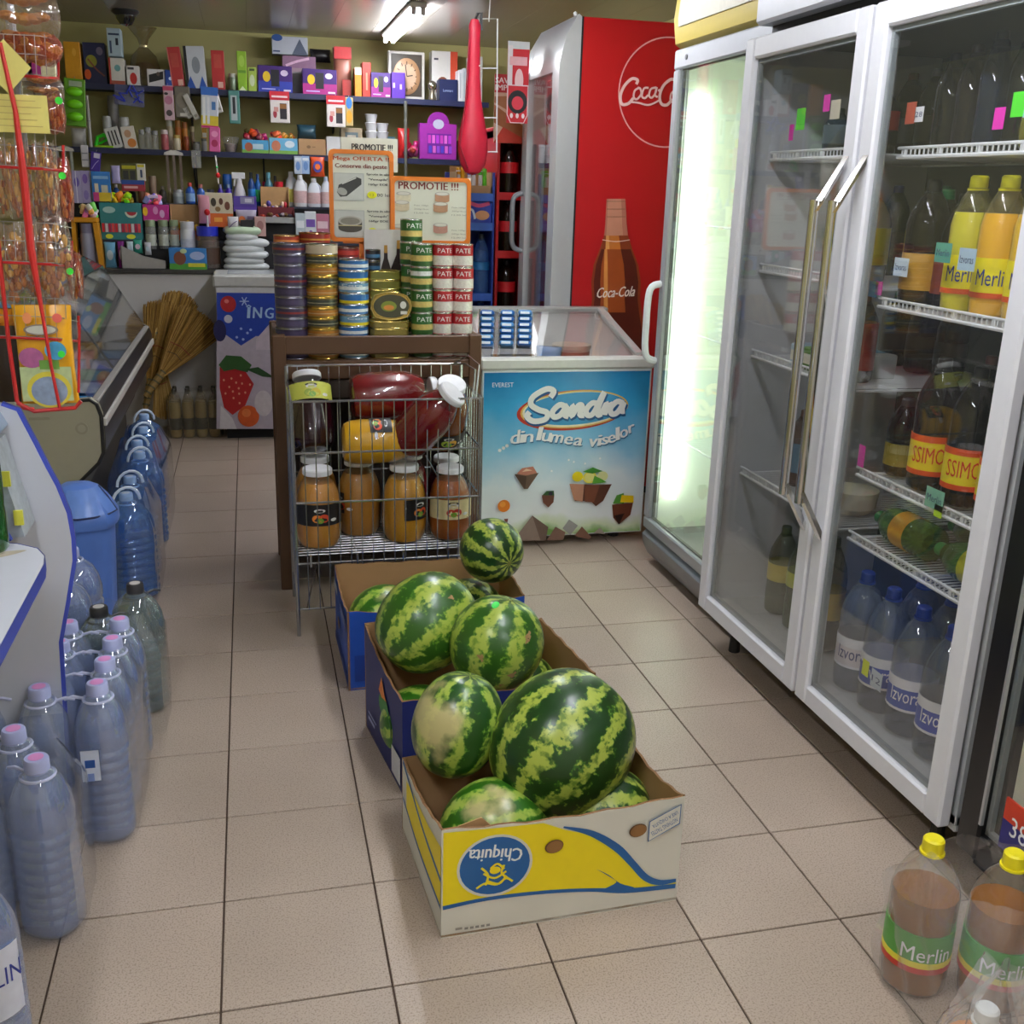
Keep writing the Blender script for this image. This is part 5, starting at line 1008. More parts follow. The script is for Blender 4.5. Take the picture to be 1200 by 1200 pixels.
def jar(label, loc, liq, lab='1c1a1c', fruit='e8842c', f2='d84a28', rot=None, s=1., lablab=(.33, .60), paper=None, az=0., labw=1.3):
    t = thing('juice_jar', label, 'jar', loc, group='big juice jars in the wire rack', rot=rot); r, h = .081*s, .285*s
    pf = [(r*.66, 0), (r*.82, .006), (r*.95, .028*s), (r, .062*s), (r, .135*s), (r*.975, .168*s), (r*.89, .200*s), (r*.74, .228*s), (r*.60, .247*s), (r*.56, .256*s), (r*.56, .272*s)]
    b = MB(); b.lathe(pf, JG, 28); part('glass_body', b, t)
    b = MB(); b.lathe([(max(.01, q-.003), z+.003) for q, z in pf[:8]]+[(r*.66, .236*s), (0, .236*s)], liq, 24); part('juice', b, t)
    b = MB(); b.lathe([(r*.62, .262*s), (r*.645, .264*s), (r*.645, .280*s), (r*.60, h), (0, h)], C('e6e6ec', .35), 24); part('lid', b, t, label='white screw lid')
    if lab:
        z0, z1 = h*lablab[0], h*lablab[1]; b = MB()
        def fn(u, v): a = az+(u-.5)*2*labw; return (r*1.02*math.sin(a), -r*1.02*math.cos(a), z0+(z1-z0)*v)
        b.grid(fn, 14, 2, C(paper or lab, .4)); lo = part('label', b, t, recalc=False)
        def blob(ua, v, rx, rz, c, off):
            n = 12; q = []
            for i in range(n):
                a = 2*math.pi*i/n; aa = az+ua+rx/r*math.cos(a); q.append((r*(1.023+off)*math.sin(aa), -r*(1.023+off)*math.cos(aa), z0+(z1-z0)*v+rz*math.sin(a)))
            bb.add(q, [tuple(range(n))], C(c, .4, var=.2, scale=100))
        bb = MB(); blob(-.12, .35, .017*s, .014*s, fruit, .002); blob(.18, .36, .018*s, .015*s, f2, .004); blob(.02, .25, .012*s, .01*s, '6aa030', .006); blob(0, .72, .02*s, .007*s, 'd8d8d8', .002); blob(.62, .25, .012*s, .006*s, 'e0e0e0', .002)
        if paper: blob(0, .97, .07*s, .002, '1c1a1c', .002); blob(0, .03, .07*s, .002, '1c1a1c', .002); blob(0, .82, .022*s, .006*s, '24222a', .003)
        part('label_print', bb, lo, recalc=False, smooth=False)
    return t
OJ = C('bf8434', .35, var=.08, scale=9); OJ2 = C('a8742c', .35, var=.08, scale=9); YJ = C('d8a41c', .3, var=.05); RJ = C('6c0e14', .25, var=.1); DJ = C('2a0a14', .2, var=.1); AJ = C('7c3e10', .25, var=.1); OJ3 = C('c08a28', .3, var=.06)
sj = .302
jar('orange juice jar with a black fruit label, front left on the rack shelf', (.197, 3.585, sj), OJ)
jar('amber juice jar set back between the two front orange ones', (.352, 3.70, sj), OJ2, az=-1.15, labw=.35)
jar('yellowish orange juice jar with its label turned right, front middle', (.505, 3.60, sj), OJ3, az=.62, labw=.75)
jar('compote jar with a beige strawberry label, front right on the rack shelf', (.672, 3.60, sj), C('96501c', .3, var=.1), paper='d8c898', fruit='c83828', f2='b82820', s=.95)
jar('jar of orange juice standing behind, back left, its lid showing', (.20, 3.76, sj), OJ2, lab=None)
jar('dark red juice jar standing behind, back middle', (.545, 3.77, sj), RJ, lab=None)
jar('dark juice jar standing behind, back right', (.69, 3.775, sj), DJ, lab=None, s=.93)
jar('yellow juice jar lying on its side across the upright ones', (.305-.02, 3.60, .672), YJ, rot=(0, math.radians(90), 0), az=-1.1, labw=.5)
jar('dark purple juice jar with a green grape label, top left', (.195, 3.70, .625), DJ, paper='c8cc58', fruit='8aa030', f2='c8b830', rot=(math.radians(-28), 0, .1), lablab=(.58, .80))
jar('big red juice jar lying on its side at the top middle', (.33, 3.745, .80), RJ, lab=None, rot=(0, math.radians(88), math.radians(3)), s=1.12)
jar('red juice jar tilted with its white lid pointing right', (.50, 3.60, .655), RJ, lab=None, rot=(math.radians(22), math.radians(38), 0), s=1.0)
jar('amber juice jar at the top right, tipped so its white lid faces out', (.655, 3.70, .64), AJ, lab='20201c', fruit='a8c030', f2='d8a030', rot=(math.radians(30), 0, .1), s=.98, lablab=(.15, .35))
# ================================================================ left side: water bottles
WP = glass('ccdcff', .24, .05, 1.9, 0, 30, 'f6f9ff'); WB_ = glass('a8c2ff', .18, .05, 1.6, 0, 18, 'eef4ff')
WRP = glass('dfe8ff', .045, .10, 1.35, .15, 7)
_wb = {}
def water(label, x, y, r=.062, h=.405, kind='clear', yaw=0., tag_=None):
    body, inner, cap, top = {'clear': (WP, WB_, 'b9c0ea', 'e79ad6'), 'dark': (glass('b4c6cc', .14, .03, 1.75, .12, 30, 'eef4f6'), glass('98b2ba', .12, .03, 1.5, .2, 18, 'e4edf0'), '2c2a2c', 'cfcac6'), 'blue': (glass('6aa6ea', .26, .03, 1.75, .15, 30, 'cfe4ff'), glass('4a90dc', .26, .03, 1.5, .2, 18, 'c4e0ff'), '9fc0ec', 'd8e4f8')}[kind]
    t = thing('water_bottle', label, 'bottle', (x, y, 0), yaw, {'clear': 'pink capped water bottles', 'dark': 'dark capped water bottles', 'blue': 'big blue water bottles'}[kind]); k = (r, h, kind)
    if k not in _wb:
        pf = [(r*.80, 0), (r*.97, .012)]; nr = 8
        for i in range(nr):
            z0 = .03+(h*.62-.03)*i/nr; dz = (h*.62-.03)/nr; pf += [(r*.99, z0+dz*.1), (r, z0+dz*.30), (r*.985, z0+dz*.55), (r*.92, z0+dz*.80), (r*.93, z0+dz*.9)]
        pf += [(r*.99, h*.64), (r*.98, h*.70), (r*.90, h*.78), (r*.72, h*.855), (.030, h*.92), (.022, h*.94), (.022, h-.012)]
        b = MB(); b.lathe(pf, body, 28, sq=.22); m1 = b.mesh('bottle_body')
        b = MB(); b.lathe([(q-.003, z+.003) for q, z in pf if z < h*.80], inner, 20, sq=.22); m2 = b.mesh('water')
        b = MB(); cr_ = .0245; b.lathe([(cr_, h-.030), (cr_*1.02, h-.026), (cr_, h-.004), (cr_*.9, h), (0, h)], C(cap, .45), 24); m3 = b.mesh('cap')
        b = MB(); b.lathe([(.0, h+.0004), (cr_*.62, h+.0004), (cr_*.62, h+.0010), (0, h+.0010)], C(top, .5), 20); m4 = b.mesh('cap_print')
        b = MB(); hm = C('c8cce6' if kind == 'clear' else '3a3a3c' if kind == 'dark' else 'dce8f8', .4); n = 20
        b.tube([(.033*math.cos(2*math.pi*i/n), .033*math.sin(2*math.pi*i/n), h-.040) for i in range(n)], .0035, hm, 6, closed=True); b.tube([(.032, .0, h-.040), (.055, .0, h-.034), (.075, .0, h-.040)] if kind != 'blue' else [(.055*math.cos(math.pi*i/8), .0, h-.035+.055*math.sin(math.pi*i/8)) for i in range(9)], .004 if kind != 'blue' else .006, hm, 6); m5 = b.mesh('carry_handle')
        _wb[k] = (m1, m2, m3, m4, m5)
    ms = _wb[k]
    link('bottle_body', ms[0], t); link('water', ms[1], t); c = link('cap', ms[2], t); link('cap_print', ms[3], c); link('carry_handle', ms[4], t)
    return t
def pack_wrap(label, x0, x1, y0, y1, h, seed=0, m=None):
    b = MB(); cx_, cy_, hx, hy = (x0+x1)/2, (y0+y1)/2, (x1-x0)/2, (y1-y0)/2
    def fn(u, v):
        a = u*2*math.pi; ca, sa = math.cos(a), math.sin(a); k = 1/max(abs(ca), abs(sa)); k = 1+(k-1)*.8
        s_ = 1 if v < .72 else 1-(v-.72)*1.25
        w1 = .0012*math.sin(7*a+seed+v*9)-.006
        return (cx_+(hx*k*s_+w1)*ca, cy_+(hy*k*s_+w1)*sa, .003+v*h+(.008*math.sin(6*a+seed) if v > .9 else 0))
    b.grid(fn, 64, 14, m or WRP, True)
    return single('shrink_wrap', b, label, 'wrap', group='shrink wrap around the water packs', ang=80)
for x, y, l, yw in ((-.467, 2.045, 'pink capped water bottle standing out nearest the viewer on the left', 2.6), (-.535, 2.178, 'pink capped water bottle just behind the nearest one', 2.4), (-.60, 2.035, 'water bottle cut by the left picture edge beside the nearest one', 2.),
        (-.392, 2.375, 'front right bottle of the six-pack standing towards the aisle', 3.1), (-.518, 2.375, 'front left bottle of the six-pack standing towards the aisle', 0), (-.390, 2.503, 'second bottle on the aisle side of the six-pack', 3.1), (-.518, 2.503, 'second bottle on the inner side of the six-pack', 0),
        (-.387, 2.631, 'third bottle on the aisle side of the six-pack', 3.1), (-.514, 2.631, 'third bottle on the inner side of the six-pack', 0), (-.383, 2.758, 'rearmost bottle on the aisle side, ahead of the dark capped ones', 3.1), (-.512, 2.758, 'rearmost bottle on the inner side, ahead of the dark capped ones', 0),
        (-.648, 2.55, 'nearest water bottle under the white table edge', 0), (-.648, 2.676, 'second water bottle under the white table edge', 0), (-.650, 2.803, 'third water bottle under the white table edge', 0), (-.652, 2.93, 'fourth water bottle under the white table edge', 0),
        (-.66, 2.40, 'water bottle under the table behind the nearest pair', 0)):
    water(l, x, y, .0615, .405, 'clear', yw)
water('water bottle with its label half seen at the lower left corner', -.50, 1.66, .0615, .405, 'clear', 2.)
b = MB()
def fn(u, v): a = -1.2+u*2.4; return (-.50+.0665*math.sin(a), 1.66-.0665*math.cos(a), .15+.14*v)
b.grid(fn, 12, 2, C('e0e4f4', .4)); t_ = single('bottle_label', b, 'white and blue paper label on the water bottle at the lower left corner', 'label', recalc=False)
p_ = MB(); vs, fs, x0_, x1_, y0_, y1_ = text_geo('OGLIN'); q_ = []
for x, y in vs: a = ((x-x0_)/(x1_-x0_)-.5)*1.6+.4; q_.append((-.50+.067*math.sin(a), 1.66-.067*math.cos(a), .235+((y-y0_)/(y1_-y0_)-.5)*.035))
p_.add(q_, fs, C('2a3a9c')); part('label_print', p_, t_, recalc=False, smooth=False)
water('large water bottle with handle, right beside the blue bin', -.583, 3.30, .085, .43, 'clear', 3.3); water('large handled water bottle in front of the blue bin, behind the table corner', -.588, 3.125, .085, .42, 'clear', 3.3)
water('dark capped water bottle on the left of its pair', -.455, 2.905, .068, .385, 'dark', .5); water('dark capped water bottle on the aisle side of its pair', -.37, 3.035, .075, .40, 'dark', .5)
for x, y, l in ((-.49, 3.98, 'big blue water bottle right behind the bin'), (-.50, 4.22, 'second big blue water bottle along the display case'), (-.50, 4.62, 'third big blue water bottle along the display case'), (-.53, 4.84, 'fourth big blue water bottle, under the display case bumper'), (-.53, 5.12, 'fifth big blue water bottle under the display case bumper'), (-.55, 5.42, 'farthest big blue water bottle under the display case')):
    water(l, x, y, .095, .41, 'blue', .6)
pack_wrap('clear shrink wrap around the six-pack on the aisle side', -.588, -.318, 2.30, 2.83, .37, 1); pack_wrap('clear shrink wrap around the nearest water bottles', -.665, -.396, 1.965, 2.25, .36, 4)
pack_wrap('clear shrink wrap around the dark capped bottles', -.535, -.285, 2.838, 3.118, .34, 7, glass('d8e4e4', .05, .10, 1.35, .15, 7)); pack_wrap('bluish shrink wrap around the big blue bottles', -.61, -.385, 3.87, 4.33, .39, 9, glass('b4d0fa', .07, .10, 1.35, .15, 7))
pack_wrap('bluish shrink wrap around the farther blue bottles', -.64, -.40, 4.5, 5.25, .42, 12, glass('b4d0fa', .07, .10, 1.35, .15, 7))
t_ = None
b = MB(); b.add([(0, 0, 0), (.04, 0, 0), (.04, 0, .08), (0, 0, .08)], [(0, 1, 2, 3)], C('dfe6f8')); b.box(.008, -.0008, .035, .03, 0, .055, C('2f5cae')); b.box(.012, -.0008, .0, .026, 0, .02, C('8aa0d8'))
single('wrap_sticker', b, 'small white and blue sticker on the wrap of the nearest six-pack', 'sticker', (-.43, 2.297, .19), recalc=False)
# ---- blue swing bin
BB = C('5f86d8', .35, var=.04); bn = thing('swing_bin', 'light blue plastic swing-top bin behind the white table', 'bin', (-.60, 3.62, 0))
b = MB(); b.lathe([(.085, 0), (.09, .005), (.112, .42), (.118, .425), (.118, .432), (.108, .432)], BB, 28, sq=.35); part('bin_body', b, bn)
b = MB(); b.lathe([(.124, .415), (.128, .425), (.127, .452), (.118, .47), (.10, .50), (.075, .53), (.045, .548), (0, .552)], BB, 32, sq=.3); ld = part('lid', b, bn)
b = MB()
def fn(u, v): a = -1.9+u*1.7; r_ = .124-.055*v; return (r_*math.sin(a+1.57)*1.0+.004, -r_*math.cos(a+1.57)-.006, .462+.085*v**.85)
b.grid(fn, 14, 6, C('6f95e2', .3)); part('swing_flap', b, ld)
b = MB(); b.tube([fn(0, 0), fn(.25, 0), fn(.5, 0), fn(.75, 0), fn(1, 0), fn(1, .5), fn(1, 1)], .0035, C('1f2c60', .6), 6); part('flap_gap', b, ld)
# ---- white and blue table and display unit
WM = C('c9ccd6', .35, var=.02); BE = C('3f4fb4', .4, var=.04)
tb = thing('white_table', 'white table with a blue edge band and rounded corner at the left picture edge', 'table', (-.8, 1.9, 0)); to = tuple(tb.location)
top_ = [(-.425, .9), (-.423, 2.10), (-.430, 2.15), (-.452, 2.20), (-.495, 2.235), (-.56, 2.265), (-1.3, 2.30), (-1.3, .9)]
b = MB(); b.prism(top_, (0, 0, .772), (1, 0, 0), (0, 1, 0), (0, 0, .028), WM); wpart('table_top', b, tb)
b = MB(); ed = [(x+.0015, y) for x, y in top_[:4]]+[(x, y+.0015) for x, y in top_[4:7]]; b.grid(lambda u, v: (lambda q: (q[0], q[1], .771+.030*v))(ed[min(len(ed)-1, round(u*(len(ed)-1)))]), len(ed), 2, BE); wpart('edge_band', b, tb, recalc=False)
for x, y in ((-.72, 2.18), (-.72, 1.0), (-1.25, 1.0), (-1.25, 2.2)):
    b = MB(); b.box(x-.02, y-.02, 0, x+.02, y+.02, .772, C('8a8d96', .4, .4), .003); wpart('leg', b, tb)
b = MB(); b.stain = 0; p = Print((-.6, 2.1, .80), (1, 0, 0), (0, 1, 0)); p.poly(smoothline([(.0, .0), (.05, .03), (.10, .06), (.13, .09), (.08, .085), (.02, .04), (0, 0)], 4), C('b4aa96', .6)); p.stroke([(.02, .0), (.06, .05), (.09, .08)], .004, C('8f8674')); p.stroke([(.055, -.17), (.075, -.15), (.095, -.16), (.09, -.175), (.07, -.17)], .006, C('2a2626')); prt('worn_patch', p, tb, to, 'brownish worn patch')
ds_ = thing('display_unit', 'white melamine display unit with blue edge band and price rail behind the table', 'shelf unit', (-.6, 2.45, 0)); do = tuple(ds_.location)
L = [(-.62, .0), (-.62, 1.20), (-.535, 1.06), (-.504, 1.047), (-.477, .974), (-.458, .92), (-.441, .876), (-.424, .812), (-.420, .753), (-.422, .70), (-.445, .60), (-.47, .5), (-.49, .0)]
b = MB(); b.prism(L, (0, 2.40, 0), (1, 0, 0), (0, 0, 1), (0, .018, 0), WM); wpart('side_panel', b, ds_)
b = MB(); q = L[2:]; b.tube([(x+.0015, 2.409, z) for x, z in q], .0098, BE, 4); wpart('edge_band', b, ds_)
b = MB(); b.prism([(-.62, 1.20), (-.53, 1.01), (-.523, 1.02), (-.613, 1.21)], (0, 2.0, 0), (1, 0, 0), (0, 0, 1), (0, .40, 0), C('8fa0b4', .4)); wpart('sloped_top', b, ds_)
pr_ = [(-.615, .98), (-.58, .98), (-.505, .81), (-.54, .81)]
b = MB(); b.prism([(-.56, 1.0), (-.530, 1.0), (-.49, .80), (-.52, .80)], (0, 2.28, 0), (1, 0, 0), (0, 0, 1), (0, .115, 0), C('a8b0b4', .3, var=.3, scale=60)); rl = wpart('price_rail', b, ds_)
for z, x in ((.93, -.514), (.845, -.4975)):
    b = MB(); b.box(x-.008, 2.272, z-.016, x+.010, 2.279, z+.016, C('dcd84a')); part('price_tag', b, rl, do, 'yellow price tag')
b = MB(); b.prism([(-.60, .80), (-.60, .95), (-.555, .90), (-.515, .80)], (0, 2.262, 0), (1, 0, 0), (0, 0, 1), (0, .012, 0), WM); b.tube([(-.60, 2.26, .95), (-.555, 2.26, .90), (-.515, 2.26, .80)], .007, BE, 4); wpart('lower_side_panel', b, ds_)
b = MB(); b.box(-1.2, 2.42, 0, -.62, 2.44, 1.2, WM); b.box(-1.2, 2.06, 1.18, -.62, 2.42, 1.2, WM); wpart('back_panel', b, ds_)
gb = ony(-2, 640, 2.05)
bottle('green_bottle', 'dark green bottle standing on the white table at the left edge', tuple(onz(-10, 645, .8)), .036, .27, C('0f4a1a', .15, coat=1), None, .8, 'd8cc8a', .016, None, neck=.013)
# ---- deli display case
DC = C('a9a48c', .45, var=.04); 
dl_ = thing('deli_case', 'beige refrigerated display case with slanting glass and a black bumper', 'display case', (-1.0, 5.1, 0)); o_ = tuple(dl_.location); ye, yf = 4.0, 6.2
E_ = [(-1.3, .36), (-.735, .43), (-.665, .435), (-.575, .52), (-.557, .56), (-.553, .70), (-.565, .745), (-.59, .762), (-.84, .745), (-.86, .80), (-1.3, .80)]
b = MB(); b.prism(E_, (0, ye, 0), (1, 0, 0), (0, 0, 1), (0, .05, 0), DC); ep = wpart('end_panel', b, dl_)
b = MB(); b.cyl((-.625, ye-.004, .655), (-.625, ye, .655), .022, C('9c9780', .5), 20); b.cyl((-.625, ye-.006, .655), (-.625, ye-.003, .655), .014, C('aaa58e', .5), 20); b.box(-.80, ye-.004, .69, -.73, ye, .70, C('9c9780')); part('screw_cover', b, ep, o_)
b = MB(); b.tube([(x, ye-.001, z) for x, z in ((-.735, .432), (-.665, .437), (-.577, .522), (-.558, .56), (-.554, .70), (-.566, .743), (-.59, .760), (-.72, .752))], .007, C('1e1c1a', .5), 6); part('rubber_edge', b, ep, o_)
b = MB(); b.prism([(-.58, .52), (-.555, .56), (-.55, .70), (-.565, .74), (-.60, .74), (-.60, .52)], (0, ye+.05, 0), (1, 0, 0), (0, 0, 1), (0, yf-ye-.09, 0), C('1d1a18', .35)); bu = wpart('bumper', b, dl_, 'black bumper')
b = MB(); b.box(-.562, ye+.03, .655, -.541, yf-.04, .685, C('cfccc4', .35), .003); part('trim_strip', b, bu, o_, 'silver strip'); b = MB(); b.box(-.59, ye+.03, .742, -.563, yf-.04, .755, C('a8a5a0', .35), .003); part('trim_strip', b, bu, o_, 'silver strip')
b = MB(); b.prism([(x, z) for x, z in E_[1:9]], (0, yf-.04, 0), (1, 0, 0), (0, 0, 1), (0, .04, 0), C('4a4640', .4)); wpart('end_panel', b, dl_)
b = MB(); b.box(-1.3, ye+.05, .36, -.665, yf-.04, .52, C('4a463c', .6)); b.box(-1.3, ye+.1, .0, -.72, yf-.05, .36, C('37332c', .7)); wpart('base', b, dl_)
b = MB(); b.box(-1.3, ye+.05, .52, -.605, yf-.04, .535, C('b8bcb8', .4, .3)); wpart('display_deck', b, dl_)
gp = [(-.592, .755), (-.784, 1.073), (-.96, 1.17)]
GD = glass('dfe8e8', .05, .03, 1.5)
for i in range(2):
    (x0, z0), (x1, z1) = gp[i], gp[i+1]
    for y0, y1 in ((ye+.02, ye+.74), (ye+.745, yf-.02)):
        b = MB(); b.prism([(x0, z0), (x1, z1), (x1+.005, z1+.002), (x0+.005, z0+.002)], (0, y0, 0), (1, 0, 0), (0, 0, 1), (0, y1-y0, 0), GD); wpart('glass_pane', b, dl_)
b = MB(); b.prism([(-.60, .76), (-.784, 1.07), (-.96, 1.165), (-1.28, 1.165), (-1.28, .76)], (0, yf-.02, 0), (1, 0, 0), (0, 0, 1), (0, .006, 0), GD); wpart('glass_pane', b, dl_)
b = MB(); BKM = C('23211f', .4)
for y in (yf-.015, ye+.742): b.tube([(gp[0][0], y, gp[0][1]), (gp[1][0], y, gp[1][1]), (gp[2][0], y, gp[2][1])], .006, BKM, 6)
b.cyl((gp[1][0], ye, gp[1][1]), (gp[1][0], yf, gp[1][1]), .005, BKM, 6); b.cyl((gp[2][0], ye, gp[2][1]), (gp[2][0], yf, gp[2][1]), .008, BKM, 6); wpart('glass_frame', b, dl_)
for x in (-1.28,):
    b = MB(); b.box(x-.02, ye+.1, .53, x+.02, yf-.05, 1.17, C('7a786e')); wpart('rear_post', b, dl_)
b = MB(); b.box(-1.2, ye+.06, .86, -.86, yf-.06, .868, GD); wpart('inner_shelf', b, dl_)
R_ = random.Random(12); cols = [('8c8fd0', 'lilac'), ('6a4fa8', 'purple'), ('3f86c8', 'blue'), ('d84a38', 'red'), ('c8d0e0', 'pale'), ('e0a820', 'yellow'), ('4a9a5a', 'green'), ('b8b0a8', 'grey')]
k = 0
for y in (4.16, 4.45, 4.75, 5.05, 5.35, 5.65, 5.95):
    for x in (-.70, -.86):
        c, nme = cols[k % 8]; side = 'front' if x > -.8 else 'back'
        b = sackmesh(.15, .22, .16, c, seed=k+30); single('food_bag', b, f'{nme} bag of food lying in the {side} row of the deli case, {("nearest", "second", "third", "fourth", "fifth", "sixth", "farthest")[k//2]} pair', 'bag', (x, y, .536), R_.uniform(-.3, .3), 'bags in the deli case'); k += 1
for i, (y, c, nme) in enumerate(((4.2, 'dcd8e0', 'white'), (4.5, '4a8ac8', 'blue'), (4.8, '5aa050', 'green'), (5.1, '7ab0d8', 'pale blue'), (5.4, 'e8b030', 'yellow'), (5.7, 'c8c8d0', 'silver'), (5.98, '9a5040', 'brown'))):
    b = sackmesh(.22, .2, .13, c, seed=i+70); single('food_bag', b, f'{nme} packet on the upper glass shelf of the deli case', 'bag', (-1.0, y, .869), R_.uniform(-.5, .5), 'packets on the glass shelf')
# ================================================================ wire rack of snacks, upper left
HR = thing('snack_rack', 'tall red and white wire rack hung with bags of croissants and puffed snacks', 'rack', (-.47, 2.6, 2.47)); ho = tuple(HR.location)
RW = C('b81e1c', .4, var=.05); GW = C('9a9690', .3, .5)
P25 = lambda x, y, Y=2.42: tuple(ony(x, y, Y))
b = MB(); b.cyl((-.47, 2.60, 1.10), (-.47, 2.60, 2.465), .010, C('8c8e90', .3, .7), 10); b.cyl((-.47, 2.60, 2.45), (-.47, 2.60, 2.47), .04, C('8c8e90', .3, .7), 12); wpart('stand_pole', b, HR)
b = MB(); b.tube([P25(-14, 100), P25(-6, 250), P25(10, 400), P25(20, 470), P25(28, 478), P25(40, 480)], .0045, RW, 8); b.tube([P25(92, 480-20), P25(93, 380)], .003, RW, 6)
b.tube([P25(20, 472), P25(40, 482), P25(88, 478), P25(95, 470)], .0045, RW, 8); wpart('red_frame', b, HR)
b = MB(); q = [P25(0, 50, 2.40), P25(18, 130, 2.40), P25(28, 210, 2.40), P25(36, 290, 2.40), P25(50, 370, 2.40), P25(60, 430, 2.40), P25(70, 478, 2.40)]
b.tube(q, [.004, .005, .008, .008, .004, .0035, .0035], RW, 8); wpart('red_rod', b, HR)
for y0, xr in ((42, 68), (150, 74), (262, 84), (350, 92)):
    b = MB()
    for dy in (0, 22, 46): b.tube([P25(-30, y0+dy-4, 2.43), P25(xr-22, y0+dy, 2.43), P25(xr, y0+dy+5, 2.50)], .0011, GW, 4)
    for x in range(-20, xr+2, 12): b.cyl(P25(x, y0-2, 2.43+max(0, (x-xr+22)/22*.07)), P25(x+3, y0+46, 2.43+max(0, (x-xr+22)/22*.07)), .0009, GW, 4)
    b.tube([P25(-30, y0+44, 2.43), P25(xr-24, y0+48, 2.43), P25(xr, y0+50, 2.50), P25(xr, y0+20, 2.50)], .003, RW, 6); wpart('wire_basket', b, HR)
p_ = MB(); p_.box(-.095, 0, -.038, .052, .002, .034, C('d8cc70', .5)); t = single('price_card', p_, 'wide yellow handwritten price card on the snack rack', 'sign', P25(24, 132, 2.41), .0)
p = Print((-.095, 0, -.038), (1, 0, 0), (0, 0, 1)); 
for k in range(5): p.rect(.01, .012+k*.012, .135-.01*(k % 3), .0132+k*.012, C('b09a58'))
prt('pen_lines', p, t, (0, 0, 0))
p_ = MB(); p_.prism([(-.046, 0), (0, -.05), (.046, 0), (0, .05)], (0, 0, 0), (1, 0, 0), (0, 0, 1), (0, .002, 0), C('d8cc70', .5)); single('price_card', p_, 'diamond-turned yellow price card above the wide one on the snack rack', 'sign', P25(7, 78, 2.40))
CRU = [C('a8641c', .6, var=.35, scale=60, bump=.5), C('c8963c', .6, var=.3, scale=60), C('8f4a18', .6, var=.3, scale=60)]
CLB = glass('f0c8b4', .08, .08, 1.8, .8, 32)
CLR_ = glass('a82c20', .40, .08, 1.8, .8, 32)
def snack(label, px, py, Y, w_, h_, kind, seed, d_=.07, rz=0.):
    R_ = random.Random(seed); c = ony(px, py, Y); t = thing('snack_bag', label, 'bag', (c.x, c.y, c.z), rz, 'snack bags on the wire rack')
    m_ = {'puff': CLB, 'red': CLR_, 'croissant': CLB}[kind]
    b = MB()
    def fn(u, v):
        a = u*2*math.pi; z = v-.5; k = math.sin(math.pi*min(.97, max(.03, v)))**.4
        return (w_/2*math.cos(a)*(.55+.45*k)*(1.05 if k < .5 else 1), d_/2*math.sin(a)*k*(1+.12*math.sin(5*a+seed)), h_*z+.004*math.sin(4*a+seed))
    b.grid(fn, 26, 11, m_, True); part('bag_film', b, t, ang=80)
    b = MB()
    if kind == 'croissant':
        for i in range(3):
            z = (-.3+.3*i)*h_
            for j in range(5): a = (j-2)*.45; b.ball((w_*.30*math.sin(a), -.005+.012*math.cos(a), z+w_*.10*(1-math.cos(a))), (w_*.13, d_*.28*(1-.15*abs(j-2)), h_*.11*(1-.14*abs(j-2))), CRU[0], 10, 6)
    else:
        n = 60
        for i in range(n):
            a = R_.uniform(0, 6.28); q = R_.random()**.5; x, z = w_*.42*q*math.cos(a), h_*.42*q*math.sin(a); y = -d_*.30*(1-q*.7)*R_.uniform(.3, 1)
            b.ball((x, y, z), (R_.uniform(.006, .010)*(w_/.1), .006, R_.uniform(.008, .014)), CRU[R_.randrange(3)], 7, 5)
    part('snacks', b, t); return t
for args in (('bag of brown croissants at the very top of the snack rack', 28, 22, 2.5, .14, .12, 'croissant', 1), ('red topped bag below the top croissant bag', 34, 58, 2.47, .13, .055, 'red', 2), ('small bag of croissants behind the diamond price card', 50, 106, 2.5, .085, .06, 'croissant', 3),
    ('narrow red-edged snack bag at the right of the price card', 62, 132, 2.52, .05, .08, 'red', 4), ('tall snack bag at the far left of the second tier', -2, 208, 2.5, .05, .16, 'puff', 5), ('tall snack bag second from the left, second tier', 18, 210, 2.5, .045, .16, 'puff', 6), ('tall snack bag behind the red rod, second tier', 40, 212, 2.5, .05, .16, 'puff', 7),
    ('snack bag with a green sticker, second tier', 57, 212, 2.49, .045, .16, 'puff', 8), ('red striped bag of sticks at the right of the second tier', 73, 222, 2.53, .045, .13, 'red', 9), ('bag of peanut puffs at the left of the third tier', 14, 310, 2.48, .075, .17, 'puff', 10), ('bag of peanut puffs in the middle of the third tier', 40, 305, 2.50, .06, .16, 'puff', 11),
    ('big bag of peanut puffs at the right of the third tier', 64, 305, 2.48, .08, .18, 'puff', 12), ('red bag end at the far right of the third tier', 88, 322, 2.53, .035, .1, 'red', 13)): snack(*args)
for px, py, Y in ((73, 206, 2.46), (82, 318, 2.46), (72, 415, 2.415), (69, 118, 2.46)):
    b = MB(); b.lathe([(.0075, 0), (.0075, .0015), (0, .0015)], C('3ae03a', .5), 10); single('price_sticker', b, {206: 'bright green sticker on the second tier of the snack rack', 318: 'bright green sticker on the third tier peanut bag', 415: 'bright green sticker on the yellow sweet bag', 118: 'green sticker beside the price card on the rack'}[py], 'sticker', P25(px, py, Y), rot=(math.pi/2, 0, 0))
b = sackmesh(.125, .05, .215, C('e8a81c', .3, var=.08, scale=20), seed=5, cr=.05); t = single('sweet_bag', b, 'yellow bag of sweets at the bottom of the snack rack', 'bag', P25(60, 472, 2.46), 0)
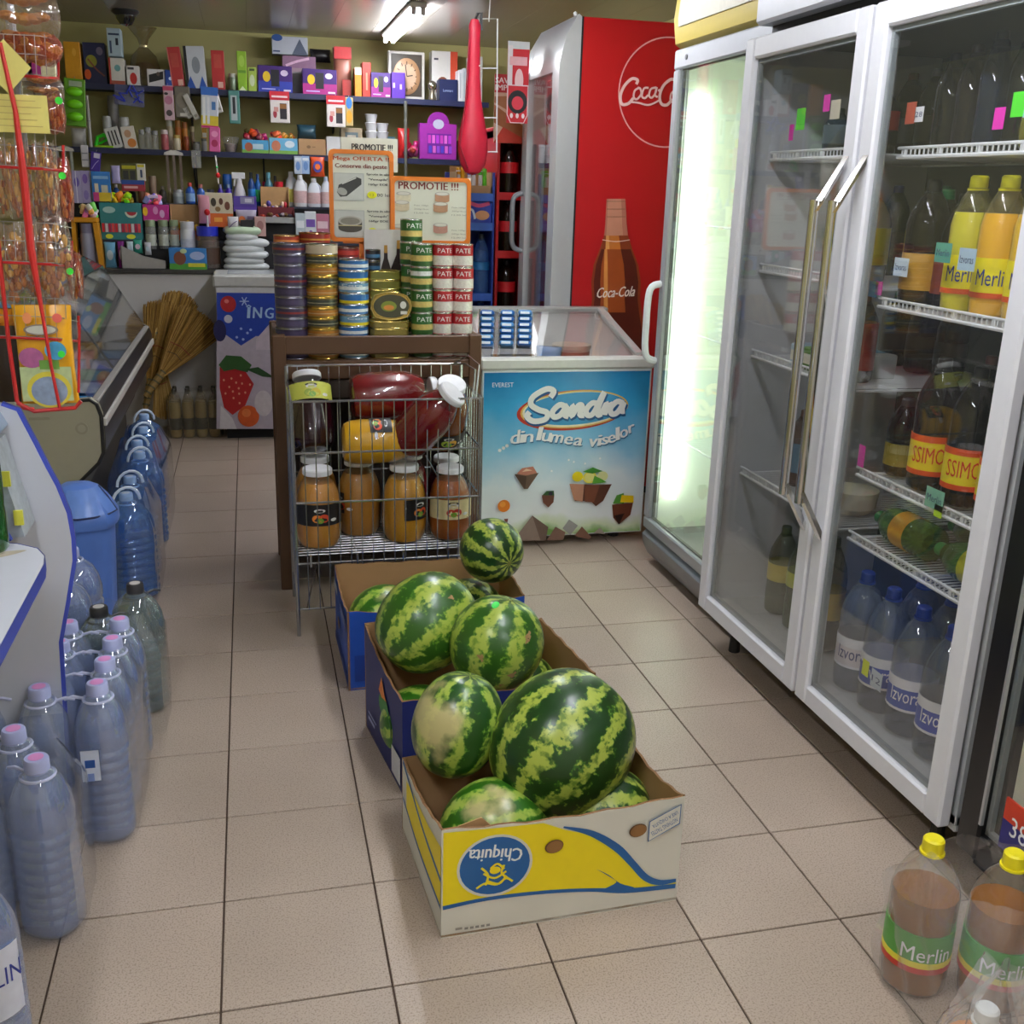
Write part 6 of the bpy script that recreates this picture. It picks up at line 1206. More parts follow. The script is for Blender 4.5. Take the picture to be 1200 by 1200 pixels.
p = Print((-.055, -.030, 0), (1, 0, 0), (0, 0, 1)); p.rect(.004, .01, .108, .085, C('b8c890', var=.3, scale=60)); p.ell(.06, .035, .045, .04, C('d8c83c')); p.ell(.06, .032, .037, .032, C('8a9ab0', var=.4, scale=80)); p.ell(.055, .165, .035, .012, C('8a7a6a')); p.ell(.055, .165, .03, .009, C('c8c8b8')); p.ell(.03, .105, .025, .022, C('a85a88', var=.4, scale=60)); p.ell(.08, .12, .022, .02, C('4aa0c8', var=.4, scale=60)); p.ell(.09, .19, .01, .01, C('e86a5a')); p.ell(.03, .19, .009, .012, C('e8905a')); p.rect(.045, .08, .085, .1, C('6a9a3a'))
prt('bag_print', p, t, (0, 0, 0))
b = sackmesh(.10, .05, .20, '3a2c1c', seed=9, cr=.08); t = single('sweet_bag', b, 'dark bag with a yellow top behind the yellow sweet bag', 'bag', P25(24, 470, 2.50)); b = sackmesh(.102, .052, .04, 'd88a1c', seed=2); part('yellow_top', b, t, loc=(0, 0, .165))
for i, (px, py, c, l) in enumerate(((30, 80, 'd8d8e0', 'white'), (42, 80, 'a8388c', 'magenta'), (57, 81, 'dcdcb8', 'cream speckled'))):
    b = MB(); b.box(-.016, -.01, -.024, .016, .01, .024, C(c, .4, var=.3, scale=90), .002); single('small_packet', b, l+' small packet seen between the tiers of the snack rack', 'packet', P25(px, py, 2.56), group='small packets between rack tiers')
# ================================================================ back of the shop
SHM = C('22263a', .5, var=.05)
CNT = C('d2d0d2', .4, var=.02)
cn = thing('counter', 'white counter carrying goods, with brooms leaning on its front', 'counter', (-.4, 7.3, 0)); o_ = tuple(cn.location)
b = MB(); b.box(-1.35, 6.97, 0, 1.05, 6.99, .975, CNT, .003); wpart('front_panel', b, cn)
b = MB(); b.box(-1.35, 6.95, .975, 1.05, 7.60, 1.0, C('3a3836', .4), .003); wpart('worktop', b, cn)
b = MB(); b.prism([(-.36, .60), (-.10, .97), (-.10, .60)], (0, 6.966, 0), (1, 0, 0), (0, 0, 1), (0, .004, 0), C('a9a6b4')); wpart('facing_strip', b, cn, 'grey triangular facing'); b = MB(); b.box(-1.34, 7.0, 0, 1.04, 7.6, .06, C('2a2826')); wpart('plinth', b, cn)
rs = thing('display_riser', 'dark two-step riser standing on the counter under the goods', 'shelf', (-.3, 7.3, 1.0)); o_ = tuple(rs.location)
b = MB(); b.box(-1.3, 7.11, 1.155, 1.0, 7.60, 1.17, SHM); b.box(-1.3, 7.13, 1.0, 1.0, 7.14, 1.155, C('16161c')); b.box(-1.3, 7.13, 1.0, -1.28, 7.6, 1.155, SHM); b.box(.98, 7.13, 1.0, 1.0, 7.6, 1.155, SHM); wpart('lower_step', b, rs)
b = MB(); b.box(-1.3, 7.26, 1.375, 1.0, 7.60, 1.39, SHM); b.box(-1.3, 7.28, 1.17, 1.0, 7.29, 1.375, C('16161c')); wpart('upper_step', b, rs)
def wshelf(label, z, x0, x1, th=.022):
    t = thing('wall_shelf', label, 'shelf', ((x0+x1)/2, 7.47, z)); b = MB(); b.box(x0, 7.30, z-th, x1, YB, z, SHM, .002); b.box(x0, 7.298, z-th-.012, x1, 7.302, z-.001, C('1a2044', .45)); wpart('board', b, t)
    for x in [x0+.1+(x1-x0-.2)*i/3 for i in range(4)]:
        b = MB(); b.prism([(7.62, -.20), (7.645, -.20), (7.645, 0), (7.35, 0), (7.35, -.015)], (x, 0, z-th), (0, 1, 0), (0, 0, 1), (.012, 0, 0), C('3a3a3c', .4)); wpart('bracket', b, t)
    return t
Z1, Z2 = 2.088, 1.716
wshelf('upper dark blue wall shelf along the whole back wall', Z1, -1.35, 1.60); wshelf('lower dark blue wall shelf under the upper one', Z2, -1.35, 1.60)
b = MB(); b.cyl((1.035, 7.26, 1.0), (1.035, 7.26, 2.07), .010, C('8a8c88', .3, .6), 8); single('shelf_pole', b, 'thin grey upright pole in front of the shelves behind the promotion signs', 'pole')
for x, l in ((-.32, 'left'), (.12, 'right')):
    b = MB(); b.cyl((x, 7.62, 1.39), (x, 7.62, 1.69), .006, C('1a1a1a'), 6); single('shelf_post', b, f'thin dark post under the lower wall shelf, {l} one', 'post')
# prints per item: list of (kind, a0, b0, a1, b1, colour[, text]) in fractions of the face
def deco(root, w_, h_, y, prs, org=(0, 0, 0)):
    if not prs: return
    p = Print((-w_/2, y, 0), (1, 0, 0), (0, 0, 1))
    for q in prs:
        k, a0, b0, a1, b1, c = q[:6]; m_ = C(c, .4, var=.12, scale=50); a0, a1, b0, b1 = a0*w_, a1*w_, b0*h_, b1*h_
        if k == 'r': p.rect(a0, b0, a1, b1, m_)
        elif k == 'e': p.ell((a0+a1)/2, (b0+b1)/2, (a1-a0)/2, (b1-b0)/2, m_, 18)
        elif k == 't': p.poly([(a0, b0), (a1, b0), ((a0+a1)/2, b1)], m_)
        elif k == 'd': p.poly([(a0, b0), (a1, b0+(b1-b0)*.35), (a1, b1), (a0, b0+(b1-b0)*.65)], m_)
        elif k == 's': p.stroke([(a0, b0), ((a0+a1)/2, (b0+b1)/2+.1*(b1-b0)), (a1, b1)], min(w_, h_)*.07, m_)
        elif k == 'x': p.text(q[6], (a0+a1)/2, (b0+b1)/2, a1-a0, b1-b0, m_)
    prt('printed_face', p, root, org)
def place(x0, y0, x1, y1, Y, zb=None):
    c = ony((x0+x1)/2, y1, Y); w_ = abs(ony(x1, (y0+y1)/2, Y).x-ony(x0, (y0+y1)/2, Y).x); h_ = abs(ony((x0+x1)/2, y0, Y).z-c.z)
    if zb is not None: h_ = max(.02, h_+(c.z-zb)); c.z = zb
    return c, w_, h_
def carton(label, rc, Y, col, prs=(), zb=None, dp=.12, name='carton', cat='box', tilt=0., rz=0., side=None, group=None):
    c, w_, h_ = place(*rc, Y, zb); t = MB(); t.box(-w_/2, 0, 0, w_/2, dp, h_, C(col, .45, var=.05), .002)
    if side: t.box(-w_/2-.0006, .002, .002, -w_/2, dp-.002, h_-.002, C(side, .45))
    o = single(name, t, label, cat, tuple(c), rz, group, (0, tilt, rz) if tilt else None); deco(o, w_, h_, 0, prs); return o
def hang(label, rc, Y, col, prs=(), name='blister_pack', cat='packet', dp=.012, tilt=0., m_=None):
    c, w_, h_ = place(*rc, Y); t = MB(); r_ = .01
    t.box(-w_/2, 0, 0, w_/2, dp, h_, m_ or C(col, .4, var=.06), .004); o = single(name, t, label, cat, tuple(c), rot=(0, tilt, 0)); deco(o, w_, h_, 0, prs)
    b = MB(); b.tube([(0, dp/2, h_-.004), (0, dp/2+.01, h_+.012), (0, dp/2+.02, h_+.01)], .0015, C('9a9a9a', .3, .7), 5); part('hook', b, o); return o
def soft(label, rc, Y, col, zb=None, dp=.1, seed=1, name='bag', cat='bag', prs=(), tilt=0., m_=None, cr=.12, rz=0.):
    c, w_, h_ = place(*rc, Y, zb); b = sackmesh(w_*.92, dp, h_, m_ or col, seed=seed, cr=cr); c.y += dp/2; o = single(name, b, label, cat, tuple(c), rot=(0, tilt, rz), ang=70); deco(o, w_*.8, h_, -dp*.56, prs); return o
def btl(label, rc, Y, col, cap, zb=None, lab=None, shape='bottle', name='bottle', metal=0., prs=(), cat='bottle', group=None):
    c, w_, h_ = place(*rc, Y, zb); r = w_/2; c.y += r; t = thing(name, label, cat, tuple(c), group=group); m_ = C(col, .3, metal, var=.05) if isinstance(col, str) else col; b = MB(); cm = C(cap, .35)
    if shape == 'bottle': b.lathe([(r*.85, 0), (r, .006), (r, h_*.55), (r*.85, h_*.68), (r*.4, h_*.8), (r*.38, h_*.84)], m_, 16); cc = [(r*.46, h_*.82), (r*.44, h_), (0, h_)]
    elif shape == 'jar': b.lathe([(r*.9, 0), (r, .006), (r, h_*.72), (r*.85, h_*.80)], m_, 18); cc = [(r*.92, h_*.78), (r*.92, h_), (0, h_)]
    elif shape == 'can': b.lathe([(r*.95, 0), (r, .003), (r, h_*.93), (r*.9, h_*.97)], m_, 18); cc = [(r*.93, h_*.96), (r*.9, h_), (0, h_)]
    elif shape == 'det':  # handled detergent bottle
        b.lathe([(r*.9, 0), (r, .008), (r*.98, h_*.5), (r*.75, h_*.72), (r*.35, h_*.88)], m_, 16, sy=.6); b.tube([(r*.35, 0, h_*.84), (r*.9, 0, h_*.72), (r*.92, 0, h_*.5), (r*.7, 0, h_*.4)], r*.13, m_, 6); cc = [(r*.4, h_*.87), (r*.38, h_), (0, h_)]
    elif shape == 'spray':
        b.lathe([(r*.7, 0), (r*.8, .006), (r*.75, h_*.35), (r*.4, h_*.6), (r*.3, h_*.68)], m_, 14, sy=.7); b.box(-r*.9, -r*.3, h_*.76, r*.75, r*.3, h_*.95, cm, .004); b.prism([(-r*.75, h_*.55), (-r*.55, h_*.55), (-r*.35, h_*.8), (-r*.6, h_*.8)], (0, -r*.15, 0), (1, 0, 0), (0, 0, 1), (0, r*.3, 0), cm); cc = [(r*.35, h_*.66), (r*.35, h_*.78), (0, h_*.78)]
    part('body', b, t); b = MB(); b.lathe(cc, cm, 14); part('cap', b, t)
    if lab: b = MB(); b.lathe([(r*1.015, h_*.12), (r*1.015, h_*.5)], C(lab, .4, var=.25, scale=60), 18, sy=.62 if shape == 'det' else 1); part('label', b, t)
    return t
S1, S2 = 7.32, 7.32
# ---------------- upper shelf
carton('tall yellow-orange box at the left end of the upper shelf', (78, 49, 97, 97), S1, 'd8941a', (('r', .05, .03, .93, .97, 'dc9c1c'), ('e', .5, .65, .75, .85, 'e8b040')), Z1)
carton('navy box with a bright flower print beside the yellow box', (100, 50, 126, 97), S1+.02, '141a44', (('e', .1, .4, .6, .7, '8a8a28'), ('e', .0, .1, .3, .35, 'c8561c'), ('s', .2, .6, .9, .2, '7a3a30'), ('e', .6, .7, .9, .9, '6a6078')), Z1)
a = carton('red-edged white box under the narrow blue-white one', (129, 68, 147, 97), S1, 'd8d4cc', (('r', 0, 0, .12, 1, 'b83428'), ('e', .35, .5, .75, .75, '6aa0a0'), ('r', .1, 0, 1, .15, 'a04a34')), Z1)
carton('narrow blue and white box standing on the red-edged white box', (127, 33, 143, 66), S1, 'b0c4d0', (('r', .1, .75, .9, .82, '2a3a5a'), ('r', .6, .4, .8, .65, '1c2438'), ('r', .15, .1, .3, .55, '3a4a6a')), None)
carton('small white box with a red mug print on the upper shelf', (149, 77, 164, 97), S1, 'dcd8d4', (('e', .25, .05, .8, .65, 'c02c28'), ('r', .1, .8, .6, .92, '404048')), Z1)
c, w_, h_ = place(150, 30, 192, 96, S1+.1, Z1); b = MB(); b.lathe([(w_*.42, 0), (w_*.46, h_*.25), (w_*.36, h_*.5), (w_*.10, h_*.66), (w_*.16, h_*.78), (w_*.42, h_*.97)], glass('7a6238', .35, .08, 1.6, 1., 20), 22, sy=.7); t = single('gift_bag', b, 'brown cellophane gift bag tied at the neck on the upper shelf', 'bag', tuple(c)); b = MB(); b.lathe([(w_*.35, .01), (w_*.36, h_*.2), (w_*.2, h_*.4), (0, h_*.42)], C('4a3420', .7, var=.4, scale=30), 14, sy=.6); part('gift', b, t); b = MB(); b.lathe([(w_*.12, h_*.65), (w_*.12, h_*.68)], C('c8b88a', .3, .5), 14, sy=.8); part('ribbon', b, t)
carton('white box with a black hair dryer print, upper shelf', (173, 81, 193, 98), S1, 'd8d4d4', (('d', .1, .2, .95, .9, '1c1c20'), ('e', .55, .6, .75, .85, '5a4a44')), Z1)
carton('small royal blue box next to the hair dryer box', (194, 82, 204, 98), S1, '24489c', (('e', .4, .4, .8, .6, 'c8d8f0'),), Z1)
carton('left one of two slim tall red boxes, leaning slightly', (202, 55, 217, 99), S1, 'b03030', (('r', .2, .5, .8, .85, 'b8483c'), ('r', .5, .05, .9, .2, 'e0b0a0'), ('r', 0, 0, .08, 1, 'c87870')), Z1, tilt=-.10)
carton('tall black and white shower head box between the red boxes', (219, 54, 243, 100), S1, 'c9ccd2', (('r', 0, 0, .14, 1, '16181c'), ('e', .35, .35, .75, .75, '8a9098'), ('t', 0, 0, .45, .3, '1f4fa8'), ('t', .6, 0, 1.0, .3, '1f4fa8')), Z1, tilt=-.05)
carton('right one of two slim tall red boxes, upright', (249, 59, 264, 102), S1, 'b42c2c', (('r', .2, .55, .8, .9, 'bc4a3c'), ('r', .45, .05, .85, .2, 'e4b4a4')), Z1)
btl('small grey-green jar on the upper shelf right of the red box', (268, 86, 277, 102), S1, '6a7a60', 'b8b8a8', Z1, shape='jar')
carton('tall lime green and white box on the upper shelf', (279, 60, 290, 104), S1, '8cb82c', (('r', .1, .45, .9, .52, '5a8a1c'), ('e', .2, .6, .8, .9, 'a8cc50'), ('t', .1, .0, .9, .12, 'e0ecc0')), Z1)
carton('short lime green and white box beside the tall lime one', (291, 79, 301, 104), S1, 'a4bc4c', (('e', .2, .2, .8, .7, 'ccd8b0'), ('r', .2, .85, .8, .95, '3a4a20')), Z1)
def phone(label, rc, mid, Y=S1): carton(label, rc, Y, '3b1468', (('r', 0, 0, 1, .42, mid), ('r', .38, .22, .62, .85, '141218'), ('e', .14, .38, .36, .78, 'e4c020'), ('e', .66, .62, .88, .85, 'd8c8e0'), ('r', .1, .1, .5, .14, 'b8b8e8'), ('r', .74, .05, .95, .12, 'e8e0f0')), Z1)
phone('purple and blue phone box with yellow spot, leftmost of the three', (303, 77, 343, 107), '2a3aa0')
phone('purple and magenta phone box with yellow spot, middle of the three', (355, 81, 395, 110), 'a01a78'); phone('purple and magenta phone box with yellow spot, right of the three', (435, 85, 458, 114), '8a1a78')
carton('plain purple box end adjoining the right phone box', (459, 85, 475, 115), S1, '4a1c90', (('r', .1, .4, .25, .6, 'c8b0e0'), ('r', .6, .35, .75, .55, 'c8b0e0')), Z1)
carton('pink and grey box behind the purple phone boxes', (332, 66, 371, 106), S1+.16, '9a8088', (('r', 0, .7, 1, 1, '8a6480'), ('s', .1, .75, .8, .95, 'd8b0c8'), ('r', .3, .1, .6, .6, '8c8a88')), Z1)
carton('white and blue box with a steam iron print, stacked high on the left', (319, 43, 361, 64), S1+.16, 'b8bcc8', (('e', 0, .72, .3, 1.1, '1c4a90'), ('t', .55, .0, 1, .9, '4a5468'), ('r', .03, .12, .22, .2, '30406a')), None)
soft('black wrapped toy lying on the pink and grey box', (362, 57, 390, 72), S1+.17, '1c1a1c', None, .1, 6)
soft('red topped clear bag of nuts behind the middle phone box', (390, 55, 415, 111), S1+.10, 'a86a58', Z1, .1, 8, prs=(('r', .0, .76, 1, 1, 'c01c20'), ('r', .45, .02, .95, .35, 'c83028')))
carton('slim orange and white box next to the red box', (416, 79, 424, 112), S1+.02, 'd88418', (('r', 0, .75, 1, 1, 'e8dcc8'),), Z1); carton('slim bright red box left of the right phone box', (425, 73, 435, 113), S1+.02, 'c42c1c', (('r', .4, .2, .6, .7, 'e08060'),), Z1)
# round wall clock in a white square box
c, w_, h_ = place(455, 60, 498, 117, S1+.08, Z1); t = MB(); t.box(-w_/2, 0, 0, w_/2, .05, h_, C('c8c4bc', .35), .006); t = single('boxed_clock', t, 'round brown wall clock in a white square frame on the upper shelf', 'clock', tuple(c))
b = MB(); b.box(-w_*.42, -.002, h_*.07, w_*.42, 0, h_*.94, C('3a3228', .4)); part('inset', b, t)
b = MB(); b.T = Matrix.Translation((0, -.002, h_*.48)) @ Matrix.Rotation(math.pi/2, 4, 'X'); b.lathe([(w_*.36, 0), (w_*.37, .006), (w_*.33, .012), (0, .008)], C('a07a58', .4, var=.15, scale=20), 32, sy=1.25); part('clock_face', b, t)
p = Print((0, -.0125, h_*.48), (1, 0, 0), (0, 0, 1)); p.ell(0, 0, w_*.27, w_*.34, C('b8987c', var=.2, scale=30), 28)
for i in range(12): a_ = i*math.pi/6; p.stroke([(w_*.23*math.cos(a_), w_*.29*math.sin(a_)), (w_*.30*math.cos(a_), w_*.38*math.sin(a_))], .006, C('4a3424'), False)
p.stroke([(0, 0), (-.01, w_*.3)], .006, C('2a1c14'), False); p.stroke([(0, 0), (w_*.16, w_*.03)], .007, C('2a1c14'), False); prt('dial_print', p, t, (0, 0, 0))
c, w_, h_ = place(501, 95, 512, 118, S1, Z1); t = thing('head_figurine', 'small silver head figurine on the upper shelf', 'figurine', tuple(c)); b = MB(); b.lathe([(w_*.42, 0), (w_*.45, .01), (w_*.25, h_*.35), (w_*.3, h_*.55)], C('8a8070', .3, .7), 14); part('bust', b, t); b = MB(); b.ball((0, 0, h_*.75), (w_*.5, w_*.45, h_*.28), C('b0aaa0', .15, .9)); b.ball((0, -w_*.45, h_*.70), (w_*.08, w_*.1, h_*.07), C('b0aaa0', .15, .9), 8, 6); part('head', b, t)
carton('white box with orange side and a food print, right part of the upper shelf', (506, 60, 536, 96), S1+.12, 'd0ccc6', (('r', .72, 0, 1, 1, 'c04428'), ('e', .15, .05, .7, .5, '7a3a1c'), ('e', .45, .0, .68, .25, 'd89060'), ('r', .08, .82, .25, .86, '404048')), Z1)
carton('navy box with a pale word in front of the orange-sided box', (515, 93, 536, 120), S1, '101c48', (('x', .2, .42, .75, .54, 'a8b8d8', 'Luminarc'),), Z1)
for i, (x0, x1, y0, c_) in enumerate(((537, 542, 82, 'c8c8ca'), (542, 546, 80, 'b4b8bc'), (546, 550, 82, 'd0d0d0'), (550, 565, 66, 'bcbcb8'))): carton(('first', 'second', 'third', 'wide fourth')[i]+' white slim box from the left behind the red hanging cover', (x0, y0, x1, 121), S1+.02*i*0, c_, (('r', .4, .1, .6, .9, '9aa0a8'),), Z1, group='white slim boxes on the upper shelf')
# ---------------- hanging from the upper shelf
H1 = 7.275
o = hang('bright green blister pack of three green sponges hanging left', (76, 92, 101, 148), H1, '5f9a1c', (('r', .25, .84, .85, .95, 'a8b8a0'),), cat='sponges', tilt=.06)
for i in range(3): b = MB(); b.ball((.0, -.012, .055+i*.072), (.048, .02, .027), C('7ad81c', .35), 16, 8); part('sponge', b, o)
o = hang('clear bag of blue clothes pegs hanging under the upper shelf', (134, 100, 169, 124), H1-.005, '3a4a98', (), m_=glass('7a80b8', .3, .08, 1.4, .8, 60), cat='pegs', tilt=.08)
R_ = random.Random(5); b = MB()
for i in range(12): a_ = R_.uniform(-1, 1); x, z = R_.uniform(-.07, .07), R_.uniform(.03, .10); b.T = Matrix.Translation((x, -.002, z)) @ Matrix.Rotation(a_*1.2, 4, 'Y'); b.box(-.028, -.006, -.004, .028, .006, .004, C('2c3cb0', .4), .002)
part('clothes_pegs', b, o)
hang('pink and black patterned strip pack with a red disc', (193, 100, 205, 141), H1, 'c8a8b0', (('e', .1, .45, .9, .7, 'b87890'), ('e', .2, .12, .8, .3, '3a2c30'), ('r', 0, .85, 1, .97, 'c04a68'), ('e', .1, .72, .5, .8, '2c2c30')))
hang('brown patterned hanging pack next to the pink strip', (206, 101, 224, 138), H1, '6a6458', (('r', .3, .05, .8, .15, 'b8b4a8'), ('e', .1, .3, .9, .8, '7a7264')))
for i, (x0, y0, x1, y1, tl) in enumerate(((220, 110, 228, 138, -.5), (228, 108, 235, 140, -.45), (253, 103, 262, 132, -.25))): hang(('left', 'middle', 'right')[i]+' white slim pack fanned out beside the blue and yellow blister', (x0, y0, x1, y1), H1-.01*i, 'bcb8b0', (('r', .2, .1, .8, .2, '8a8880'),), tilt=tl)
hang('blue topped blister of pens with yellow lower part', (236, 102, 256, 150), H1-.03, 'c8ccd4', (('r', 0, .80, 1, 1, '2c66b8'), ('r', 0, .05, 1, .30, 'd8c030'), ('r', .1, .1, .25, .75, 'e4e4e0'), ('r', .35, .1, .5, .75, 'dcdce0'), ('r', .62, .45, .85, .65, '4a78b0'), ('r', 0, 0, 1, .06, 'c83070')), tilt=.04)
hang('teal card of scissors at the right of the hanging packs', (269, 106, 282, 145), H1, '4a8078', (('r', .2, .1, .75, .85, 'a8b0b0'), ('r', .35, .3, .6, .8, '1c1e24')))
hang('white and pink pack of hair ties hanging below the pen blister', (245, 149, 258, 178), H1-.035, 'c85a90', (('e', .2, .2, .8, .5, 'a02050'), ('e', .2, .6, .8, .85, 'e090b8')), tilt=.05)
for x0, x1, y0, l in ((317, 340, 107, 'left'), (383, 405, 112, 'right')): hang(f'red and white card with a printed clock radio, {l} one of two', (x0, y0, x1, y0+37), H1, 'd8d0cc', (('r', 0, .72, 1, 1, 'c0182c'), ('r', .1, .80, .9, .86, 'e8d0d0'), ('r', .5, .12, .85, .62, '1c1420'), ('r', .5, .45, .85, .6, '8a5a28'), ('e', .15, .15, .35, .4, 'a03040'), ('r', .2, .35, .42, .5, 'c89088')))
hang('narrow blue and gold card beside the right red and white card', (405, 114, 414, 148), H1, 'b8a068', (('e', .1, .6, .9, 1, '2c6cb0'), ('e', .1, .1, .9, .55, 'd09828')))
# ---------------- lower shelf
b_ = lambda *a, **k: btl(*a, **k)
soft('white plastic hooks in a heap at the left of the lower shelf', (82, 150, 102, 170), S2, 'b8b4b0', Z2, .1, 3)
c, w_, h_ = place(104, 112, 109, 170, S2, Z2); b = MB(); b.cyl((0, 0, 0), (0, 0, h_), .010, C('a8a49c', .4), 10); b.cyl((0, 0, h_*.5), (0, 0, h_*.52), .013, C('8a8680', .4), 10); single('curtain_rod', b, 'short white tube standing at the left of the lower shelf', 'tube', tuple(c))
c, w_, h_ = place(111, 158, 133, 172, S2-.01, Z2); t = MB(); t.box(-w_/2, 0, 0, w_/2, .10, .012, C('9ac820', .3), .003); t = single('soap_dish', t, 'bright green plastic holder on the lower shelf', 'holder', tuple(c)); b = MB(); b.tube([(-w_*.45, .03, .01), (-w_*.35, .03, h_*.8), (0, .03, h_), (w_*.3, .03, h_*.7), (w_*.45, .03, .01)], .012, C('2fc820', .3), 8); b.tube([(-w_*.3, .03, h_*.3), (w_*.25, .03, h_*.7)], .008, C('2fc820', .3), 8); part('clip', b, t)
b_('left grey-white cylinder tub on the lower shelf', (122, 136, 132, 172), S2+.05, 'a8a8a4', 'c0c0bc', Z2, shape='can', cat='tub'); b_('right grey-white cylinder tub on the lower shelf', (141, 137, 153, 172), S2+.05, 'b4b4b0', 'a8a8a4', Z2, shape='can', cat='tub'); b_('tall pale cylinder behind the two tubs', (129, 112, 142, 172), S2+.16, '8f8c88', 'a09c98', Z2, shape='can', cat='tub')
carton('white card with black utensil prints leaning on the tubs', (129, 149, 145, 172), S2, 'c8c8c4', (('r', .2, .15, .3, .85, '1c1c20'), ('r', .45, .15, .55, .85, '1c1c20'), ('r', .7, .15, .8, .85, '1c1c20')), Z2, .01, tilt=-.25)
carton('white and orange printed card on the lower shelf', (146, 148, 162, 172), S2, 'd4ccc0', (('e', .3, .05, .95, .45, 'c8782c'), ('e', .2, .5, .7, .85, 'b89070')), Z2, .01, tilt=-.15)
for i, (x0, x1, y0) in enumerate(((163, 170, 152), (170, 178, 149), (178, 186, 153))): b_(('left', 'middle', 'right')[i]+' small clear glass of the trio on the lower shelf', (x0, y0, x1, 173), S2+.01*i, glass('b8b8b4', .25, .05, 1.5), '8a8a88', Z2, shape='jar', cat='glass')
for i, (x0, x1, y0, c_, cp_) in enumerate(((189, 198, 152, 'b05a60', 'd8c8c8'), (196, 204, 140, 'c8b89c', 'c8c8c0'), (203, 212, 158, 'c8bca0', 'b89a50'), (206, 214, 141, 'b8641c', 'a8702c'), (214, 221, 143, 'c07828', '9a5a20'), (216, 222, 160, 'a04a20', '8a3018'), (224, 229, 148, '6a5640', 'a89878'))): b_(('dull pink', 'cream', 'beige', 'left amber', 'right amber', 'rust red', 'thin brown')[i]+' perfume or spice bottle on the lower shelf', (x0, y0, x1, 174), S2+(.02 if y0 > 150 else .09), c_, cp_, Z2, shape='jar')
for i, (x0, x1, y0) in enumerate(((226, 235, 166), (236, 243, 162))): b_(('left', 'right')[i]+' small chrome lidded jar by the hair ties', (x0, y0, x1, 175), S2-.01, '8a8884', '5a5a58', Z2, shape='jar', cat='jar')
c, w_, h_ = place(260, 145, 281, 176, S2, Z2); b = MB(); b.lathe([(w_*.3, 0), (w_*.48, h_*.45), (w_*.5, h_*.55)], glass('a8a4a0', .25, .03, 1.5), 22); single('glass_bowl', b, 'clear glass bowl on the lower shelf under the teal card', 'bowl', (c.x, c.y+.08, c.z)); b = MB(); b.lathe([(w_*.25, .005), (w_*.35, h_*.30), (0, h_*.33)], C('b8a49c', .5, var=.4, scale=60), 16); single('wrapped_sweets', b, 'wrapped sweets inside the clear glass bowl', 'sweets', (c.x, c.y+.08, c.z))
carton('blue and yellow box heaped with toys, left of the sky-blue box', (284, 164, 315, 178), S2, '4a9ac8', (('r', 0, 0, 1, .25, '7ab04a'), ('e', .1, .1, .4, .8, 'a85a3c'), ('r', .4, .3, .8, .7, 'b8d4e0')), Z2); soft('colourful heap of wrapped toys on the blue and yellow box', (285, 148, 314, 165), S2+.02, 'a03838', None, .1, 12, cr=.5)
carton('sky-blue printed toy box on the lower shelf', (316, 162, 349, 180), S2, '6ab0d4', (('r', 0, 0, 1, .22, '7aac4a'), ('e', .08, .15, .4, .85, 'c87858'), ('e', .55, .4, .9, .85, 'd4e0e8')), Z2); soft('orange and red wrapped sweets piled on the sky-blue box', (317, 152, 348, 164), S2+.02, 'c8702c', None, .1, 14, cr=.5)
carton('small plain cardboard box on the lower shelf', (350, 163, 382, 181), S2, 'a8825a', (('e', .3, .4, .45, .6, '7a5c3c'), ('r', .5, .48, .62, .53, '7a5c3c')), Z2); soft('dark teal cap lying on the plain cardboard box', (347, 146, 373, 163), S2+.02, '2a4a58', None, .1, 16)
carton('small white folded carton right of the cardboard box', (383, 160, 399, 183), S2, 'd0d0d0', (), Z2, .06); carton('open carton with a small framed picture', (400, 150, 425, 184), S2+.02, '9a8a70', (('r', .2, .3, .8, .85, '5a6a70'), ('r', .3, .4, .7, .75, 'b8b0a0')), Z2)
for i in range(5): 
    for k, px in enumerate((436, 449)):
        if i == 4 and k == 1: continue
        c = ony(px, 181, S2+.03); b = MB(); b.lathe([(.030, 0), (.040, .052), (.043, .054), (.040, .058), (0, .058)], C('cfcfd2', .4), 16); single('white_cup', b, f'white plastic cup, {("lowest", "second", "third", "fourth", "topmost")[i]} of the {"left" if k == 0 else "right"} cup stack', 'cup', (c.x, c.y+.03, Z2+.053*i), group='white cup stacks')
soft('red plastic bag beside the purple display', (466, 150, 482, 187), S2+.02, 'c02020', Z2, .1, 21); soft('dark pink glossy sweets bag beside the purple display', (472, 160, 492, 188), S2-.01, '8a1c40', Z2, .1, 22, cr=.5)
c, w_, h_ = place(492, 145, 535, 190, S2-.01, Z2); t = MB(); t.box(-w_/2, 0, 0, w_/2, .10, h_, C('9a2c9c', .35), .003); t = single('sweet_display', t, 'bright purple sweets display box with a round topper', 'display', tuple(c)); b = MB(); b.T = Matrix.Translation((0, .01, h_)) @ Matrix.Rotation(math.pi/2, 4, 'X'); b.lathe([(w_*.30, 0), (w_*.30, .004), (0, .004)], C('8a2090', .4), 24); part('topper', b, t)
deco(t, w_, h_, 0, (('r', .2, .15, .85, .72, '6a1a90'),)+tuple(('r', .22+.11*i, .45, .30+.11*i, .68, ('c83cb8', 'e070d0', 'b83ad0')[i % 3]) for i in range(6))+tuple(('r', .24+.11*i, .18, .32+.11*i, .38, ('4a3ac0', 'd868c8', '8a40c8')[i % 3]) for i in range(6))+(('e', .35, .85, .65, 1.12, 'b8b8d0'),))
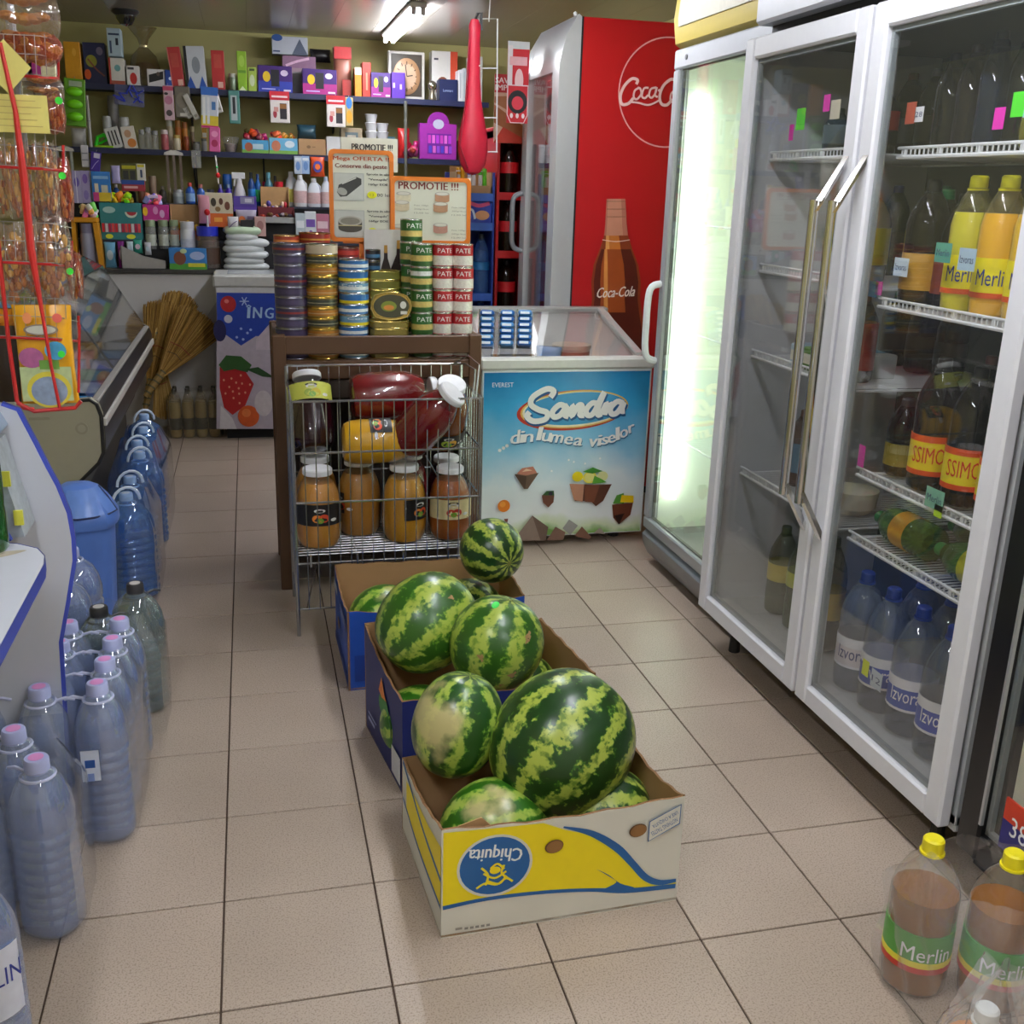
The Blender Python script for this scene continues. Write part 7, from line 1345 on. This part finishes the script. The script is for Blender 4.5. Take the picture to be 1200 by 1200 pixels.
# ---------------- hanging from the lower shelf
H2 = 7.275
def clipstrip(label, x, y0, y1, n, c_):
    c, w_, h_ = place(x-10, y0, x+10, y1, H2); t = thing('clip_strip', label, 'hanger', tuple(c)); b = MB(); b.prism([(-.06, h_-.03), (.06, h_-.03), (.055, h_-.015), (.015, h_), (-.015, h_), (-.055, h_-.015)], (0, 0, 0), (1, 0, 0), (0, 0, 1), (0, .006, 0), C('c8c4bc', .4)); part('hanger_head', b, t); b = MB()
    for i in range(n): xx = -.04+.08*i/max(1, n-1); b.box(xx-.008, .001, 0, xx+.008, .005, h_-.03, C(c_, .4, var=.4, scale=90))
    part('strips', b, t)
clipstrip('white-topped hanger with long patterned strips below the lower shelf', 206, 176, 223, 3, '6a5a50'); clipstrip('pale hanger with thin strips behind the snack rack', 77, 171, 200, 3, '9a9c98')
hang('clear bag with a grey ring hanging below the lower shelf', (225, 176, 236, 197), H2, '9a9890', m_=glass('c8c8c4', .35, .06, 1.4, .6, 60)); hang('white zigzag strip hanging at the left', (96, 170, 105, 196), H2, 'ccc8cc', (('r', .1, .3, .9, .36, '8a8890'), ('r', .1, .6, .9, .66, '8a8890'))); hang('violet and white pack hanging at the left', (105, 178, 117, 201), H2-.01, '4a2c98', (('r', .3, .7, .9, .95, 'd0c8e0'), ('s', .2, .1, .8, .6, 'b0a0d8')), tilt=.15)
t = thing('stick_toy', 'white stick with a red heart and green bead hanging under the pink pack', 'toy', tuple(ony(256, 215, 7.26))); b = MB(); b.cyl((0, 0, 0), (-.01, 0, .17), .005, C('d8d4d0', .4), 8); part('stick', b, t); b = MB(); b.ball((0, -.004, .05), (.014, .008, .016), C('c81c20', .3)); part('heart', b, t); b = MB(); b.ball((-.004, -.004, .10), .008, C('4ac86a', .3), 8, 6); part('bead', b, t)
# ---------------- top step: cleaning goods
T3 = 1.39; 
for i, (x0, x1, y0, y1, c_, cp_, lb, sh, l) in enumerate(((176, 185, 206, 242, '8a7460', '9a8a74', None, 'can', 'brown spray can'), (203, 216, 222, 241, 'b8c0c4', 'b8bcc0', '9aa4aa', 'jar', 'grey-white jar'), (218, 229, 214, 241, '2a5cb8', 'b83a3a', '8ab0dc', 'bottle', 'left bright blue bottle with red cap'), (231, 241, 216, 241, '3468c0', 'c87a70', '9ab8e0', 'bottle', 'right bright blue bottle with pinkish cap'),
    (255, 263, 216, 240, '3a1c9c', '8a84a8', '5a30b0', 'bottle', 'dark violet bottle'), (264, 273, 216, 240, '40209c', '7a94b0', '5a30b0', 'bottle', 'dark violet bottle with grey cap'), (291, 300, 202, 238, '143c7c', '101418', '2a78c0', 'bottle', 'dark blue bottle with black cap'), (299, 307, 204, 238, '1c5a9c', '1a3a70', '2cb060', 'bottle', 'blue bottle with a green mark'), (310, 321, 202, 238, '3a6a78', '5a90a0', None, 'bottle', 'teal bottle'),
    (308, 318, 213, 238, 'c8c0bc', 'b8182c', None, 'jar', 'left white jar with red lid'), (323, 333, 213, 238, 'c8c0bc', 'b8182c', None, 'jar', 'right white jar with red lid'), (163, 171, 214, 242, '2a2c30', '5a5a60', None, 'bottle', 'dark small bottle'), (187, 196, 218, 241, '3c3630', '8a8478', None, 'bottle', 'dark brown small bottle'), (243, 252, 222, 240, '2c2a30', '4a4850', None, 'jar', 'dark low jar'))):
    btl(l+' on the top step under the lower shelf', (x0, y0, x1, y1), 7.29+(.02 if i % 2 else 0), c_, cp_, T3, lb, sh)
b_('bright blue can standing behind the violet bottles', (262, 204, 273, 238), 7.40, '2a68c4', '2a5cb0', T3, 'c8d8ec', 'can', cat='can'); b_('white spray bottle with a trigger on the top step', (272, 200, 291, 240), 7.28, 'd8d4d8', 'e0e0e0', T3, shape='spray')
for x0, x1, y0, c_, l, cp_ in ((335, 350, 201, 'd0d4da', 'leftmost', 'e0e0e4'), (345, 361, 205, 'dcdce0', 'second', 'e4e4e8'), (361, 377, 209, 'd4d8e0', 'third', 'dcdce4'), (377, 389, 207, 'd8dce4', 'rightmost', 'b8c8e0')): b_(l+' white handled detergent bottle left of the tall promotion sign', (x0, y0, x1, 252), 7.24 if y0 > 203 else 7.30, c_, cp_, 1.17+.0 if False else 1.39, 'c8a8a8' if y0 > 203 else 'e0d860', 'det')
for x0, x1, c_, l in ((345, 354, 'b8c4d4', 'left'), (354, 363, '9ab4d8', 'right')): carton(f'{l} blue-white pack of wipes hanging over the detergent bottles', (x0, 183, x1, 204), 7.27, c_, (('e', .2, .2, .8, .7, '6a90c8'), ('r', .1, .75, .9, .9, 'd8e0e8')), None, .03, 'wipes_pack', 'packet')
soft('orange and violet bag of washing powder hanging right of the wipes', (363, 184, 382, 207), 7.25, 'c84a1c', None, .04, 30, prs=(('e', .15, .2, .85, .8, '3a3a90'), ('e', .3, .35, .7, .65, 'e8702c')))
carton('blue toothbrush card with a rounded top at the left of the counter goods', (109, 201, 131, 236), 7.15, '2c78c4', (('r', .1, .75, .9, .85, '8ab8e0'), ('r', .15, .05, .35, .6, 'd8c8b0'), ('r', .5, .05, .85, .55, 'c8c4b0'), ('r', .05, 0, .35, .3, 'c83a80'), ('r', .35, 0, 1, .3, 'd8b828')), None, .02)
carton('lilac and white printed pack stack behind the snack rack, left', (87, 200, 97, 238), 7.16, 'a8a0c8', (('e', .2, .5, .8, .8, '6a58b0'), ('r', .4, 0, .5, 1, 'e0dce8')), None, .05); carton('lilac and white printed pack stack behind the snack rack, right', (97, 200, 107, 238), 7.16, 'a89cc8', (('e', .2, .6, .8, .9, '7a60b8'), ('e', .2, .1, .8, .4, '8a7ac0')), None, .05)
carton('black and yellow card of batteries above the lip balms', (143, 192, 161, 212), 7.20, '5a5a30', (('r', .05, .7, .95, .9, 'b8b020'), ('r', .1, .1, .45, .6, '1c1c20'), ('r', .55, .1, .9, .6, '24242a')), None, .02); carton('white and yellow battery card', (161, 192, 171, 212), 7.20, 'd4d0c4', (('r', .1, .8, .9, .95, 'd8c830'), ('r', .4, .2, .65, .65, '3a4a6a')), None, .02); carton('blue and red pack under the battery cards', (143, 211, 170, 224), 7.20, 'a02838', (('r', 0, .6, 1, 1, '2a4c9c'), ('r', .1, .25, .7, .45, 'd8a8a8')), None, .05)
soft('white and lilac tube pack at the left of the batteries', (130, 194, 142, 215), 7.18, 'b0a8d0', None, .04, 33)
# ---------------- middle step
T2 = 1.17; MY = 7.12
carton('teal box of lip balms with a melon slice print', (119, 238, 168, 277), MY-.01, '2a7c80', (('r', 0, 0, 1, .16, '2c8084'), ('e', .08, .72, .38, .9, 'a8c8c4'), ('e', .60, .60, .90, .90, 'd8e0d0'), ('e', .64, .66, .88, .88, 'b82838'), ('r', .55, .76, .95, .98, '2a7c80'))+tuple(('r', .03+.078*i, .2, .095+.078*i, .44, ('c82030', 'd8d0d8', 'b01848', 'e04a50')[i % 4]) for i in range(12))+(('e', .1, .02, .28, .15, 'd8e030'), ('e', .6, .02, .82, .15, 'd8e030')), 1.17, .08, group=None)
soft('yellow frilled wrapped gift above the teal box', (127, 222, 156, 239), 7.16, 'e4d010', None, .07, 40, cr=.4); btl('brown-haired doll standing between the yellow gift and the pink packs', (162, 214, 171, 238), 7.20, '6a3a28', 'b8806a', None, None, 'jar', name='doll', cat='doll')
carton('pink box with a yellow spot and white flowers', (168, 240, 198, 259), MY, 'b82484', (('e', .0, .3, .2, .85, 'e8b81c'), ('e', .4, .4, .6, .9, 'd88ac0'), ('e', .65, .2, .85, .7, 'd8a0cc'), ('r', .2, 0, 1, .1, 'd060a8')), None, .08); soft('lilac and white hair accessory packs above the pink box', (168, 223, 192, 241), 7.17, 'b894d0', None, .07, 41, cr=.5, prs=(('r', .2, .5, .8, .7, 'd8c8e8'), ('s', .2, .1, .8, .4, '8a4a30')))
def opentray(label, rc, Y, back, lip, fill, fn_, zb=None, seed=3, liph=.35):
    c, w_, h_ = place(*rc, Y, zb); t = thing('display_tray', label, 'display', tuple(c)); b = MB(); b.box(-w_/2, .07, 0, w_/2, .074, h_, C(back, .7, var=.1)); b.box(-w_/2, 0, 0, w_/2, .003, h_*liph, C(lip, .5, var=.15, scale=40)); b.box(-w_/2, 0, 0, w_/2, .07, .004, C(back, .7))
    for s in (-1, 1): b.prism([(0, 0), (.07, 0), (.07, h_), (0, h_*liph)], (s*(w_/2-.003), 0, 0), (0, 1, 0), (0, 0, 1), (.003*-s, 0, 0), C(back, .7))
    part('tray', b, t); R_ = random.Random(seed); b = MB()
    for i in range(10): b.ball((R_.uniform(-.4, .4)*w_, .035, h_*(liph*.8+R_.uniform(0, .25))), (w_*.09, .02, h_*.13), C(fill[i % len(fill)], .35), 8, 6)
    part('sweets', b, t); return t
opentray('open cardboard display tray with yellow and red sweets', (200, 240, 234, 274), MY-.01, 'a88458', 'c85a20', ('e0a818', 'c84a20', 'd8b030'), None, 1.17, 3, .28); opentray('open cardboard tray with a red lip and small sweets', (306, 219, 340, 250), 7.22, 'b08a5a', 'b02840', ('c03040', '5a4a98', 'd8b8a0'), None, None, 4, .15); opentray('long low red tray of dark wrapped bars', (303, 243, 346, 262), 7.14, '6a2028', '9a9a98', ('38303c', '6a4a28', 'b8a8b8', 'a03828'), None, None, 5, .4)
c, w_, h_ = place(242, 226, 274, 266, MY, None); t = carton('white pet treat box with brown patterns and an orange lower half', (242, 226, 274, 266), MY, 'cfc4a8', (('r', .1, 0, 1, .40, 'd0601c'), ('e', .2, .6, .4, .85, '3a3020'), ('e', .5, .65, .65, .85, '5a3424'), ('e', .7, .5, .9, .75, '6a3c28'), ('e', .35, .45, .55, .6, '8a6a40'), ('r', .3, .15, .6, .28, 'e8a040'), ('e', .75, .05, .95, .35, 'e88a3c')), None, .06)
soft('pinkish bag leaning at the left of the pet treat box', (232, 229, 248, 262), MY-.02, 'c88a98', None, .05, 43, cr=.3); b = MB(); b.cyl((0, 0, 0), (0, 0, .13), .005, C('d8d4d4'), 8); b.ball((0, -.004, .12), (.018, .01, .02), C('c81820', .3)); single('heart_stick', b, 'white stick with a red heart in the blue-lidded jar', 'toy', tuple(ony(244, 272, 7.04)))
carton('violet box with a white label on the middle step', (274, 230, 301, 248), 7.15, '4c3494', (('r', .3, .5, .9, .95, '8a88a8'), ('r', .5, .6, .8, .85, 'c8c8d4'), ('r', 0, 0, 1, .3, '5a3ca4')), None, .08); soft('silver and orange chocolate bag on the middle step', (275, 246, 303, 264), MY-.01, 'a8a0b4', None, .06, 44, prs=(('e', .1, .15, .45, .6, 'd8702c'), ('r', .55, .4, .95, .6, '6a5a7a')))
for x0, x1, y0, c_, l, pr_ in ((347, 358, 250, 'b8c4cc', 'pale blue soap carton', 'e8ecf0'), (358, 371, 248, 'd0d4d8', 'white and violet soap carton', '6a4aa0'), (371, 386, 251, 'b06a80', 'dusty pink soap carton', 'e0c0c8')): carton(l+' on the middle step under the detergent bottles', (x0, y0, x1, 278), MY, c_, (('r', .1, .5, .9, .75, pr_), ('e', .3, .15, .7, .4, pr_)), None if False else T2, .06)
for x0, x1, y0, c_, cp_, l in ((133, 141, 216, '2a5aa8', 'd8d8e0', 'blue shampoo bottle'), (142, 150, 222, '6a2a70', 'c8c8c8', 'purple shampoo bottle'), (151, 160, 219, '38383c', '8a8a90', 'charcoal shampoo bottle'), (197, 203, 220, 'a89870', 'e0d8c0', 'tan lotion bottle'), (320, 327, 206, '7a3a3a', '2a2a2a', 'maroon lotion bottle'), (334, 341, 210, '3a7a4a', 'e0e0e0', 'green lotion bottle')): btl(l+' at the back of the top step', (x0, y0, x1, 240), 7.38, c_, cp_, T3)
for x0, x1, y0, c_, l in ((288, 298, 158, 'a8b8c8', 'pale blue'), (416, 424, 158, 'b0563c', 'brick red'), (452, 463, 160, '5a8a9a', 'teal'), (536, 546, 165, '6a4a30', 'brown'), (238, 244, 150, 'c89838', 'gold')): carton(l+' carton at the back of the lower shelf', (x0, y0, x1, 182), 7.50, c_, (('r', .1, .6, .9, .8, 'd8d4c8'),), Z2, .06)
# ---------------- counter front
T1 = 1.0; CY = 7.0
c, w_, h_ = place(88, 255, 119, 314, CY+.02, T1); t = thing('yellow_stand', 'yellow plastic stand at the left end of the counter', 'stand', tuple(c)); YP = C('d8941c', .35); b = MB(); b.box(-w_/2, 0, h_*.90, w_/2, .10, h_, YP, .006); part('top', b, t); b = MB(); b.prism([(w_*.3, h_*.9), (w_*.5, h_*.9), (w_*.62, 0), (w_*.42, 0)], (0, .01, 0), (1, 0, 0), (0, 0, 1), (0, .08, 0), YP); part('leg', b, t); b = MB(); b.prism([(-w_*.5, h_*.9), (-w_*.35, h_*.9), (-w_*.4, 0), (-w_*.55, 0)], (0, .01, 0), (1, 0, 0), (0, 0, 1), (0, .08, 0), YP); part('leg', b, t)
btl('grey-lilac tub under the yellow stand', (96, 262, 113, 314), CY+.04, 'a8a8c0', '8a88a8', T1, None, 'jar', cat='tub'); soft('pink and cream flowered cloth bundle on the yellow stand', (92, 233, 115, 256), CY+.03, 'd8a898', None, .09, 45, cr=.5)
for i, (x0, x1, y0, y1, c_, l) in enumerate(((111, 123, 284, 313, 'd0b8a0', 'cream'), (122, 137, 284, 305, '6aa8cc', 'light blue'), (138, 147, 283, 306, '8a2c8c', 'purple'), (148, 157, 283, 297, 'b8d0d8', 'white'), (156, 168, 281, 297, '3aa08a', 'green and white'), (169, 178, 284, 299, 'c8c8d0', 'silver'))): soft(l+' small packet in the row at the left of the counter', (x0, y0, x1, y1), CY+.08-.01*(i % 2), c_, T1 if y1 > 300 else None, .04, 50+i, prs=(('e', .2, .3, .8, .7, 'c8dce8' if i % 2 else 'e0c8d8'),))
b = MB(); c, w_, h_ = place(143, 289, 194, 315, CY-.005, T1); b.prism([(-w_/2, 0), (w_/2, 0), (w_/2, h_*.35), (0, h_*.55), (-w_/2, h_)], (0, 0, 0), (1, 0, 0), (0, 0, 1), (0, .004, 0), C('a8a4a0', .5)); b.prism([(-w_/2, 0), (w_/2, 0), (w_/2, h_*.35), (0, h_*.55), (-w_/2, h_)], (0, .06, 0), (1, 0, 0), (0, 0, 1), (0, .004, 0), C('a8a4a0', .5)); b.box(-w_/2, 0, 0, w_/2, .06, .004, C('a8a4a0')); b.box(-w_/2, 0, 0, -w_/2+.004, .06, h_, C('a8a4a0')); single('sloped_holder', b, 'grey sloped paper holder on the counter front', 'holder', tuple(c))
carton('bright blue box with a green lower edge on the counter', (199, 291, 243, 315), CY, '2f7cc4', (('r', 0, 0, 1, .28, '4a9a30'), ('e', .12, .2, .45, .85, '7a4028'), ('e', .3, .75, .48, .98, 'c8d8a0'), ('e', .55, .45, .95, .85, 'a8b8e0'), ('r', .5, .12, .95, .3, 'd8d02c')), T1, .10)
for i, (x0, x1) in enumerate(((171, 184), (186, 199), (199, 211))): btl(('left', 'middle', 'right')[i]+' clear plastic tub with green and white contents behind the grey holder', (x0, 258, x1, 292), CY+.09, glass('c8ccc8', .35, .04, 1.45), '8a9a7a', None, 'b8bcb0', 'jar', cat='tub')
btl('white milk-shaped bottle on the counter', (212, 260, 230, 300), CY+.06, 'dcdce0', 'd8d8dc', None, 'cfd0d8', 'jar'); t = btl('clear sweets jar with a bright blue lid', (231, 266, 259, 315), CY+.02, glass('8a7a70', .45, .03, 1.5), '1f2cb0', T1, '4a3428', 'jar', cat='jar')
for i in range(7): soft(('lowest', 'second', 'third', 'fourth', 'fifth', 'sixth', 'topmost')[i]+' white bag in the stack beside the red tins', (259+(i % 3)*2, 308-7.2*i, 318-(i % 2)*6-(8 if i > 4 else 0), 318.6-7.0*i), CY+.01, 'ccd0d2' if i < 6 else 'b8ccb0', None, .16, 60+i, cr=.06)
soft('white and violet printed roll on top of the white bags', (266, 254, 281, 270), CY+.02, 'cfcbd0', None, .06, 70, prs=(('s', .1, .2, .9, .7, '5a3a80'),)); carton('black wallet-like packet on top of the white bags', (282, 258, 297, 271), CY+.03, '1c1c1e', (), None, .06); carton('pink and grey patterned can-shaped box right of the black packet', (299, 254, 312, 277), CY+.05, 'c09a94', (('e', .2, .3, .8, .8, '9a6a68'),), None, .06)
b = MB()
for i in range(6): b.cyl((.18+.0*i, 7.02+i*.02, 1.0), (.18, 7.02+i*.02, 1.15), .002, C('b8b8b8', .3, .8), 5)
b.cyl((.18, 7.02, 1.15), (.18, 7.12, 1.15), .003, C('b8b8b8', .3, .8), 5); single('small_wire_stand', b, 'small wire stand on the counter right of the white bags', 'stand')
# ================================================================ printed fruit freezer by the counter
ig = thing('fruit_freezer', 'white freezer with a blue fruit print, between the counter and the wooden stand', 'freezer', (.12, 6.75, 0)); o_ = tuple(ig.location); ix0, ix1 = -.205, .62
b = MB(); b.box(ix0, 6.562, .12, ix1, 6.94, .93, C('d4d4d4', .4), .006); wpart('cabinet', b, ig); b = MB(); b.box(ix0-.015, 6.54, .93, ix1+.01, 6.95, 1.005, C('c8c8c6', .35), .012); wpart('lid', b, ig); b = MB(); b.box(ix0+.07, 6.60, 1.004, ix1-.05, 6.90, 1.008, C('b8bcc0', .2)); wpart('lid_window', b, ig)
b = MB(); b.box(ix0+.02, 6.60, 0, ix1, 6.92, .12, C('161616', .7)); wpart('base', b, ig)
b = MB(); b.box(ix0+.003, 6.55, .10, ix1, 6.562, .93, C('d8d8dc', .35)); f_ = wpart('front_panel', b, ig)
p = Print((ix0, 6.55, 0), (1, 0, 0), (0, 0, 1)); G = lambda x, y: (ony(x, y, 6.55).x-ix0, ony(x, y, 6.55).z)
def gp_(l, c_): p.poly([G(280*0+x/4, 280+y/4) for x, y in l], C(c_, .35, var=.15, scale=30))
gp_([(1015, 890), (1015, 250), (1400, 255), (1400, 890)], 'b8aebc'); gp_([(1018, 480), (1015, 252), (1400, 256), (1400, 470), (1200, 455), (1130, 500), (1060, 450)], '1c3fa8'); gp_([(1200, 470), (1280, 380), (1400, 400), (1400, 520), (1200, 520)], 'c8bcc8')
def ge(x, y, rx, ry, c_, n=20): a = G(x/4, 280+y/4); k = .00135; p.ell(a[0], a[1], rx*k, ry*k, C(c_, .35, var=.15, scale=40), n)
ge(1070, 305, 34, 36, 'b01c20'); ge(1062, 292, 10, 9, 'e07a70'); ge(1070, 375, 18, 18, 'c8c8d8'); ge(1030, 430, 28, 48, '1c1c50'); 
gp_([(1030, 600), (1080, 590), (1150, 620), (1190, 680), (1150, 780), (1090, 825), (1050, 790), (1030, 700)], 'b41c20')
for i in range(14): a_, q = i*2.4, 14+i*4.2; ge(1105+q*math.cos(a_), 700+q*math.sin(a_)*1.2, 4.5, 5.5, 'e0a080', 8)
gp_([(1025, 590), (1060, 545), (1130, 550), (1180, 590), (1160, 625), (1100, 610), (1050, 620)], '2c5a24'); gp_([(1150, 610), (1210, 600), (1290, 650), (1230, 645)], '224a20'); ge(1165, 830, 48, 50, 'd0561c'); ge(1155, 815, 20, 20, 'e07a3c'); ge(1235, 770, 40, 60, 'cfc8cc'); gp_([(1035, 780), (1090, 840), (1110, 890), (1030, 890)], 'd8d4d8')
tt = [('I', 1166, 345), ('N', 1207, 345), ('G', 1262, 347), ('H', 1320, 350)]
for ch, x, y in tt: a = G(x/4, 280+y/4); p.text(ch, a[0], a[1], .014 if ch == 'I' else .05, .065, C('a8c8e8'), .1, 0, .002)
p.stroke([G(1155/4, 280+318/4), G(1166/4, 280+310/4), G(1177/4, 280+318/4)], .008, C('a8c8e8'), False)
for a_ in range(6): x, y = 1145, 292; p.stroke([G(x/4, 280+y/4), G((x+22*math.cos(a_*1.047))/4, 280+(y+22*math.sin(a_*1.047))/4)], .006, C('b0c4e8'), False)
for x, y in ((1130, 420), (1160, 440), (1110, 460), (1140, 470), (1175, 425)): ge(x, y, 6, 6, 'a8bce8', 8)
prt('printed_front', p, f_, o_)
# ================================================================ straw brooms and plastic-wrapped bottles in front of the counter
STR = [C('c09a50', .85, var=.25, scale=60), C('a8823c', .85, var=.25, scale=60), C('d0ac64', .85, var=.2, scale=60), C('8a6630', .85, var=.25, scale=60)]
def broom(label, gx, gy, gz, tx_, tz, y1, spread, seed, n=330):
    """handle point (gx,gy,gz) at the binding; bristle end centred on (tx_, y1, tz)"""
    t = thing('straw_broom', label, 'broom', (gx, gy, gz), group='straw brooms'); R_ = random.Random(seed); D = Vector((tx_-gx, y1-gy, tz-gz)); L_ = D.length; d = D.normalized(); s_ = d.cross(Vector((0, 1, 0))).normalized(); q = s_.cross(d)
    bs_ = [MB() for _ in range(4)]
    for i in range(n):
        u = R_.uniform(-1, 1); v = R_.uniform(-1, 1); e = L_*(1-.10*u*u-R_.uniform(0, .06)); k = spread
        p0 = s_*(u*.018)+q*(v*.014); p1 = d*(L_*.45)+s_*(u*k*.62)+q*(v*.022); p2 = d*e+s_*(u*k)+q*(v*.028)
        bs_[i % 4].tube([p0, p1, p2], .0022, STR[i % 4], 3)
    b = MB()
    for m_ in bs_: b.merge(m_)
    part('bristles', b, t, kind='stuff', recalc=False, smooth=False)
    b = MB(); b.tube([-d*.16, -d*.10, -d*.04, d*.03], [.014, .020, .024, .024], C('9a7c44', .8, var=.3, scale=50), 10); part('handle', b, t)
    for k_ in (-.13, -.09, -.05, -.01, .025):
        b = MB(); b.tube([d*(k_-.005), d*(k_+.005)], .0255 if k_ > -.06 else .022, C('5f5a3a', .6), 10); part('binding', b, t)
    b = MB(); w_ = spread*.45; b.tube([d*L_*.42-s_*w_-q*.024, d*L_*.45-q*.026, d*L_*.42+s_*w_-q*.024], .0025, C('a04030', .6), 5); b.tube([d*L_*.30-s_*w_*.7-q*.024, d*L_*.33-q*.025, d*L_*.30+s_*w_*.7-q*.024], .0025, C('6a5a3a', .6), 5); part('stitching', b, t)
def W_(x, y, Y): return ony(x, y, Y)
a = W_(176, 450, 6.72); e = W_(195, 352, 6.88); broom('straw broom standing bristles up, leftmost of the leaning brooms', a.x, a.y, a.z, e.x, e.z, e.y, .125, 1)
a = W_(188, 440, 6.62); e = W_(236, 366, 6.80); broom('wide straw broom tilted to the right in front of the others', a.x, a.y, a.z, e.x+.02, e.z-.01, e.y, .155, 2, 420)
a = W_(184, 430, 6.78); e = W_(215, 342, 6.92); broom('straw broom behind, with its top showing above the front pair', a.x, a.y, a.z, e.x, e.z, e.y, .11, 3)
a = W_(186, 415, 6.8); e = W_(195, 492, 6.75); broom('straw broom with its bristles hanging down to the floor', a.x, a.y, a.z, e.x, max(.01, e.z), e.y, .075, 4, 240)
PB = glass('a89878', .22, .06, 1.36, .3, 40); PL = C('8c7a48', .35, var=.1)
x0 = W_(205, 505, 6.68).x
for i in range(4):
    for j in range(2):
        bottle('soft_drink_bottle', f'brown dark-capped drink bottle, {("leftmost", "second", "third", "rightmost")[i]} in the {"front" if j == 0 else "back"} row by the fruit freezer', (x0+.01+.077*i, 6.66+.077*j, 0), .036, .30, PB, C('a08848', .3, var=.05), .8, '3a342c', .013, '2a2a24', (.18, .42), 'wrapped bottles by the fruit freezer', neck=.011)
b = MB()
def fn(u, v):
    a = u*2*math.pi; ca, sa = math.cos(a), math.sin(a); k = 1+(1/max(abs(ca), abs(sa))-1)*.85; s_ = 1 if v < .75 else 1-(v-.75)*.9
    return (x0+.125+.165*k*ca*s_+.003*math.sin(13*a), 6.70+.088*k*sa*s_+.003*math.sin(15*a), .003+.29*v)
b.grid(fn, 60, 10, glass('c8bca0', .12, .1, 1.25, .9, 30), True); single('shrink_wrap', b, 'clear shrink wrap around the brown bottles by the fruit freezer', 'wrap', ang=80)
